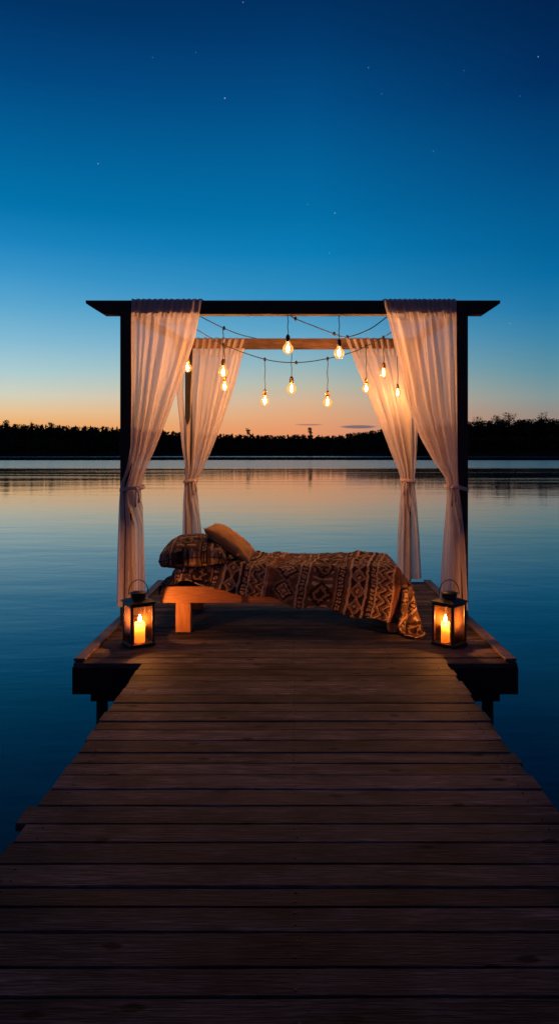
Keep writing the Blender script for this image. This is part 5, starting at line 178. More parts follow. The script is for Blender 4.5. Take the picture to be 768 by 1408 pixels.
479,21,21,6,19,11,5,1,2,-1,-1,0,0,2,1,2,3,3,2,6,-9,-5,-3,-2,-1,0,0,1,1,4,-2,3,-1,4,-5,2,-4,4,-5,-1,-1,0,0,3,3,6,5,8,-7,-4,-4,-2,-3,-3,-2,0,0,0,2,2,2,4,7,3,5,5,-12,-7,-6,-4,-1,0,0,0,0,0,0,0,3,17,-9,-11,0,0,0,0,0,0,0,0,0,0,0,1,-6,-13,-19,-20,-19,-17,-19,-19,-15,-23,-23,-22,-23,-22,-23,-22,-23,-22,-23,-22,-23,-22,-23,-22,-23,-22,-14,-6,-1,0,0,
471,20,20,17,14,9,5,2,2,1,1,0,0,1,0,0,2,4,-2,8,-1,-10,-2,0,0,0,0,0,0,0,2,4,-2,5,-7,-2,0,0,6,-5,-1,0,0,1,2,5,5,8,-7,-3,-2,-3,-2,-2,-2,0,0,0,0,1,2,5,2,3,1,10,1,-14,-7,-4,0,0,0,0,0,0,0,0,2,17,-13,-5,-1,0,0,0,0,0,0,2,-2,0,0,0,-7,-14,-20,-20,-19,-18,-15,-18,-19,-23,-23,-22,-23,-22,-23,-22,-23,-22,-23,-22,-22,-23,-22,-23,-22,-23,-13,-4,0,0,0,
479,4,12,18,16,6,9,4,2,1,3,3,2,1,1,0,1,1,1,0,8,-10,0,0,0,0,0,0,0,0,0,4,-2,6,-8,0,0,0,0,5,-5,0,0,0,1,3,5,9,-8,-3,-2,0,-2,-1,-2,0,0,0,0,0,0,2,2,3,1,3,11,-4,-14,-4,0,0,0,0,0,0,0,0,1,17,-13,-2,-3,0,0,0,0,0,0,0,4,-4,0,0,-9,-15,-21,-21,-18,-18,-18,-14,-21,-23,-22,-22,-23,-22,-23,-22,-23,-22,-23,-22,-23,-22,-22,-23,-22,-23,-11,-2,0,0,0,
467,18,12,0,14,6,12,-1,3,5,4,3,4,2,3,3,2,1,1,1,7,-6,2,0,-1,0,0,0,0,0,0,2,-2,7,-7,4,-5,1,4,-4,0,0,0,0,0,2,4,8,-7,-3,-2,-1,3,-3,1,-2,0,0,0,0,0,0,1,1,2,0,5,11,-12,-8,0,0,0,0,0,0,0,0,0,17,-13,-4,0,0,0,0,0,0,0,0,0,4,-4,-1,-10,-17,-21,-21,-20,-18,-17,-13,-21,-23,-22,-23,-22,-23,-22,-23,-22,-23,-22,-22,-23,-22,-22,-23,-22,-23,-9,0,0,0,0,
456,18,9,-1,10,15,0,1,4,2,7,3,5,3,5,3,3,3,2,4,1,4,1,0,1,1,1,1,0,0,0,0,0,6,-6,0,4,-4,4,-4,0,0,0,0,0,0,3,8,-7,-3,-1,0,0,5,-5,3,0,-3,0,0,0,0,0,0,1,0,1,4,11,-15,5,-6,-1,0,0,0,0,0,0,15,-11,-4,0,0,0,0,0,0,0,0,0,0,2,-5,-11,-17,-22,-21,-20,-18,-17,-13,-21,-23,-22,-23,-22,-23,-22,-23,-22,-23,-22,-23,-22,-23,-22,-22,-22,-22,-6,0,0,0,0,
446,17,2,5,15,0,1,2,2,6,4,7,1,3,5,4,4,3,6,0,5,3,2,3,3,2,2,2,2,2,1,1,0,1,4,-4,0,0,3,-3,0,0,0,0,3,-3,1,8,-8,-1,0,0,0,0,5,-5,0,0,0,0,0,0,0,0,0,0,0,1,4,8,-13,10,-7,-3,0,0,0,0,0,14,-8,-6,0,0,0,0,0,0,0,0,0,0,1,-5,-13,-19,-18,-22,-16,-21,-18,-14,-22,-23,-22,-23,-22,-23,-22,-23,-22,-23,-22,-23,-22,-23,-22,-22,-23,-19,-4,0,0,0,0,
436,14,0,13,0,1,2,1,4,6,8,2,1,5,4,5,2,3,8,-1,4,3,4,2,4,3,4,3,3,3,3,3,2,2,2,3,0,1,-1,0,0,0,0,3,-3,0,0,7,-7,0,0,0,0,0,0,5,-5,0,0,0,0,0,0,0,0,0,0,0,0,3,6,-9,13,-8,-5,0,0,0,0,6,6,-11,-1,3,-3,0,0,0,0,0,0,0,1,-7,-14,-20,-20,-17,-20,-15,-19,-18,-22,-23,-22,-23,-22,-23,-22,-23,-22,-23,-22,-23,-22,-23,-23,-22,-22,-16,-3,0,0,0,0,
430,1,10,0,2,2,1,4,5,6,6,-1,4,5,4,5,1,4,7,0,2,4,2,4,2,5,2,5,3,4,4,4,3,3,3,3,2,3,3,1,2,1,2,-1,1,0,-1,4,-4,0,0,0,2,-2,0,0,4,-4,0,0,0,0,0,0,0,0,0,0,0,0,1,4,-5,15,-2,-8,-2,0,0,3,6,-10,5,-7,0,0,0,0,0,0,0,0,0,-8,-16,-20,-19,-19,-19,-18,-17,-17,-23,-22,-22,-23,-22,-23,-22,-23,-22,-23,-22,-23,-23,-22,-23,-22,-21,-13,-3,0,0,0,0,
414,3,3,3,4,0,3,4,6,6,0,4,2,5,3,6,1,3,7,1,1,5,1,2,3,5,2,5,3,3,5,3,4,4,3,4,5,3,3,4,3,3,2,3,1,1,2,1,0,0,0,0,0,4,-4,0,0,2,-2,0,0,0,0,0,0,0,0,0,0,0,0,0,0,1,16,2,-9,-2,-1,1,5,-7,4,-10,0,0,0,0,0,0,0,0,-1,-10,-17,-20,-19,-18,-19,-18,-15,-20,-23,-23,-22,-22,-23,-22,-22,-23,-22,-23,-22,-23,-23,-23,-23,-22,-19,-9,-4,0,0,0,0,
391,4,4,5,5,5,4,4,4,0,4,2,3,4,3,6,0,3,7,3,0,5,0,2,4,2,3,5,3,4,4,5,2,4,2,4,6,1,5,5,4,4,4,4,3,2,3,3,2,2,2,1,1,0,3,-3,0,0,0,0,0,0,0,0,0,0,0,0,0,0,0,0,0,0,4,15,6,-9,-2,2,-5,6,-10,-6,-1,0,0,0,0,0,0,0,-2,-11,-18,-21,-18,-19,-18,-19,-15,-22,-21,-23,-22,-23,-22,-23,-22,-22,-23,-22,-22,-23,-24,-23,-22,-21,-16,-7,-5,-1,0,0,0,
368,4,5,4,6,4,5,5,4,4,4,4,3,3,3,4,1,2,5,6,-1,5,1,1,2,3,3,4,6,3,4,5,2,3,2,4,5,1,3,4,5,5,5,4,3,4,4,4,4,4,3,3,2,3,1,2,1,0,1,0,0,0,0,0,0,0,0,0,0,0,0,0,0,0,0,7,14,10,-8,-1,-2,3,-8,-11,-2,-2,0,0,0,0,0,0,-4,-12,-19,-20,-19,-18,-19,-18,-15,-22,-23,-22,-23,-22,-22,-23,-22,-23,-22,-23,-22,-23,-23,-23,-23,-19,-9,-9,1,-3,-6,0,0,
346,4,4,5,5,5,4,6,4,4,3,5,4,4,5,3,4,4,3,3,1,5,0,2,2,2,3,4,7,2,3,6,3,1,3,2,6,1,2,3,5,5,6,2,3,4,4,5,5,5,5,3,4,4,3,2,3,2,3,2,1,1,1,1,0,0,0,0,4,-4,0,0,0,0,0,1,9,14,12,-5,0,-14,-1,-4,-3,-2,-2,-2,-3,0,0,1,-7,-14,-19,-19,-19,-18,-17,-19,-16,-23,-23,-22,-23,-22,-23,-22,-23,-22,-23,-22,-22,-23,-23,-23,-23,-8,-8,-8,-8,-9,4,-4,0,
323,4,4,5,5,5,5,5,4,4,4,4,5,4,4,4,4,4,3,5,4,4,3,3,3,2,3,1,6,1,4,4,5,0,3,3,2,5,1,3,4,5,5,2,3,4,4,3,5,4,5,4,5,5,4,4,3,4,4,3,3,3,2,3,2,1,1,2,-1,3,-2,0,0,0,0,0,4,12,13,12,-42,15,-6,-3,-2,-2,-1,0,0,0,0,0,-8,-15,-20,-19,-19,-18,-17,-16,-19,-23,-23,-22,-23,-22,-23,-23,-22,-23,-22,-22,-23,-22,-23,-23,-22,-16,-8,-8,-6,0,0,0,0,
300,4,5,4,5,5,5,5,4,4,4,4,5,4,4,4,4,5,4,3,4,4,4,3,4,4,4,4,4,3,3,3,5,1,2,3,3,2,2,4,4,3,4,3,3,3,3,3,4,5,4,5,5,4,4,5,3,5,4,4,5,3,4,3,4,3,3,2,3,2,3,1,1,-1,0,1,-1,13,15,3,-2,-16,-5,-5,-2,-1,0,0,0,0,0,0,-10,-16,-21,-19,-18,-19,-17,-15,-21,-23,-22,-23,-22,-23,-22,-23,-23,-22,-22,-23,-22,-23,-22,-23,-22,-17,-9,-6,-2,0,0,0,0,
278,4,4,4,5,5,5,5,4,4,4,4,5,5,4,4,4,4,4,4,4,3,4,4,4,3,5,4,4,4,5,4,4,4,4,3,3,2,2,3,2,3,3,4,2,3,2,2,4,4,5,5,4,6,3,4,3,4,4,4,6,3,5,4,4,4,4,4,4,3,3,3,2,4,1,2,-1,16,-2,9,-8,6,0,-6,-8,-2,-2,0,0,0,0,-2,-11,-16,-21,-20,-19,-17,-18,-15,-21,-23,-22,-23,-22,-23,-23,-23,-23,-22,-22,-22,-23,-22,-22,-23,-22,-18,-8,-4,0,0,0,0,0,
255,4,5,4,4,5,5,5,4,4,4,4,5,5,4,4,5,4,4,3,4,3,4,4,4,4,4,4,5,4,4,4,5,4,4,5,4,4,4,4,4,3,2,2,3,1,1,2,2,5,4,5,4,7,1,3,4,4,3,4,6,3,4,4,4,5,4,4,5,5,5,5,5,5,4,-3,10,-2,14,-7,4,-6,2,8,1,-2,-1,-2,-2,-1,-1,-4,-12,-18,-21,-17,-20,-19,-17,-16,-21,-23,-22,-23,-23,-23,-23,-22,-23,-22,-23,-22,-22,-23,-22,-22,-23,-17,-7,-1,0,0,0,0,0,
233,4,4,4,5,4,5,5,4,4,4,5,5,4,5,4,4,4,4,4,3,3,4,4,5,4,4,4,4,4,5,4,4,4,5,4,4,4,5,5,5,4,5,4,4,3,3,3,1,-1,4,3,4,4,6,0,3,3,4,3,5,3,3,4,4,5,4,4,5,6,4,5,5,6,5,8,-1,12,9,-8,7,-7,4,-1,5,2,0,0,0,-1,0,-4,-12,-19,-19,-20,-16,-20,-18,-16,-22,-23,-22,-23,-23,-23,-23,-22,-23,-22,-23,-22,-23,-22,-22,-23,-22,-18,-3,0,0,0,0,0,0,
210,4,5,4,4,5,5,4,5,4,4,5,4,5,4,5,4,4,3,3,3,4,4,5,4,4,4,5,4,4,4,4,5,4,4,5,4,4,5,4,5,5,4,5,5,5,5,5,4,3,3,3,3,-1,2,3,3,3,2,4,0,4,4,3,4,4,5,4,5,4,5,5,6,7,7,4,6,7,14,-4,-2,3,1,1,1,1,-2,2,1,1,2,1,-10,-21,-19,-17,-20,-14,-20,-17,-23,-22,-23,-22,-23,-23,-23,-22,-23,-22,-23,-22,-23,-22,-22,-23,-20,-19,0,0,0,0,0,0,0,
187,4,5,4,5,5,4,5,4,4,5,4,5,4,5,4,4,3,3,4,3,4,5,4,4,5,4,4,4,4,4,5,4,5,4,4,5,4,4,5,5,4,5,4,5,5,5,5,5,5,4,5,4,4,4,3,3,2,-1,0,2,2,3,3,3,4,4,4,5,4,5,5,5,7,6,4,6,13,11,-8,1,1,0,2,1,1,2,1,2,1,2,-1,5,-18,-22,-20,-16,-18,-13,-20,-23,-23,-22,-23,-22,-23,-23,-22,-23,-22,-23,-22,-23,-22,-23,-22,-23,-12,0,0,0,0,0,0,0,
165,4,4,4,5,5,5,5,4,4,4,4,5,5,4,4,3,4,3,4,4,4,4,5,4,4,5,4,4,4,4,5,4,4,4,5,4,5,4,5,5,4,5,4,5,5,5,4,5,5,5,4,5,5,5,4,5,4,4,4,3,2,1,1,0,2,2,3,3,4,4,6,6,5,4,5,10,12,11,-10,-2,1,1,1,2,1,1,2,1,2,2,1,4,-9,-13,-20,-21,-16,-10,-22,-22,-23,-22,-23,-23,-22,-23,-22,-23,-22,-23,-22,-23,-22,-23,-22,-23,-8,0,0,0,0,0,0,0,
142,4,4,4,5,6,5,4,5,4,4,4,5,4,5,4,3,3,3,4,4,5,4,4,5,4,4,5,4,4,4,4,4,5,4,5,4,4,5,5,4,5,4,5,5,4,5,5,5,5,4,5,4,5,5,4,5,5,5,5,6,4,4,4,3,2,1,0,0,1,3,3,5,4,5,8,10,10,12,-10,-4,0,1,1,1,1,2,1,2,1,2,2,5,-9,-9,-10,-18,-17,-9,-21,-23,-23,-23,-22,-23,-22,-23,-22,-23,-22,-23,-22,-23,-22,-23,-22,-23,-4,0,0,0,0,0,0,0]
import bpy, bmesh, math, random
import numpy as np
from mathutils import Vector, Matrix, noise
random.seed(7); rng = np.random.default_rng(7)
S = bpy.context.scene
C = S.collection
PI = math.pi
EYE = 1.6
FPX, HX, HY = 1000.0, 402.0, 624.0     # focal length and vanishing point of the survey, in photo pixels

def P(px, py, Y):
    "point seen at a survey pixel at depth Y"
    return Vector(((px-HX)/FPX*Y, Y, EYE-(py-HY)/FPX*Y))

def lin(c):
    return tuple(((v/255)/12.92 if v/255 <= .04045 else ((v/255+.055)/1.055)**2.4) for v in c)

# ------------------------------------------------------------------ objects
def tag(o, label, cat, group=None, kind=None):
    o['label'] = label; o['category'] = cat
    if group: o['group'] = group
    if kind: o['kind'] = kind
    return o

def empty(name, loc=(0, 0, 0), rotz=0.0):
    o = bpy.data.objects.new(name, None); C.objects.link(o)
    o.empty_display_size = .2; o.location = loc; o.rotation_euler = (0, 0, rotz)
    return o

class MB:
    "mesh builder: lists of vertices and faces, linked as one object"
    def __init__(s): s.v = []; s.f = []; s.m = []; s.a = []
    def add(s, vs, fs, mat=0, att=0.0):
        b = len(s.v); s.v += [tuple(p) for p in vs]
        for f in fs: s.f.append(tuple(i+b for i in f)); s.m.append(mat); s.a.append(att)
    def box(s, x0, x1, y0, y1, z0, z1, bev=0.0, mat=0, att=0.0, M=None):
        bm = bmesh.new(); bmesh.ops.create_cube(bm, size=1)
        for v in bm.verts:
            v.co = Vector((x0 if v.co.x < 0 else x1, y0 if v.co.y < 0 else y1, z0 if v.co.z < 0 else z1))
        if bev > 0: bmesh.ops.bevel(bm, geom=bm.edges[:], offset=bev, segments=2, profile=.5, affect='EDGES')
        if M is not None: bm.transform(M)
        s.bm(bm, mat, att)
    def bm(s, bm, mat=0, att=0.0):
        bm.verts.index_update()
        s.add([v.co[:] for v in bm.verts], [[v.index for v in f.verts] for f in bm.faces], mat, att); bm.free()
    def tube(s, pts, r, n=8, mat=0, cap=True):
        pts = [Vector(p) for p in pts]; rs = r if hasattr(r, '__len__') else [r]*len(pts)
        t = (pts[1]-pts[0]).normalized()
        u = t.cross(Vector((0, 0, 1)))
        if u.length < .05: u = t.cross(Vector((0, 1, 0)))
        u.normalize(); V = []
        for i, p in enumerate(pts):
            if i == 0: t = pts[1]-pts[0]
            elif i == len(pts)-1: t = pts[-1]-pts[-2]
            else: t = pts[i+1]-pts[i-1]
            t.normalize(); u = (u-t*u.dot(t)).normalized(); w = t.cross(u)
            for k in range(n):
                a = 2*PI*k/n; V.append(p+(u*math.cos(a)+w*math.sin(a))*rs[i])
        F = []
        for i in range(len(pts)-1):
            for k in range(n):
                a = i*n+k; b = i*n+(k+1) % n; F.append((a, b, b+n, a+n))
        if cap: F.append(tuple(reversed(range(n)))); F.append(tuple(range((len(pts)-1)*n, len(pts)*n)))
        s.add(V, F, mat)
    def lathe(s, prof, n=24, c=(0, 0, 0), mat=0, ov=1.0):
        V = []; F = []
        for r, z in prof:
            for k in range(n):
                a = 2*PI*k/n; V.append((c[0]+r*math.cos(a), c[1]+r*math.sin(a)*ov, c[2]+z))
        for i in range(len(prof)-1):
            for k in range(n):
                a = i*n+k; b = i*n+(k+1) % n; F.append((a, b, b+n, a+n))
        F.append(tuple(reversed(range(n)))); F.append(tuple(range((len(prof)-1)*n, len(prof)*n)))
        s.add(V, F, mat)
    def build(s, name, mats, parent=None, smooth=False, att=None):
        me = bpy.data.meshes.new(name); me.from_pydata(s.v, [], s.f)
        for m in (mats if isinstance(mats, (list, tuple)) else [mats]): me.materials.append(m)
        me.polygons.foreach_set('material_index', s.m)
        if smooth: me.polygons.foreach_set('use_smooth', [True]*len(s.f))
        if att:
            A = me.attributes.new(att, 'FLOAT', 'FACE'); A.data.foreach_set('value', s.a)
        me.update()
        o = bpy.data.objects.new(name, me); C.objects.link(o)
        if parent is not None: o.parent = parent
        return o

# ------------------------------------------------------------------ materials
class NT:
    def __init__(s, tree): s.t = tree; s.n = tree.nodes; s.l = tree.links
    def new(s, kind, **kw):
        x = s.n.new(kind)
        for k, v in kw.items(): setattr(x, k, v)
        return x
    def ln(s, a, b): s.l.new(a, b)
    def math(s, op, a, b=None, c=None, clamp=False):
        x = s.n.new('ShaderNodeMath'); x.operation = op; x.use_clamp = clamp
        for i, v in enumerate((a, b, c)):
            if v is None: continue
            if isinstance(v, (int, float)): x.inputs[i].default_value = v
            else: s.l.new(v, x.inputs[i])
        return x.outputs[0]
    def mix(s, f, a, b, mode='MIX'):
        x = s.n.new('ShaderNodeMix'); x.data_type = 'RGBA'; x.blend_type = mode
        for i, v in ((0, f), (6, a), (7, b)):
            if isinstance(v, (int, float)): x.inputs[i].default_value = v
            elif isinstance(v, (tuple, list)): x.inputs[i].default_value = (*v[:3], 1)
            else: s.l.new(v, x.inputs[i])
        return x.outputs[2]
    def ramp(s, fac, stops, interp='LINEAR'):
        x = s.n.new('ShaderNodeValToRGB'); cr = x.color_ramp; cr.interpolation = interp
        while len(cr.elements) < len(stops): cr.elements.new(.5)
        for e, (p, c) in zip(cr.elements, stops): e.position = p; e.color = (*c[:3], 1) if hasattr(c, '__len__') else (c, c, c, 1)
        if fac is not None: s.l.new(fac, x.inputs[0])
        return x.outputs[0]
    def map(s, v, a, b, c=0.0, d=1.0, smooth=False):
        x = s.n.new('ShaderNodeMapRange'); x.interpolation_type = 'SMOOTHSTEP' if smooth else 'LINEAR'
        s.l.new(v, x.inputs[0])
        for i, q in enumerate((a, b, c, d)): x.inputs[i+1].default_value = q
        return x.outputs[0]
    def noise(s, vec, scale, detail=3, rough=.5, dist=0.0):
        x = s.n.new('ShaderNodeTexNoise'); x.inputs['Scale'].default_value = scale
        x.inputs['Detail'].default_value = detail; x.inputs['Roughness'].default_value = rough; x.inputs['Distortion'].default_value = dist
        s.l.new(vec, x.inputs['Vector']); return x.outputs[0]
    def scale(s, vec, sc, loc=(0, 0, 0)):
        x = s.n.new('ShaderNodeMapping'); x.inputs['Scale'].default_value = sc; x.inputs['Location'].default_value = loc
        s.l.new(vec, x.inputs['Vector']); return x.outputs[0]
    def bump(s, h, dist, strength=1.0):
        x = s.n.new('ShaderNodeBump'); x.inputs['Distance'].default_value = dist
        if isinstance(strength, (int, float)): x.inputs['Strength'].default_value = strength
        else: s.l.new(strength, x.inputs['Strength'])
        s.l.new(h, x.inputs['Height']); return x.outputs[0]

def mat(name):
    m = bpy.data.materials.new(name); m.use_nodes = True; t = NT(m.node_tree); t.n.clear()
    out = t.new('ShaderNodeOutputMaterial'); return m, t, out

def principled(t, out, col=None, rough=.5, metal=0.0, spec=.5):
    b = t.new('ShaderNodeBsdfPrincipled')
    for k, v in (('Base Color', col), ('Roughness', rough), ('Metallic', metal), ('Specular IOR Level', spec)):
        if v is None: continue
        if isinstance(v, (int, float)): b.inputs[k].default_value = v
        elif isinstance(v, (tuple, list)): b.inputs[k].default_value = (*v[:3], 1)
        else: t.ln(v, b.inputs[k])
    if out is not None: t.ln(b.outputs[0], out.inputs[0])
    return b

def wood(name, lo, mid, hi, axis='X', rough=(.42, .68), att=None, bump=.0025, wear=True, grain=1.0, spec=.4):
    m, t, out = mat(name)
    tc = t.new('ShaderNodeTexCoord').outputs['Object']
    rnd = None
    if att:
        a = t.new('ShaderNodeAttribute'); a.attribute_name = att; rnd = a.outputs['Fac']
        off = t.new('ShaderNodeVectorMath', operation='SCALE'); off.inputs[0].default_value = (7.1, 3.3, 11.7); t.ln(rnd, off.inputs['Scale'])
        ad = t.new('ShaderNodeVectorMath', operation='ADD'); t.ln(tc, ad.inputs[0]); t.ln(off.outputs[0], ad.inputs[1]); tc = ad.outputs[0]
    k = {'X': (1, 9, 9), 'Y': (9, 1, 9), 'Z': (9, 9, 1)}[axis]
    big = t.noise(t.scale(tc, tuple(v*1.1*grain for v in k)), 1.0, 4, .6, 1.2)
    fine = t.noise(t.scale(tc, tuple((v*2.2 if v > 1 else 2.2)*2.4*grain for v in k)), 2.2, 4, .65, .4)
    hair = t.noise(t.scale(tc, tuple((v*9 if v > 1 else 3) for v in k)), 2.0, 2, .6)
    v = t.new('ShaderNodeTexVoronoi'); v.voronoi_dimensions = '2D'; v.inputs['Scale'].default_value = 1.0; t.ln(t.scale(tc, tuple({1: 1.7, 9: 3.4}[q] for q in k)), v.inputs['Vector'])
    cs_ = t.new('ShaderNodeSeparateColor'); t.ln(v.outputs['Color'], cs_.inputs[0])
    knot = t.math('MULTIPLY', t.map(t.math('ADD', v.outputs['Distance'], t.math('MULTIPLY', fine, .08)), .075, .115, 1.0, 0.0, True), t.math('GREATER_THAN', cs_.outputs[0], .35))
    g = t.math('ADD', t.math('MULTIPLY', big, .55), t.math('MULTIPLY', fine, .45))
    col = t.ramp(g, [(.34, lo), (.5, mid), (.64, hi)])
    col = t.mix(t.math('MULTIPLY', t.map(hair, .42, .60, 1.0, 0.0), .7), col, lo)
    col = t.mix(t.math('MULTIPLY', knot, .9), col, tuple(c*.25 for c in lo))
    if wear:
        blot = t.noise(t.scale(tc, (1.3, 2.2, 2)), 1.6, 3, .6)
        col = t.mix(1.0, col, t.ramp(blot, [(.32, (.38, .38, .40)), (.5, (.9, .9, .9)), (.68, (1.3, 1.26, 1.24))]), 'MULTIPLY')
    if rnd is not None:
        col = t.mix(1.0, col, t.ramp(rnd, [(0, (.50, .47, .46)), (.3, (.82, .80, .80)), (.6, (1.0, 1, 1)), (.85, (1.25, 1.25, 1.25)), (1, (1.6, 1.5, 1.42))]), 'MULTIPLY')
    r = t.map(g, .3, .7, rough[0], rough[1])
    b = principled(t, out, col, r, spec=spec)
    h = t.math('ADD', t.math('MULTIPLY', g, 1.0), t.math('MULTIPLY', hair, .5))
    h = t.math('SUBTRACT', h, t.math('MULTIPLY', knot, .25))
    t.ln(t.bump(h, bump), b.inputs['Normal'])
    return m

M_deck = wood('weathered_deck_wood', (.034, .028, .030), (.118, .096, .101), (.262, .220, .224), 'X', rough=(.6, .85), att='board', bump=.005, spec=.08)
M_trim = wood('trim_wood', (.05, .028, .022), (.11, .065, .05), (.18, .11, .088), 'Y')
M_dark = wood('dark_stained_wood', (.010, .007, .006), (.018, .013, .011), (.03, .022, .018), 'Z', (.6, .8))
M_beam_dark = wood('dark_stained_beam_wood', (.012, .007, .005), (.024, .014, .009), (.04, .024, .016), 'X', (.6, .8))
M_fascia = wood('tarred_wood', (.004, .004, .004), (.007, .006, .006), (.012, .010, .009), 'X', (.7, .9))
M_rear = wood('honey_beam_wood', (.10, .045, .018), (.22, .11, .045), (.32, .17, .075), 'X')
M_pine = wood('pine_rail_wood', (.34, .12, .035), (.50, .21, .065), (.60, .28, .10), 'X', (.4, .6), bump=.0012, wear=False)
M_pine_leg = wood('pine_leg_wood', (.34, .12, .035), (.50, .21, .065), (.60, .28, .10), 'Z', (.4, .6), bump=.0012, wear=False)

def simple(name, col, rough=.5, metal=0.0, nsc=None, var=.3, bump=0.0):
    m, t, out = mat(name)
    c = col; b = principled(t, out, col, rough, metal)
    if nsc:
        tc = t.new('ShaderNodeTexCoord').outputs['Object']; n = t.noise(tc, nsc, 4, .6)
        c = t.ramp(n, [(.3, tuple(v*(1-var) for v in col)), (.7, tuple(v*(1+var) for v in col))]); t.ln(c, b.inputs['Base Color'])
        t.ln(t.map(n, .3, .7, max(rough-.12, .05), min(rough+.12, 1)), b.inputs['Roughness'])
        if bump: t.ln(t.bump(n, bump), b.inputs['Normal'])
    return m
M_metal = simple('black_painted_metal', (.012, .011, .010), .42, .3, 18, .35, .0006)
M_nail = simple('rusty_nail', (.02, .013, .010), .6, .6)
M_brass = simple('aged_brass', (.30, .16, .05), .38, .9, 30, .35)
M_cable = simple('black_rubber_cable', (.012, .011, .011), .55)
M_tie = simple('tieback_cloth', (.55, .42, .38), .9, 0, 60, .15, .001)
M_mattress = simple('dark_brown_mattress_cloth', (.035, .020, .015), .95, 0, 40, .25, .002)
M_wick = simple('burnt_wick', (.01, .008, .007), .9)
M_land = simple('dark_shore_soil', (.012, .013, .009), .95, 0, .05, .3)
M_trunk = simple('tree_bark', (.03, .022, .016), .95, 0, 2, .3)

def mat_foliage():
    m, t, out = mat('dark_tree_foliage')
    tc = t.new('ShaderNodeTexCoord').outputs['Object']; n = t.noise(tc, .35, 3, .6)
    principled(t, out, t.ramp(n, [(.35, (.012, .018, .010)), (.65, (.035, .050, .022))]), .8, spec=.2); return m
M_fol = mat_foliage()

def mat_curtain(name, tint=(.88, .76, .70)):
    m, t, out = mat(name)
    uv = t.new('ShaderNodeUVMap').outputs[0]
    w1 = t.noise(t.scale(uv, (420, 6, 1)), 1, 2); w2 = t.noise(t.scale(uv, (6, 520, 1)), 1, 2)
    weave = t.math('ADD', w1, w2)
    cl = t.noise(t.scale(uv, (3, 3, 1)), 2, 3)
    col = t.mix(t.math('MULTIPLY', cl, .35), tint, tuple(c*.72 for c in tint))
    dif = t.new('ShaderNodeBsdfDiffuse'); tr = t.new('ShaderNodeBsdfTranslucent'); tp = t.new('ShaderNodeBsdfTransparent')
    t.ln(col, dif.inputs[0]); t.ln(col, tr.inputs[0])
    bp = t.bump(weave, .0006); t.ln(bp, dif.inputs['Normal'])
    a = t.new('ShaderNodeMixShader'); a.inputs[0].default_value = .5; t.ln(dif.outputs[0], a.inputs[1]); t.ln(tr.outputs[0], a.inputs[2])
    b = t.new('ShaderNodeMixShader')
    at = t.new('ShaderNodeAttribute'); at.attribute_name = 'hem'
    f = t.math('SUBTRACT', t.map(weave, .75, 1.25, .19, .06), t.math('MULTIPLY', at.outputs['Fac'], .12), clamp=True)
    t.ln(f, b.inputs[0]); t.ln(a.outputs[0], b.inputs[1]); t.ln(tp.outputs[0], b.inputs[2])
    t.ln(b.outputs[0], out.inputs[0]); return m
M_curt = mat_curtain('sheer_voile')

def mat_glass(name, tint=(1, 1, 1), glow=None, rough=.0, base=.03, amber_haze=0.0):
    m, t, out = mat(name)
    tp = t.new('ShaderNodeBsdfTransparent'); tp.inputs[0].default_value = (*tint, 1)
    gl = t.new('ShaderNodeBsdfGlossy'); gl.inputs['Roughness'].default_value = rough
    fr = t.new('ShaderNodeFresnel'); fr.inputs[0].default_value = 1.5
    mx = t.new('ShaderNodeMixShader'); t.ln(t.math('ADD', fr.outputs[0], base), mx.inputs[0]); t.ln(tp.outputs[0], mx.inputs[1]); t.ln(gl.outputs[0], mx.inputs[2])
    last = mx.outputs[0]
    if amber_haze:
        tc = t.new('ShaderNodeTexCoord').outputs['Object']; n = t.noise(tc, 14, 4, .6)
        tl = t.new('ShaderNodeBsdfTranslucent'); tl.inputs[0].default_value = (.9, .40, .13, 1)  # amber candle glow put into the pane colour as orange translucent haze
        ms = t.new('ShaderNodeMixShader'); t.ln(t.map(n, .3, .7, amber_haze*.4, amber_haze*1.6), ms.inputs[0]); t.ln(last, ms.inputs[1]); t.ln(tl.outputs[0], ms.inputs[2]); last = ms.outputs[0]
    if glow:
        em = t.new('ShaderNodeEmission'); em.inputs[0].default_value = (*glow[0], 1); em.inputs[1].default_value = glow[1]
        ad = t.new('ShaderNodeAddShader'); t.ln(last, ad.inputs[0]); t.ln(em.outputs[0], ad.inputs[1]); last = ad.outputs[0]
    t.ln(last, out.inputs[0]); return m
M_pane = mat_glass('lantern_glass', (.94, .88, .80), None, .03, .02, .014)
M_bulb = mat_glass('amber_bulb_glass', (1, .88, .66), ((1, .36, .06), .42), 0.0, .0)

def mat_emit(name, col, s):
    m, t, out = mat(name); e = t.new('ShaderNodeEmission'); e.inputs[0].default_value = (*col, 1); e.inputs[1].default_value = s
    t.ln(e.outputs[0], out.inputs[0]); return m
M_fil = mat_emit('glowing_filament', (1, .47, .19), FIL)
M_flame = mat_emit('candle_flame', (1, .38, .085), FLAME)

def mat_wax():
    m, t, out = mat('candle_wax')
    tc = t.new('ShaderNodeTexCoord').outputs['Object']; n = t.noise(tc, 30, 3)
    col = t.mix(n, (.86, .46, .17), (.94, .56, .24))
    d = t.new('ShaderNodeBsdfDiffuse'); r = t.new('ShaderNodeBsdfTranslucent'); g = t.new('ShaderNodeBsdfGlossy'); g.inputs['Roughness'].default_value = .35
    t.ln(col, d.inputs[0]); t.ln(col, r.inputs[0])
    m1 = t.new('ShaderNodeMixShader'); m1.inputs[0].default_value = .6; t.ln(d.outputs[0], m1.inputs[1]); t.ln(r.outputs[0], m1.inputs[2])
    m2 = t.new('ShaderNodeMixShader'); m2.inputs[0].default_value = .03; t.ln(m1.outputs[0], m2.inputs[1]); t.ln(g.outputs[0], m2.inputs[2])
    t.ln(m2.outputs[0], out.inputs[0]); return m
M_wax_glow = mat_emit('candle_glow_core', (1, .31, .05), WAX_GLOW)  # added emitter, makes the candle body glow from within
M_wax = mat_wax()

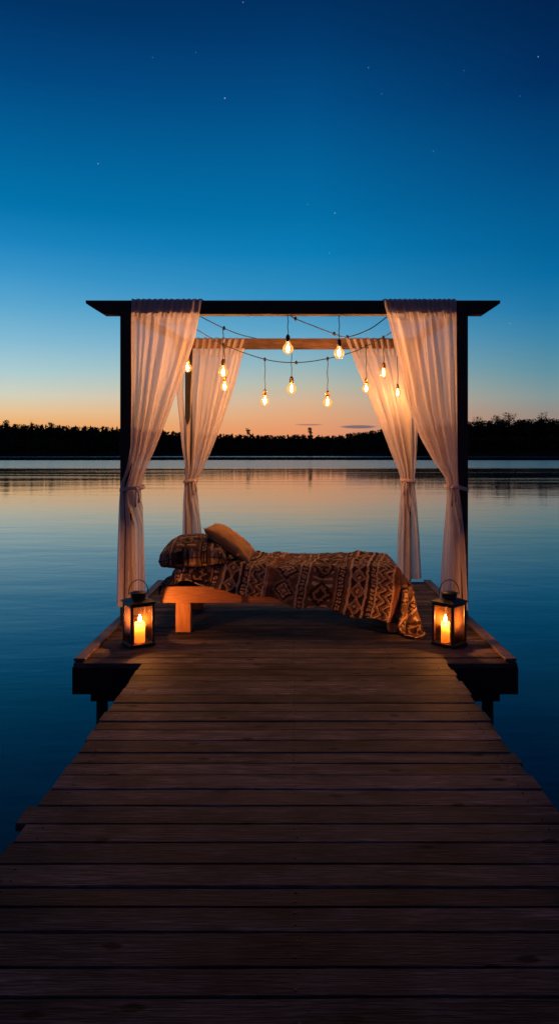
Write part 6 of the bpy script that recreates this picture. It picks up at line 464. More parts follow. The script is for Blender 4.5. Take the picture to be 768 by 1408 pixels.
def mat_rug():
    m, t, out = mat('kilim_weave')
    a = t.new('ShaderNodeAttribute'); a.attribute_name = 'weave'; a.attribute_type = 'GEOMETRY'
    tc = t.new('ShaderNodeTexCoord').outputs['Object']
    n = t.noise(tc, 90, 3, .7); n2 = t.noise(tc, 9, 3, .6)
    col = t.mix(1.0, a.outputs['Color'], t.ramp(n, [(.3, (.6, .6, .6)), (.7, (1.3, 1.3, 1.3))]), 'MULTIPLY')
    col = t.mix(1.0, col, t.ramp(n2, [(.3, (.8, .8, .8)), (.7, (1.1, 1.1, 1.1))]), 'MULTIPLY')
    b = principled(t, out, col, .95, spec=.15)
    t.ln(t.bump(t.math('ADD', n, t.math('MULTIPLY', n2, .8)), .006), b.inputs['Normal']); return m
M_rug = mat_rug()
def mat_cushion():
    m, t, out = mat('mustard_linen')
    tc = t.new('ShaderNodeTexCoord').outputs['Object']
    a = t.noise(t.scale(tc, (160, 20, 160)), 1, 2); b_ = t.noise(t.scale(tc, (20, 160, 20)), 1, 2); w = t.math('ADD', a, b_)
    n = t.noise(tc, 6, 3)
    col = t.mix(n, (.34, .17, .055), (.46, .25, .09))
    b = principled(t, out, col, .9, spec=.2); t.ln(t.bump(w, .0016), b.inputs['Normal']); return m
M_cush = mat_cushion()

def mat_water():
    m, t, out = mat('lake_water')
    g = t.new('ShaderNodeNewGeometry'); pos = g.outputs['Position']
    sp = t.new('ShaderNodeSeparateXYZ'); t.ln(pos, sp.inputs[0]); Y = sp.outputs[1]
    wob = t.noise(t.scale(pos, (.012, .02, 1)), 1, 3, .6)
    Yw = t.math('ADD', Y, t.math('MULTIPLY', t.math('SUBTRACT', wob, .5), t.math('MULTIPLY', Y, .12)))
    lines = t.noise(t.scale(pos, (.02, .22, 1)), 1, 4, .65)
    r1 = t.math('MULTIPLY', t.map(Yw, 105, 130, 0, 1, True), t.map(Yw, 250, 275, 1, 0, True))
    r2 = t.map(Yw, 500, 540, 0, 1, True)
    ruf = t.math('MAXIMUM', r1, r2)
    pat = t.math('MULTIPLY', t.map(lines, .48, .62, 0, 1, True), t.math('MULTIPLY', t.map(Yw, 25, 70, 0, .42, True), t.map(Yw, 110, 160, 1, 0)))
    ruf = t.math('MAXIMUM', ruf, pat)
    # gentle swell plus small ripples, heights in metres
    h1 = t.noise(t.scale(pos, (.55, 1.1, 1), (3, 0, 0)), 1.0, 2, .5, .3)
    h2 = t.noise(t.scale(pos, (1.6, 4.5, 1)), 1.0, 3, .55, .4)
    h3 = t.noise(t.scale(pos, (.10, .28, 1)), 1.0, 2, .5)
    h = t.math('ADD', t.math('ADD', t.math('MULTIPLY', h1, .0055), t.math('MULTIPLY', h2, .0018)), t.math('MULTIPLY', h3, .018))
    far = t.math('MULTIPLY', t.map(Y, 12, 100, 1.0, .30), t.map(Y, 100, 320, 1.0, .12))
    b = principled(t, None, (.004, .034, .056), .03); b.inputs['IOR'].default_value = 1.37
    b.inputs['Specular IOR Level'].default_value = .5
    t.ln(t.map(ruf, 0, 1, .03, .20), b.inputs['Roughness'])
    t.ln(t.bump(h, 1.0, far), b.inputs['Normal'])
    t.ln(b.outputs[0], out.inputs[0]); return m
M_water = mat_water()
# ------------------------------------------------------------------ sky
def build_world():
    w = bpy.data.worlds.new('World'); S.world = w; w.use_nodes = True; t = NT(w.node_tree); t.n.clear()
    out = t.new('ShaderNodeOutputWorld')
    d = t.new('ShaderNodeTexCoord').outputs['Generated']
    sp = t.new('ShaderNodeSeparateXYZ'); t.ln(d, sp.inputs[0]); x, y, z = sp.outputs
    hl = t.math('SQRT', t.math('ADD', t.math('MULTIPLY', x, x), t.math('MULTIPLY', y, y)))
    hl = t.math('MAXIMUM', hl, .001)
    v = t.math('DIVIDE', z, hl)                       # tangent of the elevation
    az = t.math('DIVIDE', x, hl)
    K = 1.4
    vv = t.math('DIVIDE', v, K, clamp=True)
    def st(rows, hz):
        r = [((HY-py)/FPX/K/hz, lin(c)) for py, c in rows]; r.sort(key=lambda q: q[0]); return r
    L = t.ramp(vv, st([(624, (240, 158, 88)), (585, (238, 172, 106)), (566, (232, 194, 146)), (542, (208, 208, 188)), (510, (170, 203, 208)), (465, (128, 184, 210)), (420, (90, 166, 206)), (375, (56, 148, 200)), (330, (24, 130, 188)), (280, (0, 114, 170)), (200, (0, 96, 152)), (100, (0, 70, 126)), (0, (0, 50, 100)), (-300, (0, 24, 62)), (-776, (0, 12, 36))], 1.07))
    M = t.ramp(vv, st([(624, (232, 138, 84)), (590, (230, 152, 108)), (572, (226, 166, 122)), (552, (216, 178, 144)), (530, (186, 186, 168)), (500, (142, 180, 190)), (455, (92, 162, 198)), (410, (44, 140, 190)), (350, (8, 124, 180)), (290, (0, 108, 164)), (150, (0, 78, 134)), (60, (0, 58, 110)), (0, (0, 48, 96)), (-300, (0, 22, 58)), (-776, (0, 12, 36))], 1.0))
    R = t.ramp(vv, st([(624, (150, 126, 116)), (572, (150, 136, 128)), (545, (130, 150, 150)), (510, (94, 144, 160)), (465, (60, 132, 168)), (425, (30, 120, 168)), (375, (4, 106, 160)), (330, (0, 96, 150)), (230, (0, 74, 128)), (110, (0, 46, 96)), (0, (0, 36, 78)), (-300, (0, 18, 50)), (-776, (0, 12, 36))], 1.06))
    a1 = t.map(az, -.36, .02, 0, 1); a2 = t.map(az, .02, .33, 0, 1)
    col = t.mix(a2, t.mix(a1, L, M), R)
    # the side away from the afterglow is already night
    night = t.map(y, .55, -.35, 0, 1, True)
    col = t.mix(night, col, t.ramp(vv, [(0, lin((92, 76, 104))), (.2, lin((84, 80, 122))), (.45, lin((30, 50, 100))), (1, lin((0, 18, 48)))]))
    # thin streaks of cloud low over the far shore
    cm = None
    cn = t.noise(t.scale(d, (14, 14, 260)), 1, 4, .6)
    for (cx_, cy_, wx, wy, k) in ((492, 587, 27, 2.6, .85), (424, 584, 22, 1.2, .6), (560, 588, 30, 2.0, .5)):
        qx = t.math('DIVIDE', t.math('SUBTRACT', az, (cx_-HX)/FPX), wx/FPX)
        qy = t.math('DIVIDE', t.math('SUBTRACT', v, (HY-cy_)/FPX), wy/FPX)
        rr = t.math('ADD', t.math('MULTIPLY', qx, qx), t.math('MULTIPLY', qy, qy))
        rr = t.math('ADD', rr, t.math('MULTIPLY', t.math('SUBTRACT', cn, .5), 1.4))
        q = t.math('MULTIPLY', t.map(rr, 1.15, .25, 0, k, True), t.map(y, 0, .05))
        cm = q if cm is None else t.math('MAXIMUM', cm, q)
    col = t.mix(cm, col, lin((98, 92, 112)))
    # a few first stars
    star = None
    nrm = t.new('ShaderNodeVectorMath', operation='NORMALIZE'); t.ln(d, nrm.inputs[0])
    for (sx, sy, b, r) in ((309, 135, 1.0, .8), (135, 225, .5, .8), (460, 293, .6, .8), (739, 78, .55, .8), (506, 93, .3, .8), (524, 129, .2, .7), (334, 3, .4, .8), (269, 72, .2, .7), (210, 79, .14, .8), (452, 348, .3, .7), (423, 281, .13, .8), (595, 208, .2, .8), (700, 445, .25, 1.0), (637, 97, .12, .8), (714, 132, .12, .8)):
        dv = Vector(((sx-HX)/FPX, 1, (HY-sy)/FPX)).normalized()
        ds = t.new('ShaderNodeVectorMath', operation='DISTANCE'); t.ln(nrm.outputs[0], ds.inputs[0]); ds.inputs[1].default_value = dv
        q = t.map(ds.outputs['Value'], r/FPX*.5, r/FPX*1.1, b, 0)
        star = q if star is None else t.math('MAXIMUM', star, q)
    col = t.mix(1.0, col, t.mix(star, (0, 0, 0), (.42, .48, .56)), 'ADD')
    bg = t.new('ShaderNodeBackground'); t.ln(col, bg.inputs[0]); bg.inputs[1].default_value = 1.0
    sky = t.new('ShaderNodeTexSky'); sky.sky_type = 'NISHITA'; sky.sun_disc = False
    sky.sun_elevation = math.radians(-4.0); sky.sun_rotation = math.radians(-12); sky.altitude = 100; sky.air_density = 1.2; sky.ozone_density = 3
    bg2 = t.new('ShaderNodeBackground'); t.ln(sky.outputs[0], bg2.inputs[0]); bg2.inputs[1].default_value = .05
    ad = t.new('ShaderNodeAddShader'); t.ln(bg.outputs[0], ad.inputs[0]); t.ln(bg2.outputs[0], ad.inputs[1]); t.ln(ad.outputs[0], out.inputs[0])
    w.cycles.sampling_method = 'AUTOMATIC'
build_world()
# ------------------------------------------------------------------ lake and shores
WZ = -.75
gx = [-9000, -4000, -2000, -1000, -500, -250, -120, -60, -30, -15, -7, 0, 7, 15, 30, 60, 120, 250, 500, 1000, 2000, 4000, 9000]
gy = [-400, -100, -30, -10, 0, 6, 12, 20, 30, 45, 65, 90, 120, 170, 230, 300, 400, 500, 620, 760, 900, 1400, 3000, 6000, 12000]
b = MB(); b.add([(x, y, WZ) for y in gy for x in gx], [(j*len(gx)+i, j*len(gx)+i+1, (j+1)*len(gx)+i+1, (j+1)*len(gx)+i) for j in range(len(gy)-1) for i in range(len(gx)-1)])
b.build('water', M_water)['kind'] = 'structure'
b = MB(); b.add([(-9200, -420, -6), (9200, -420, -6), (9200, 12200, -6), (-9200, 12200, -6)], [(0, 1, 2, 3)])
b.build('lake_bed', M_land)['kind'] = 'structure'

TOPX = [-700, -300, -100, 0, 60, 120, 170, 240, 300, 340, 380, 420, 460, 500, 540, 600, 645, 700, 768, 860, 1100, 1500]
TOPY = [572, 576, 580, 582, 583, 585, 587, 592, 596, 596, 598, 596, 599, 591, 587, 583, 577, 575, 574, 572, 570, 572]
DX = [-700, 0, 160, 260, 440, 520, 600, 1500]; DY = [640, 690, 720, 860, 860, 760, 700, 620]
TH = 8.0
def shore(px):
    Y = float(np.interp(px, DX, DY)); top = float(np.interp(px, TOPX, TOPY))
    zt = EYE+(HY-top)/FPX*(Y+30)
    return Y, zt
b = MB(); cols = list(range(-700, 1501, 10)); V = []; F = []
for i, px in enumerate(cols):
    Y, zt = shore(px); H = max(zt-(TH if px > 500 else 4.5)-1, 2); X = (px-HX)/FPX
    for (dy, z) in ((0, WZ-2), (1, WZ+.3), (12, H*.45), (35, H), (80, H*1.02), (700, H*.4), (900, WZ-3)):
        V.append((X*(Y+dy), Y+dy, z+(random.random()-.5)*(.8 if dy > 1 else 0)))
for i in range(len(cols)-1):
    for k in range(6): a = i*7+k; F.append((a, a+7, a+8, a+1))
b.add(V, F); b.build('hills', M_land, smooth=True)['kind'] = 'structure'

def crown(b, c, rx, h, n, conif, s=1.0):
    "leafy clumps spread through a tree crown: c is the crown's foot"
    cs = []
    if not conif:
        for q in range(random.randint(9, 13)):
            a = random.random()*2*PI; r = rx*.60*random.random()**.5
            cs.append((c[0]+r*math.cos(a), c[1]+r*math.sin(a), c[2]+h*random.uniform(.15, .88), rx*random.uniform(.38, .60)))
    for q in range(n):
        if conif:
            u = random.random()**.8; rr = rx*(1-u)*(.75+.25*math.sin(u*38))*random.uniform(.3, 1)+.1
            a = random.random()*2*PI; p = Vector((c[0]+rr*math.cos(a), c[1]+rr*math.sin(a), c[2]+u*h))
        else:
            k = random.choice(cs); d = Vector((random.gauss(0, 1), random.gauss(0, 1), random.gauss(0, 1))).normalized()*k[3]*random.uniform(.6, 1.12)
            p = Vector((k[0]+d.x, k[1]+d.y, k[2]+d.z*.85))
        e = s*random.uniform(.5, 1.15)
        u_ = Vector((random.gauss(0, 1), random.gauss(0, 1), random.gauss(0, .6))).normalized(); w_ = u_.cross(Vector((random.gauss(0, 1), random.gauss(0, 1), random.gauss(0, 1)))).normalized()
        b.add([p-u_*e, p+w_*e*.6, p+u_*e, p-w_*e*.6], [(0, 1, 2, 3)])

def forest(name, px0, px1, label_kind='stuff'):
    b = MB(); px = px0
    while px < px1:
        for row in range(3):
            q = px+random.uniform(-4, 4); Y, zt = shore(q); dy = (3, 17, 34)[row]+random.uniform(-4, 6)
            right = q > 480
            big = random.random()
            hz = (zt-abs(random.gauss(0, 1.1 if right else .32))) if row == 2 else zt*((.50, .86)[row])
            g = max(hz-random.uniform(10, 15), .0); hh = hz-g
            X = (q-HX)/FPX*(Y+dy)
            rx = random.uniform(3.4, 5.8) if right else random.uniform(2.6, 4.4)
            crown(b, (X, Y+dy, g-1.5), rx, hh+1.5, 170 if row == 2 else 80, (not right) and random.random() < .12, 1.0 if row == 2 else 1.6)
        px += 2.4 if px0 < 768 and px > -120 and px < 880 else 8
    return b
for nm, a, c_ in (('forest', -660, 215), ('forest', 215, 490), ('forest', 490, 1450)):
    o = forest(nm, a, c_).build('forest', M_fol); o['kind'] = 'stuff'
    o['label'] = {-660: 'low dark wood along the left shore of the lake', 215: 'low dark wood on the farthest shore behind the bed', 490: 'taller dark wood along the right shore of the lake'}[a]
    o['category'] = 'forest'
for (px, ty, rx, con, lab) in (
        (8, 576, 3.0, 0, 'small treetop above the left wood, nearest the left edge of the photo'),
        (44, 575, 3.6, 0, 'broadest treetop above the left wood, second from the left edge of the photo'),
        (71, 577.5, 2.6, 0, 'small treetop above the left wood, nearest the left end of the pergola beam'),
        (341, 587, 2.4, 0, 'lone thin tree standing up from the far wood right of the rear left curtain'),
        (426, 587, 2.8, 0, 'lone tree standing up from the far wood directly below the middle bulbs'),
        (655, 572, 4.8, 0, 'rounded treetop right beside the front right post of the pergola'),
        (683, 570, 5.2, 0, 'tallest left peak of the leafy treetops to the right of the pergola'),
        (700, 568, 5.5, 0, 'highest treetop of the right wood, halfway between the post and the photo edge'),
        (744, 568, 5.0, 0, 'broad treetop of the right wood closest to the right edge of the photo')):
    Y, zt = shore(px); Y += 42; top = EYE+(HY-ty-(1.6 if px < 100 else .3))/FPX*Y; rx *= 1.35; X = (px-HX)/FPX*Y
    g = max(zt-TH, 1.5)-1
    r = empty('tree', (X, Y, g)); tag(r, lab, 'tree', 'trees rising above the far woods')
    b = MB(); hh = top-g; b.tube([(0, 0, 0), (.2, 0, hh*.5), (0, .1, hh*.92)], [.4, .28, .08], 6)
    for q in range(5):
        a = q*1.3; z = hh*(.5+.08*q); b.tube([(0, 0, z), (math.cos(a)*rx*.6, math.sin(a)*rx*.6, z+rx*.5)], [.12, .04], 5)
    b.build('trunk', M_trunk, r)
    b = MB(); ch = min(hh*.95, rx*3.2); crown(b, (0, 0, hh-ch), rx, ch, 420, False, .7); b.build('crown', M_fol, r)

# ------------------------------------------------------------------ dock
def board_row(b, x0, x1, y0, y1, nails=(), jog=.006, th=.034):
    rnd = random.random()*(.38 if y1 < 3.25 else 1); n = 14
    dx0 = random.uniform(-jog, jog); dx1 = random.uniform(-jog, jog); dz = random.uniform(-.0018, .0018); tilt = random.uniform(-.0018, .0018)
    g = .0012+random.random()**2*.0030; off = random.random()*50
    prof = [(y0+g, -th), (y0+g, -.005), (y0+g+.005, 0), (y1-g-.005, 0), (y1-g, -.005), (y1-g, -th)]
    V = []
    for i in range(n+1):
        x = x0+dx0+(x1+dx1-x0-dx0)*i/n
        wy = .0022*noise.noise(Vector((x*1.6, off, 0))); wz = .0022*noise.noise(Vector((x*1.1, off, 9)))
        for (yy, zz) in prof:
            k = .0010*noise.noise(Vector((x*7, off+yy*40, 3)))
            V.append((x, yy+wy+k, zz+dz+wz+(tilt if yy > (y0+y1)/2 else -tilt)))
    F = []
    for i in range(n):
        for k in range(6): a = i*6+k; c = i*6+(k+1) % 6; F.append((a, c, c+6, a+6))
    F.append(tuple(range(6))); F.append(tuple(reversed(range(n*6, n*6+6))))
    b.add(V, F, 0, rnd)
    for nx in nails:
        for fy in (.25, .75):
            if random.random() < .1: continue
            cx = nx+random.uniform(-.008, .008); cy = y0+(y1-y0)*fy+random.uniform(-.008, .008)
            V = [(cx+.0045*math.cos(a*PI/4), cy+.0045*math.sin(a*PI/4), .0022+dz) for a in range(8)]; V += [(p[0], p[1], -.01) for p in V]
            b.add(V, [tuple(range(8))]+[(k, k+8, (k+1) % 8+8, (k+1) % 8) for k in range(8)], 1, rnd)

PX0, PX1, PY0, PY1 = -1.675, 1.715, 5.56, 9.09
WX0, WX1 = -1.150, 1.178
dock = empty('dock_walkway', (0, 0, 0)); tag(dock, 'long walkway of weathered planks leading from the foreground to the wider platform', 'dock')
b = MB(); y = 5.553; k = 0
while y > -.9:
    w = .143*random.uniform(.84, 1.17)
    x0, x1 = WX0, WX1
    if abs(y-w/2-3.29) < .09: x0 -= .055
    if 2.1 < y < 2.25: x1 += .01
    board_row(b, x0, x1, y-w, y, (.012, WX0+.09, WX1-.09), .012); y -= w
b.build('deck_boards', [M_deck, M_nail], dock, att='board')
for X in (WX0+.12, .012, WX1-.12):
    b = MB(); b.box(X-.03, X+.03, -.9, 5.50, -.22, -.036, .004); b.build('stringer', M_fascia, dock)
for (X, Y) in ((WX0+.2, 1.2), (WX1-.2, 1.2), (WX0+.2, 3.6), (WX1-.2, 3.6)):
    b = MB(); b.tube([(X, Y, -5), (X, Y, -.225)], .075, 14); b.build('pile', M_fascia, dock, True)

plat = empty('dock_platform', (0, 7.3, 0)); tag(plat, 'wide square plank platform at the end of the walkway carrying the bed and pergola', 'dock')
OF = Vector((0, -7.3, 0))
def pbuild(b, name, m, parent=plat, smooth=False, att=None):
    b.v = [(v[0], v[1]-7.3, v[2]) for v in b.v]; return b.build(name, m, parent, smooth, att)
b = MB(); y = PY0; n = round((PY1-PY0)/.141); w = (PY1-PY0)/n
for i in range(n): board_row(b, PX0, PX1, y, y+w, (-1.5, -.75, .012, .77, 1.54), .0015); y += w
pbuild(b, 'deck_boards', [M_deck, M_nail], att='board')
for (x0, x1) in ((PX0-.006, PX0+.082), (PX1-.082, PX1+.006)):
    b = MB(); b.box(x0, x1, PY0+.03, 7.3, .004, .026, .005); b.box(x0, x1, 7.306, PY1+.004, .004, .025, .005); pbuild(b, 'edge_rail', M_trim)
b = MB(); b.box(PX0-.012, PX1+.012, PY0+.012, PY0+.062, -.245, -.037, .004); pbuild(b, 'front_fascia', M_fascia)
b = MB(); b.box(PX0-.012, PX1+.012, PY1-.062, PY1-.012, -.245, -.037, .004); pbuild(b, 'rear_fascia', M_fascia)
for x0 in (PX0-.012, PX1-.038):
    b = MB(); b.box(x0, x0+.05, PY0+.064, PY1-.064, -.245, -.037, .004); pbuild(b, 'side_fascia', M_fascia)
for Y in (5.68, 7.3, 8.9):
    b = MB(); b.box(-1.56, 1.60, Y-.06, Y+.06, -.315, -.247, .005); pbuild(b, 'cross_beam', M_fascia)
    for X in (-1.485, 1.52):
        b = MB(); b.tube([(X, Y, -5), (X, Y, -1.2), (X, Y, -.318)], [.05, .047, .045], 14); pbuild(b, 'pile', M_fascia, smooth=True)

# ------------------------------------------------------------------ pergola
perg = empty('pergola', (0, 7.9, 0)); tag(perg, 'square open timber pergola frame with a dark overhanging front beam, standing on the platform', 'pergola')
def gb(b, name, m, parent=perg, smooth=False):
    b.v = [(v[0], v[1]-7.9, v[2]) for v in b.v]; return b.build(name, m, parent, smooth)
FY = 6.93
for X in (-1.587, 1.615):
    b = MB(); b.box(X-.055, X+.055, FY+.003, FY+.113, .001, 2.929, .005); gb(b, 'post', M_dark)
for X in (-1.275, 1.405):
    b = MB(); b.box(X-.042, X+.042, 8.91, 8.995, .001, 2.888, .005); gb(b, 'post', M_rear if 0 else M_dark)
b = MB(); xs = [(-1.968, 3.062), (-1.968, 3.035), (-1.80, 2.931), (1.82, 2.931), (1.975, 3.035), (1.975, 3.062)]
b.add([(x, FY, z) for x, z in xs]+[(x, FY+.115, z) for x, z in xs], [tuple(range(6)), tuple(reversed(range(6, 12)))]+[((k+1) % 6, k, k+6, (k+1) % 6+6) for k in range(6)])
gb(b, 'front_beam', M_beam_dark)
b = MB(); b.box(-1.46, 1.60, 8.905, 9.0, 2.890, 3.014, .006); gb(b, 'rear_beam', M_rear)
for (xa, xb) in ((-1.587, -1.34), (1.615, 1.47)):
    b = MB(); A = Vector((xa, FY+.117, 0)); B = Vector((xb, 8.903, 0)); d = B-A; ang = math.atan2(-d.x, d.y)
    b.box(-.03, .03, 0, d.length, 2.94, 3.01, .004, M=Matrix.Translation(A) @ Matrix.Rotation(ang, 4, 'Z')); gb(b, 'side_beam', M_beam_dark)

# ------------------------------------------------------------------ curtains
def smooth_interp(ys, tab):
    ty = [a for a, _ in tab]; tx = [c for _, c in tab]
    dense = np.linspace(ty[0], ty[-1], 400); v = np.interp(dense, ty, tx)
    k = np.exp(-np.linspace(-2, 2, 25)**2); k /= k.sum(); pad = 12
    vp = np.concatenate([v[0]-(v[1:pad+1][::-1]-v[0]), v, v[-1]-(v[-pad-1:-1][::-1]-v[-1])]); v = np.convolve(vp, k, 'valid')
    return np.interp(ys, dense, v)

def curtain(label, L, R, Y, ytop, ybot, ytie, nf, seed, gap=None, tabs=False, wrap=True, hemjag=None, tie=None, side=1):
    root = empty('curtain', (P((np.interp(ytop, [a for a, _ in L], [c for _, c in L])+np.interp(ytop, [a for a, _ in R], [c for _, c in R]))/2, ytop, Y)))
    base = root.location.copy(); tag(root, label, 'curtain', 'sheer curtains tied back to the pergola posts')
    rs = random.Random(seed)
    NS, NTT = 230, 150
    ys = np.linspace(ytop, ybot, NTT); lx = smooth_interp(ys, L); rx = smooth_interp(ys, R)
    S_ = np.linspace(0, 1, NS)
    ph = [rs.random()*2*PI for _ in range(8)]
    X = np.zeros((NTT, NS)); Yv = np.zeros((NTT, NS)); Z = np.zeros((NTT, NS))
    wr = np.array([[noise.noise(Vector((a_*5.0+seed, b_*.9*5, seed*.7)))+.5*noise.noise(Vector((a_*13+seed, b_*9, seed))) for a_ in S_[::5]] for b_ in np.linspace(0, 1, NTT)])
    wr = np.array([np.interp(S_, S_[::5], r_) for r_ in wr])
    for j, yy in enumerate(ys):
        t = (yy-ytop)/(ybot-ytop)
        wpx = rx[j]-lx[j]; W = wpx/FPX*Y
        dt = abs(yy-ytie)/30.0
        if yy < ytie: amp = .016+.050*min(1, t*2.2)
        else: amp = .055
        tight = math.exp(-dt*dt*1.5); amp = amp*(1-.45*tight)
        amp = min(amp, W*.22)
        drift = .55*math.sin(t*2.4+ph[0]) if yy < ytie else .55*math.sin(ytie/ybot*2.4+ph[0])+1.5*(yy-ytie)/(ybot-ytie)*.25
        sw = S_+.062*np.sin(2*PI*S_*1.3+ph[1]+t*1.3)*np.sin(PI*S_)+.024*np.sin(2*PI*S_*3.3+ph[2]-t*2)*np.sin(PI*S_)
        nfl = nf if yy < ytie else nf*.62
        if yy >= ytie: nfl = nf+(nf*.62-nf)*min(1, (yy-ytie)/50)
        f = np.sin(2*PI*nfl*sw+ph[3]+drift)+.42*np.sin(2*PI*(nfl*1.73)*sw+ph[4]-drift)+.22*np.sin(2*PI*nfl*3.1*sw+ph[5]+3*drift)
        hd = max(0, 1-(yy-ytop)/26.0)
        f = f*(1-.55*hd)+wr[j]*.9
        ruff = hd**.5*(.013*np.sin(2*PI*nf*2.7*S_+ph[6]+.6*np.sin(9*S_))+.008*np.sin(2*PI*nf*4.3*S_+ph[7]))
        X[j] = (lx[j]+wpx*S_-HX)/FPX*Y+.30*amp*np.cos(2*PI*nfl*sw+ph[3]+drift+.6)*np.sin(PI*S_)
        Yv[j] = Y-.012+amp*f*.62*(np.minimum(1, 6*np.minimum(S_, 1-S_)+.25))+ruff
        Z[j] = EYE-(yy-HY)/FPX*Y+(.006*np.sin(2*PI*nf*.9*S_+ph[2])*t if True else 0)
        if yy > ytie and yy < ytie+14: pass
    # keep clear of the beam behind
    lim = np.where(np.linspace(ytop, ybot, NTT) < ytop+24, Y-.002, Y+.3)
    Yv = np.minimum(Yv, lim[:, None])
    if hemjag is not None:
        zb = Z[-1].copy()
        for i in range(NS):
            up = hemjag(S_[i]); ztop = Z[0, i]
            Z[:, i] = ztop-(ztop-Z[:, i])*(ztop-(zb[i]+up))/(ztop-zb[i])
    rows = [(X[j], Yv[j], Z[j]) for j in range(NTT)]
    ysl = list(ys)
    if wrap:
        top = []
        for q, (dy, dz) in enumerate(((.125, .004), (.10, .010), (.05, .012), (.015, .010), (.003, .004))):
            top.append((X[0], np.full(NS, Y)+dy-.0*X[0], Z[0]+dz+.010*np.abs(np.sin(2*PI*nf*1.3*S_+ph[1]+q*.3))*(q > 0)))
        rows = top+rows; ysl = [ytop-5+q for q in range(5)]+ysl
    V = []; UV = []; hem = []
    tot = len(rows)
    cloth_w = 1.5
    for j, (a, c_, d) in enumerate(rows):
        for i in range(NS):
            V.append((a[i]-base.x, c_[i]-base.y, d[i]-base.z)); UV.append((S_[i]*cloth_w, j/tot*2.6))
            yy = ysl[j]
            hem.append(1.0 if (abs(yy-(ytop+27*(6.9/Y))) < 2.2 or yy > ybot-7 or S_[i] < .012 or S_[i] > .988) else 0.0)
    F = []
    for j in range(tot-1):
        for i in range(NS-1):
            if gap:
                xm = S_[i]
                if ysl[j] < gap[2]-abs((xm-(gap[0]+gap[1])/2)/(gap[1]-gap[0]))*30 and gap[0] < xm < gap[1]: continue
            if tabs and ysl[j] < ytop+13 and ((S_[i]*11.0) % 1.0) > .48: continue
            a = j*NS+i; F.append((a, a+NS, a+NS+1, a+1))
    me = bpy.data.meshes.new('panel'); me.from_pydata(V, [], F); me.materials.append(M_curt)
    me.polygons.foreach_set('use_smooth', [True]*len(F))
    ul = me.uv_layers.new(name='UVMap'); vi = np.empty(len(me.loops), np.int32); me.loops.foreach_get('vertex_index', vi)
    ul.data.foreach_set('uv', np.array(UV, np.float32)[vi].ravel())
    A = me.attributes.new('hem', 'FLOAT', 'POINT'); A.data.foreach_set('value', hem)
    o = bpy.data.objects.new('panel', me); C.objects.link(o); o.parent = root
    # tieback: a soft band round the gathered cloth and the post, with a knot and two tails
    b = MB(); tx0, tx1, ty, post = tie
    c0 = P(tx0, ty, Y); c1 = P(tx1, ty, Y); cx = (c0.x+c1.x)/2-base.x; hw = (c1.x-c0.x)/2; cz = c0.z-base.z
    yb = Y-base.y+(.055 if post else 0); hy = .065+(.055 if post else 0)
    for off, r in ((0, .0085), (.013, .007), (-.011, .006)):
        pts = []
        for q in range(33):
            a = 2*PI*q/32
            pts.append((cx+hw*math.cos(a), yb+hy*math.sin(a), cz+off+side*.014*math.cos(a)+.006*math.sin(3*a)))
        b.tube(pts, r, 8, cap=False)
    kx = cx+side*hw*.55; ky = yb-hy*.92
    bm = bmesh.new(); bmesh.ops.create_icosphere(bm, subdivisions=2, radius=.017, matrix=Matrix.Translation((kx, ky, cz))); b.bm(bm)
    for s_, ln in ((1, .13), (-.4, .17)):
        b.tube([(kx, ky, cz), (kx+s_*.02, ky-.012, cz-.03), (kx+s_*.028, ky-.01, cz-ln*.6), (kx+s_*.024, ky-.004, cz-ln)], [.007, .008, .008, .011], 8)
    b.build('tieback', M_tie, root, True)
    return root

curtain('pale front curtain tied to the dark post behind the left lantern',
    [(413, 181), (560, 181), (620, 180), (652, 174), (672, 166), (700, 164), (770, 162), (846, 161)],
    [(413, 278), (466, 268), (509, 254), (568, 233), (619, 213), (650, 199), (672, 194), (700, 197), (760, 199), (846, 201)],
    6.925, 413, 846, 672, 4.8, 11, hemjag=lambda s: .085 if s < .17 else (.085*(1-(s-.17)/.05) if s < .22 else 0), tie=(164, 197, 672, True), side=1)
curtain('pale front curtain tied to the dark post behind the right lantern',
    [(413, 526), (467, 540), (496, 547), (554, 559), (600, 576), (637, 597), (655, 611), (672, 614), (700, 612), (760, 607), (838, 603)],
    [(413, 626), (560, 627), (640, 628), (672, 630), (700, 634), (760, 639), (838, 642)],
    6.925, 413, 838, 672, 5.7, 29, tie=(613, 644, 671, True), side=-1)
curtain('pale rear curtain falling behind the head of the bed',
    [(466, 243), (540, 243), (580, 247), (619, 251), (648, 256), (661, 254), (690, 252), (737, 251), (797, 249)],
    [(466, 341), (486, 334), (529, 323), (576, 307), (619, 291), (650, 277), (661, 271), (690, 273), (737, 278), (797, 281)],
    8.90, 466, 795, 661, 4.6, 35, gap=(.125, .235, 585), tabs=True, wrap=True, tie=(253, 272, 661, False), side=1)
curtain('rear curtain on the right, hanging clear beyond the foot of the bed',
    [(466, 475), (500, 488), (542, 505), (583, 522), (625, 538), (646, 547), (661, 551), (690, 549), (740, 546), (797, 545)],
    [(466, 577), (583, 574), (640, 571), (661, 569), (690, 572), (740, 576), (797, 579)],
    8.90, 466, 797, 661, 4.6, 47, gap=(.79, .88, 580), tabs=True, wrap=True, hemjag=lambda s: .03*(s-.5), tie=(550, 570, 661, False), side=-1)
# ------------------------------------------------------------------ festoon cables and hanging bulbs
def spline(pts, n=10):
    pts = [Vector(p) for p in pts]; e = [pts[0]*2-pts[1]]+pts+[pts[-1]*2-pts[-2]]; out = []
    for i in range(1, len(e)-2):
        p0, p1, p2, p3 = e[i-1:i+3]
        for k in range(n):
            t = k/n; out.append(.5*((2*p1)+(p2-p0)*t+(2*p0-5*p1+4*p2-p3)*t*t+(3*p1-p0-3*p2+p3)*t**3))
    out.append(pts[-1]); return out

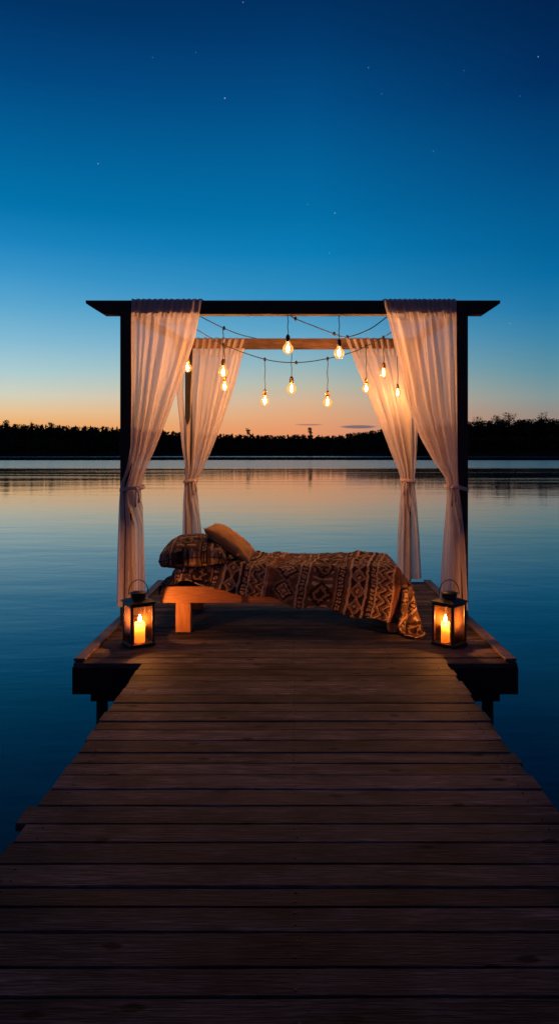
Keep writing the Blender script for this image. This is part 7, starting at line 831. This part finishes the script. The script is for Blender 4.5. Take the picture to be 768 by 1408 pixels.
def cable(label, rows, nodes):
    pts = [P(*r) for r in rows]; base = pts[0].copy()
    root = empty('string_light_cable', base); tag(root, label, 'cable', 'black light cables strung across the pergola')
    b = MB(); b.tube([p-base for p in spline(pts)], .0052, 8); b.build('wire', M_cable, root, True)
    for (px, py, Y) in nodes:
        c = P(px, py, Y)-base
        b = MB(); b.lathe([(.004, .020), (.010, .016), (.012, .004), (.015, -.002), (.013, -.014), (.008, -.022)], 12, c); b.build('connector', M_cable, root, True)
    return root
cable('black cable rising to the left behind the front curtain, ending on the rear beam',
      [(262, 428, 7.35), (275, 435, 7.40), (307, 451, 7.6), (330, 460, 8.2), (352, 465.5, 8.85)], [(308, 451, 7.6)])
cable('longest black cable sagging across the middle below the rear beam',
      [(240, 438, 7.30), (270, 453, 7.45), (307, 474, 7.8), (364, 494, 8.0), (407, 498.5, 8.05), (450, 493, 8.0), (490, 482, 7.9), (526, 464, 7.6), (537, 457, 7.5), (575, 432, 7.25)],
      [(307, 474, 7.8), (364, 494, 8.0), (407, 498.5, 8.05), (450, 493, 8.0), (502.5, 476, 7.8), (526.5, 464, 7.6)])
cable('short black cable looping down from the middle of the dark front beam to the right',
      [(397, 432, 6.99), (405, 438, 7.0), (430, 448, 7.05), (459, 459, 7.1), (477, 463.5, 7.1), (507, 453, 7.12), (531, 436, 7.14), (545, 426, 7.16)],
      [(406, 438, 7.0), (459, 459, 7.1), (477, 463.5, 7.1)])

def bulb(px, py, Y, dpx, ctop, label):
    "px,py: centre of the glass; ctop: survey row where its cord is fixed"
    c = P(px, py, Y); s = dpx*Y/FPX/.095
    root = empty('hanging_bulb', c); tag(root, label, 'light bulb', 'glowing bulbs hanging from cords under the pergola')
    g = [(.001, -.050), (.018, -.047), (.034, -.036), (.045, -.019), (.050, .0), (.047, .017), (.037, .033), (.026, .046), (.0195, .056), (.0175, .066)]
    b = MB(); b.lathe([(r*s, z*s) for r, z in g], 24); b.v = b.v; gl = b.build('glass_bulb', M_bulb, root, True)
    f = [(.001, -.030), (.008, -.026), (.013, -.014), (.015, .0), (.013, .014), (.008, .026), (.003, .036)]
    b = MB(); b.lathe([(r*s, z*s) for r, z in f], 12); b.build('filament', M_fil, gl, True)
    k = [(.0175, .060), (.021, .062), (.021, .078), (.0225, .082), (.0225, .092), (.020, .096), (.021, .104), (.019, .116), (.012, .128), (.006, .134)]
    b = MB(); b.lathe([(r*s, z*s) for r, z in k], 20); b.build('socket', M_brass if Y > 7.2 else M_metal, root, True)
    top = P(px, ctop, Y).z-c.z
    w = [(0, 0, .13*s)]; n = 6
    for i in range(1, n+1): w.append((.004*math.sin(i*2.1+px), .002*math.cos(i*1.7), .13*s+(top-.13*s)*i/n))
    b = MB(); b.tube(spline(w, 3), .0040, 8); b.build('cord', M_cable, root, True)
    return root
for a in ((258, 506, 7.85, 11, 440, 'glowing bulb half tucked behind the edge of the front left curtain'),
          (306.7, 512, 7.6, 13, 451, 'upper glowing bulb of the close pair in front of the rear left curtain'),
          (308.7, 532, 7.9, 11, 474, 'lower glowing bulb of the close pair in front of the rear left curtain'),
          (395.6, 479.5, 6.985, 14, 432.5, 'large bulb in the middle hanging from the front beam, seen against the rear beam'),
          (400.5, 535, 8.86, 12.5, 481, 'brass socket bulb in the very middle, just above the two lowest bulbs'),
          (364, 551.5, 8.0, 11.5, 495, 'lowest glowing bulb left of the middle, alone against the sunset sky'),
          (450, 553.5, 8.0, 11.7, 493, 'lowest glowing bulb right of the middle, alone against the sunset sky'),
          (465.8, 486, 6.995, 14, 432.5, 'large glowing bulb hanging from the front beam just left of the rear right curtain'),
          (503, 534.5, 7.8, 10.5, 476, 'lowest glowing bulb at the left side of the rear right curtain'),
          (527, 513.5, 7.6, 11, 464, 'highest glowing bulb of the three in front of the rear right curtain'),
          (546, 540.5, 8.6, 9.2, 452, 'smallest glowing bulb next to the edge of the front right curtain')):
    bulb(*a)

# ------------------------------------------------------------------ lanterns and candles
def lantern(px, py, Y, rot, w, label, cand_label, crad, ch, coff):
    c = P(px, py, Y); c.z = .003
    root = empty('lantern', c, rot); tag(root, label, 'lantern', 'candle lanterns on the front corners of the platform')
    h = w/2; H = .355
    b = MB(); b.box(-h-.006, h+.006, -h-.006, h+.006, 0, .022, .004); b.build('base', M_metal, root)
    for sx in (-1, 1):
        for sy in (-1, 1):
            b = MB(); b.box(*(sorted((sx*h, sx*(h-.019)))), *(sorted((sy*h, sy*(h-.019)))), .024, H-.026, .002); b.build('corner_post', M_metal, root)
    b = MB()
    for s in (-1, 1):
        b.box(-h, h, min(s*h, s*(h-.019)), max(s*h, s*(h-.019)), H-.024, H-.002, .002)
        b.box(min(s*h, s*(h-.019)), max(s*h, s*(h-.019)), -h+.021, h-.021, H-.024, H-.002, .002)
    b.build('top_frame', M_metal, root)
    e = .010
    for (x0, x1, y0, y1) in ((-h+.021, h-.021, -h+e-.0015, -h+e+.0015), (-h+.021, h-.021, h-e-.0015, h-e+.0015), (-h+e-.0015, -h+e+.0015, -h+.021, h-.021), (h-e-.0015, h-e+.0015, -h+.021, h-.021)):
        b = MB(); b.box(x0, x1, y0, y1, .024, H-.026); b.build('glass_pane', M_pane, root)
    b = MB(); a = h+.010; k = .062; z0, z1, z2 = H, H+.010, H+.032
    V = [(-a, -a, z0), (a, -a, z0), (a, a, z0), (-a, a, z0), (-a, -a, z1), (a, -a, z1), (a, a, z1), (-a, a, z1), (-k, -k, z2), (k, -k, z2), (k, k, z2), (-k, k, z2)]
    b.add(V, [(3, 2, 1, 0), (8, 9, 10, 11)]+[(q, (q+1) % 4, (q+1) % 4+4, q+4) for q in range(4)]+[(q+4, (q+1) % 4+4, (q+1) % 4+8, q+8) for q in range(4)]); b.build('roof', M_metal, root)
    b = MB(); b.lathe([(.058, H+.033), (.060, H+.036), (.060, H+.068), (.072, H+.072), (.073, H+.079), (.040, H+.090), (.006, H+.094)], 28); ch_ = b.build('chimney', M_metal, root, False)
    for q in range(8):
        an = q*PI/4-rot; b = MB(); b.lathe([(.0005, -.004), (.008, -.004), (.008, .004), (.0005, .004)], 10)
        R_ = Matrix.Rotation(an, 4, 'Z') @ Matrix.Translation((.0605, 0, H+.052)) @ Matrix.Rotation(PI/2, 4, 'Y')
        b.v = [tuple(R_ @ Vector(p)) for p in b.v]; b.build('vent_hole', M_nail, ch_)
    pts = []; hr = .082
    for q in range(25):
        an = PI*q/24; pts.append((hr*math.cos(an)*math.cos(-rot), hr*math.cos(an)*math.sin(-rot), H+.06+.125*math.sin(an)**.8))
    b = MB(); b.tube(pts, .0038, 8); b.build('handle', M_metal, root, True)
    # the candle stands inside, a thing of its own
    cd = empty('candle', (c.x+coff[0], c.y+coff[1], c.z+.023)); tag(cd, cand_label, 'candle', 'lit pillar candles inside the lanterns')
    b = MB(); pr = [(.001, .0), (crad*.96, .0005), (crad, .006), (crad, ch-.006), (crad*.97, ch-.001), (crad*.93, ch), (crad*.90, ch-.003)]
    b.lathe(pr, 32); b.f.pop(); b.m.pop(); b.a.pop(); wx = b.build('wax', M_wax, cd, True)
    b = MB(); b.tube([(0, 0, .002), (.001, 0, ch-.02), (.003, 0, ch+.010)], .0018, 6); b.build('wick', M_wick, cd)
    fl = [(.001, ch+.003), (.007, ch+.009), (.0115, ch+.019), (.0115, ch+.028), (.0075, ch+.043), (.003, ch+.055), (.0006, ch+.064)]
    b = MB(); b.lathe([(.002, ch*.12), (.007, ch*.2), (.0085, ch*.6), (.008, ch-.006), (.002, ch)], 14); b.build('glow_core', M_wax_glow, cd, True)  # unseen glowing core added inside the candle to light its wax walls
    b = MB(); b.lathe(fl, 16); b.build('flame', M_flame, cd, True)
lantern(190.5, 885, 6.10, math.radians(33), .205, 'black metal lantern with a lit candle at the left corner of the platform',
        'lit cream pillar candle inside the left lantern', .043, .165, (.015, -.02))
lantern(617, 886, 6.10, math.radians(-45), .205, 'black metal lantern with a lit candle at the right corner by the blanket',
        'lit cream pillar candle inside the right lantern', .036, .165, (-.035, -.015))

# ------------------------------------------------------------------ bed
bed = empty('daybed', (-.065, 7.05, 0)); tag(bed, 'low pine daybed with thick square legs under the patterned blanket', 'daybed')
def bb(b, name, m, parent=bed, smooth=False):
    b.v = [(v[0]+.065, v[1]-7.05, v[2]) for v in b.v]; return b.build(name, m, parent, smooth)
b = MB(); bm = bmesh.new()
# front rail with a rounded outer top corner
pr = [(-1.18, .268), (-1.18, .352)]+[(-1.18+.062*(1-math.cos(a)), .352+.062*math.sin(a)) for a in [PI/2*q/8 for q in range(1, 9)]]+[(1.05, .414), (1.05, .268)]
n = len(pr)
for (y0, y1) in ((6.50, 6.55),):
    b.add([(x, y0, z) for x, z in pr]+[(x, y1, z) for x, z in pr], [tuple(range(n)), tuple(reversed(range(n, 2*n)))]+[((k+1) % n, k, k+n, (k+1) % n+n) for k in range(n)])
bb(b, 'front_rail', M_pine)
b = MB(); b.box(-1.18, 1.05, 7.55, 7.60, .268, .414, .004); bb(b, 'rear_rail', M_pine)
for x0 in (-1.178, .998):
    b = MB(); b.box(x0, x0+.05, 6.552, 7.548, .268, .405, .004); bb(b, 'end_rail', M_pine)
b = MB()
for q in range(9): b.box(-1.126+q*.24, -1.126+q*.24+.12, 6.553, 7.547, .375, .396, .002)
bb(b, 'slats', M_pine)
for (x0, y0) in ((-1.045, 6.506), (.86, 6.506), (-1.045, 7.458), (.86, 7.458)):
    b = MB(); b.box(x0, x0+.135, y0, y0+.135, .0022, .2665, .005); bb(b, 'leg', M_pine_leg)
b = MB(); b.box(-1.05, .955, 6.59, 7.51, .400, .540, .04); mt = bb(b, 'mattress', M_mattress, smooth=False)

DK = (.028, .014, .010); CR = (.38, .255, .17); RU = (.16, .062, .034); TA = (.21, .125, .08); BR = (.10, .055, .036)
BANDS = [('plain', .05, RU), ('ikat', .20, None), ('line', .018, CR), ('dots', .055, None), ('line', .018, CR), ('ragged', .24, None), ('line', .014, TA),
         ('dots', .06, None), ('plain', .03, BR), ('line', .022, CR), ('diam', .125, None), ('line', .022, CR), ('plain', .02, DK), ('dots', .05, None), ('line', .016, CR), ('zig', .13, None), ('line', .014, CR)]
PER = sum(w for _, w, _ in BANDS)
def kilim(u, v):
    j = .010*noise.noise(Vector((u*6, v*22, 5)))+.022*noise.noise(Vector((u*2.3, v*3.1, 8))); uu = (u+j+.14*noise.noise(Vector((math.floor(u/PER)*9.1, 0, 1)))) % PER; x = 0
    v = v+.016*noise.noise(Vector((u*26, v*20, 2)))+.035*noise.noise(Vector((u*2.9, v*2.2, 4)))
    for k, w, c in BANDS:
        if uu < x+w: break
        x += w
    q = (uu-x)/w; p = abs(q-.5)*2
    if k in ('plain', 'line'): return c
    if k == 'dots':
        s = (v/.034) % 1; return CR if (p < .62 and abs(s-.5)*2 < .55 and not (p < .2 and abs(s-.5) < .12)) else DK
    if k == 'diam':
        s = abs((v/.13) % 1-.5)*2; m = p+s
        return CR if m < .28 else DK if m < .52 else TA if m < .78 else RU if m < .92 else CR if (m < 1.08) else DK
    if k == 'zig':
        s = abs((v/.10) % 1-.5)*2; m = (q+s*.5) % .5
        return CR if m < .14 else DK if m < .30 else RU if m < .38 else TA if m < .44 else DK
    if k == 'ikat':
        s = (v/.19) % 1; r = .10*math.sin(v*260)*(.5+noise.noise(Vector((u*60, v*14, 1)))); m = p*1.05+abs(s-.5)*2+r
        return CR if m < .25 else BR if m < .5 else CR if m < .68 else DK if m < .98 else TA if m < 1.22 else BR
    s = (v/.26) % 1; r = .22*noise.noise(Vector((u*16, v*70, 1))); m = p*.9+abs(s-.5)*1.8+r
    m2 = math.sin(v*95)*.5+.5
    return DK if m < .35 else TA if m < .55 else DK if m < .85 else (CR if m2 > .72 and p < .75 else BR)

def bake_weave(me, uvs):
    A = me.color_attributes.new('weave', 'FLOAT_COLOR', 'POINT')
    A.data.foreach_set('color', np.array([(*kilim(u, v), 1) for u, v in uvs], np.float32).ravel())

def decode():
    "the draped blanket, three tables of millimetre steps along its rows"
    raw = np.array([BLANKET_X, BLANKET_Y, BLANKET_Z], dtype=np.int64).reshape(3, 65, 125)
    return (np.cumsum(raw, axis=2)*.001).transpose(1, 2, 0)
def up(Pg, k, ax):
    "Catmull-Rom refinement of a grid along one axis"
    Pg = np.moveaxis(Pg, ax, 0); n = Pg.shape[0]; e = np.concatenate([2*Pg[:1]-Pg[1:2], Pg, 2*Pg[-1:]-Pg[-2:-1]])
    out = []
    for i in range(n-1):
        p0, p1, p2, p3 = e[i], e[i+1], e[i+2], e[i+3]
        for q in range(k):
            t = q/k; out.append(.5*(2*p1+(p2-p0)*t+(2*p0-5*p1+4*p2-p3)*t*t+(3*p1-p0-3*p2+p3)*t**3))
    out.append(Pg[-1]); return np.moveaxis(np.array(out), 0, ax)
def grid_faces(nu, nv):
    return [(j*nu+i, j*nu+i+1, (j+1)*nu+i+1, (j+1)*nu+i) for j in range(nv-1) for i in range(nu-1)]
G = decode()
Gs = G.copy()
Gs[1:-1, 1:-1] = (G[1:-1, 1:-1]*2+G[:-2, 1:-1]+G[2:, 1:-1]+G[1:-1, :-2]+G[1:-1, 2:])/6      # relax grid noise
for j_ in range(65):
    for i_ in range(125):
        x_, y_, z_ = Gs[j_, i_]
        if j_ < 12 and z_ < .50: Gs[j_, i_, 2] += (1-j_/12)*.05*noise.noise(Vector((i_*.09, 0, 4))); Gs[j_, i_, 1] -= (1-j_/12)*.03*abs(noise.noise(Vector((i_*.16, 3, 4))))
        k_ = 1-abs(noise.noise(Vector((x_*3.4+y_*1.5, y_*4.2, 7))))*2.4; k2 = 1-abs(noise.noise(Vector((x_*8-y_*3, y_*8, 2))))*2.2
        near = math.exp(-((x_+.42)/.28)**2)
        lift = (.012+.022*near)*max(0, k_)**2+.009*max(0, k2)**2
        if z_ > .50: Gs[j_, i_, 2] += lift
        elif y_ < 6.58 and x_ < .95: Gs[j_, i_, 1] -= lift*.8
G = up(up(Gs, 4, 0), 4, 1); nv_, nu_ = G.shape[:2]
G[:, :, 2] = np.maximum(G[:, :, 2], .006)
base = np.array((-.05, 7.0, .56))
me = bpy.data.meshes.new('patterned_blanket'); me.from_pydata((G.reshape(-1, 3)-base).tolist(), [], grid_faces(nu_, nv_))
me.materials.append(M_rug); me.polygons.foreach_set('use_smooth', [True]*len(me.polygons))
bake_weave(me, [(i/(nu_-1)*2.76+.02, j/(nv_-1)*1.42) for j in range(nv_) for i in range(nu_)])
bl = bpy.data.objects.new('patterned_blanket', me); bl.location = base; C.objects.link(bl)
sd = bl.modifiers.new('thick', 'SOLIDIFY'); sd.thickness = .010; sd.offset = 1.0
tag(bl, 'rumpled brown and cream geometric woven blanket draped over the bed, one corner on the deck', 'blanket')

def cushion(name, w, d, h, m, loc, rot, label, cat, pinch=.16, weave=False, seed=0, sag=0.0, power=.5, rnd=.0):
    nu, nv = 90, 70; V = []; F = []; UVs = []
    for side in (1, -1):
        b0 = len(V)
        for j in range(nv):
            for i in range(nu):
                u = i/(nu-1)*2-1; v = j/(nv-1)*2-1
                e = (max(0, (1-u**2))*max(0, (1-v**2)))**power
                px_ = u*w/2*(1-pinch*(1-abs(v)**2)*.35)*(1-.03*(1-abs(u)))*(1-rnd*v**4); py_ = v*d/2*(1-pinch*(1-abs(u)**2)*.35)*(1-rnd*u**4)
                wr = noise.noise(Vector((u*2.3+seed, v*2.3, side*2)))*.10+.05*noise.noise(Vector((u*6+seed, v*6, side*3)))
                cr = .035*math.sin((u*v)*16+seed)*(abs(u*v))
                z = side*h/2*e*(1+wr)+cr*h*side*e**.5
                z += -sag*(max(0, abs(u)-.45))**2
                z += .008*noise.noise(Vector((u*3, v*3, seed)))
                V.append((px_, py_, z)); UVs.append((px_+.9, py_+.3))
        for j in range(nv-1):
            for i in range(nu-1):
                a = b0+j*nu+i; q = (a, a+1, a+nu+1, a+nu); F.append(q if side > 0 else q[::-1])
    me = bpy.data.meshes.new(name); me.from_pydata(V, [], F); me.materials.append(m)
    bm = bmesh.new(); bm.from_mesh(me); bmesh.ops.remove_doubles(bm, verts=bm.verts[:], dist=.0004); bm.to_mesh(me); bm.free()
    me.polygons.foreach_set('use_smooth', [True]*len(me.polygons))
    o = bpy.data.objects.new(name, me); C.objects.link(o); o.location = loc; o.rotation_euler = rot
    tag(o, label, cat)
    if weave: bake_weave(me, [(v.co.x*1.0+.52, v.co.y+.35) for v in me.vertices])
    b = MB(); rim = []
    N = 60
    for (ua, va, ub, vb) in ((-1, -1, 1, -1), (1, -1, 1, 1), (1, 1, -1, 1), (-1, 1, -1, -1)):
        for q in range(N):
            u = ua+(ub-ua)*q/N; v = va+(vb-va)*q/N
            px_ = u*w/2*(1-pinch*(1-abs(v)**2)*.35)*(1-.03*(1-abs(u)))*(1-rnd*v**4); py_ = v*d/2*(1-pinch*(1-abs(u)**2)*.35)*(1-rnd*u**4)
            rim.append((px_, py_, -sag*(max(0, abs(u)-.45))**2+.008*noise.noise(Vector((u*3, v*3, seed)))))
    rim.append(rim[0]); b.tube(rim, .0045, 6, cap=False)
    b.build('piping', M_cushpipe if not weave else M_mattress, o, True)
    return o
M_cushpipe = simple('mustard_piping', (.30, .14, .045), .9)
cushion('bed_pillow', .66, .92, .32, M_rug, (-.93, 7.00, .660), (0, math.radians(-2), math.radians(3)),
        'plump pillow patterned like the blanket, at the head of the bed', 'pillow', weave=True, seed=3, sag=.10, power=.36, rnd=.10)
cushion('throw_cushion', .52, .48, .185, M_cush, (-.585, 6.95, .755), (0, math.radians(36), math.radians(-6)),
        'plain mustard cushion leaning on the patterned pillow', 'cushion', seed=8, power=.42)

# ------------------------------------------------------------------ camera and render settings
cam = bpy.data.cameras.new('camera'); co = bpy.data.objects.new('camera', cam); C.objects.link(co); S.camera = co
co.location = (0, 0, EYE); co.rotation_euler = (PI/2, 0, 0)
cam.sensor_fit = 'VERTICAL'; cam.sensor_height = 24; cam.lens = 24*FPX/1408
cam.shift_x = -18/1408; cam.shift_y = -80/1408; cam.clip_start = .05; cam.clip_end = 20000
S.view_settings.view_transform = 'Standard'; S.view_settings.look = 'None'; S.view_settings.exposure = 0; S.view_settings.gamma = 1
S.render.engine = 'CYCLES'
S.cycles.sample_clamp_indirect = 6; S.cycles.max_bounces = 8; S.cycles.transparent_max_bounces = 16; S.cycles.diffuse_bounces = 3
S.cycles.caustics_reflective = False; S.cycles.caustics_refractive = False
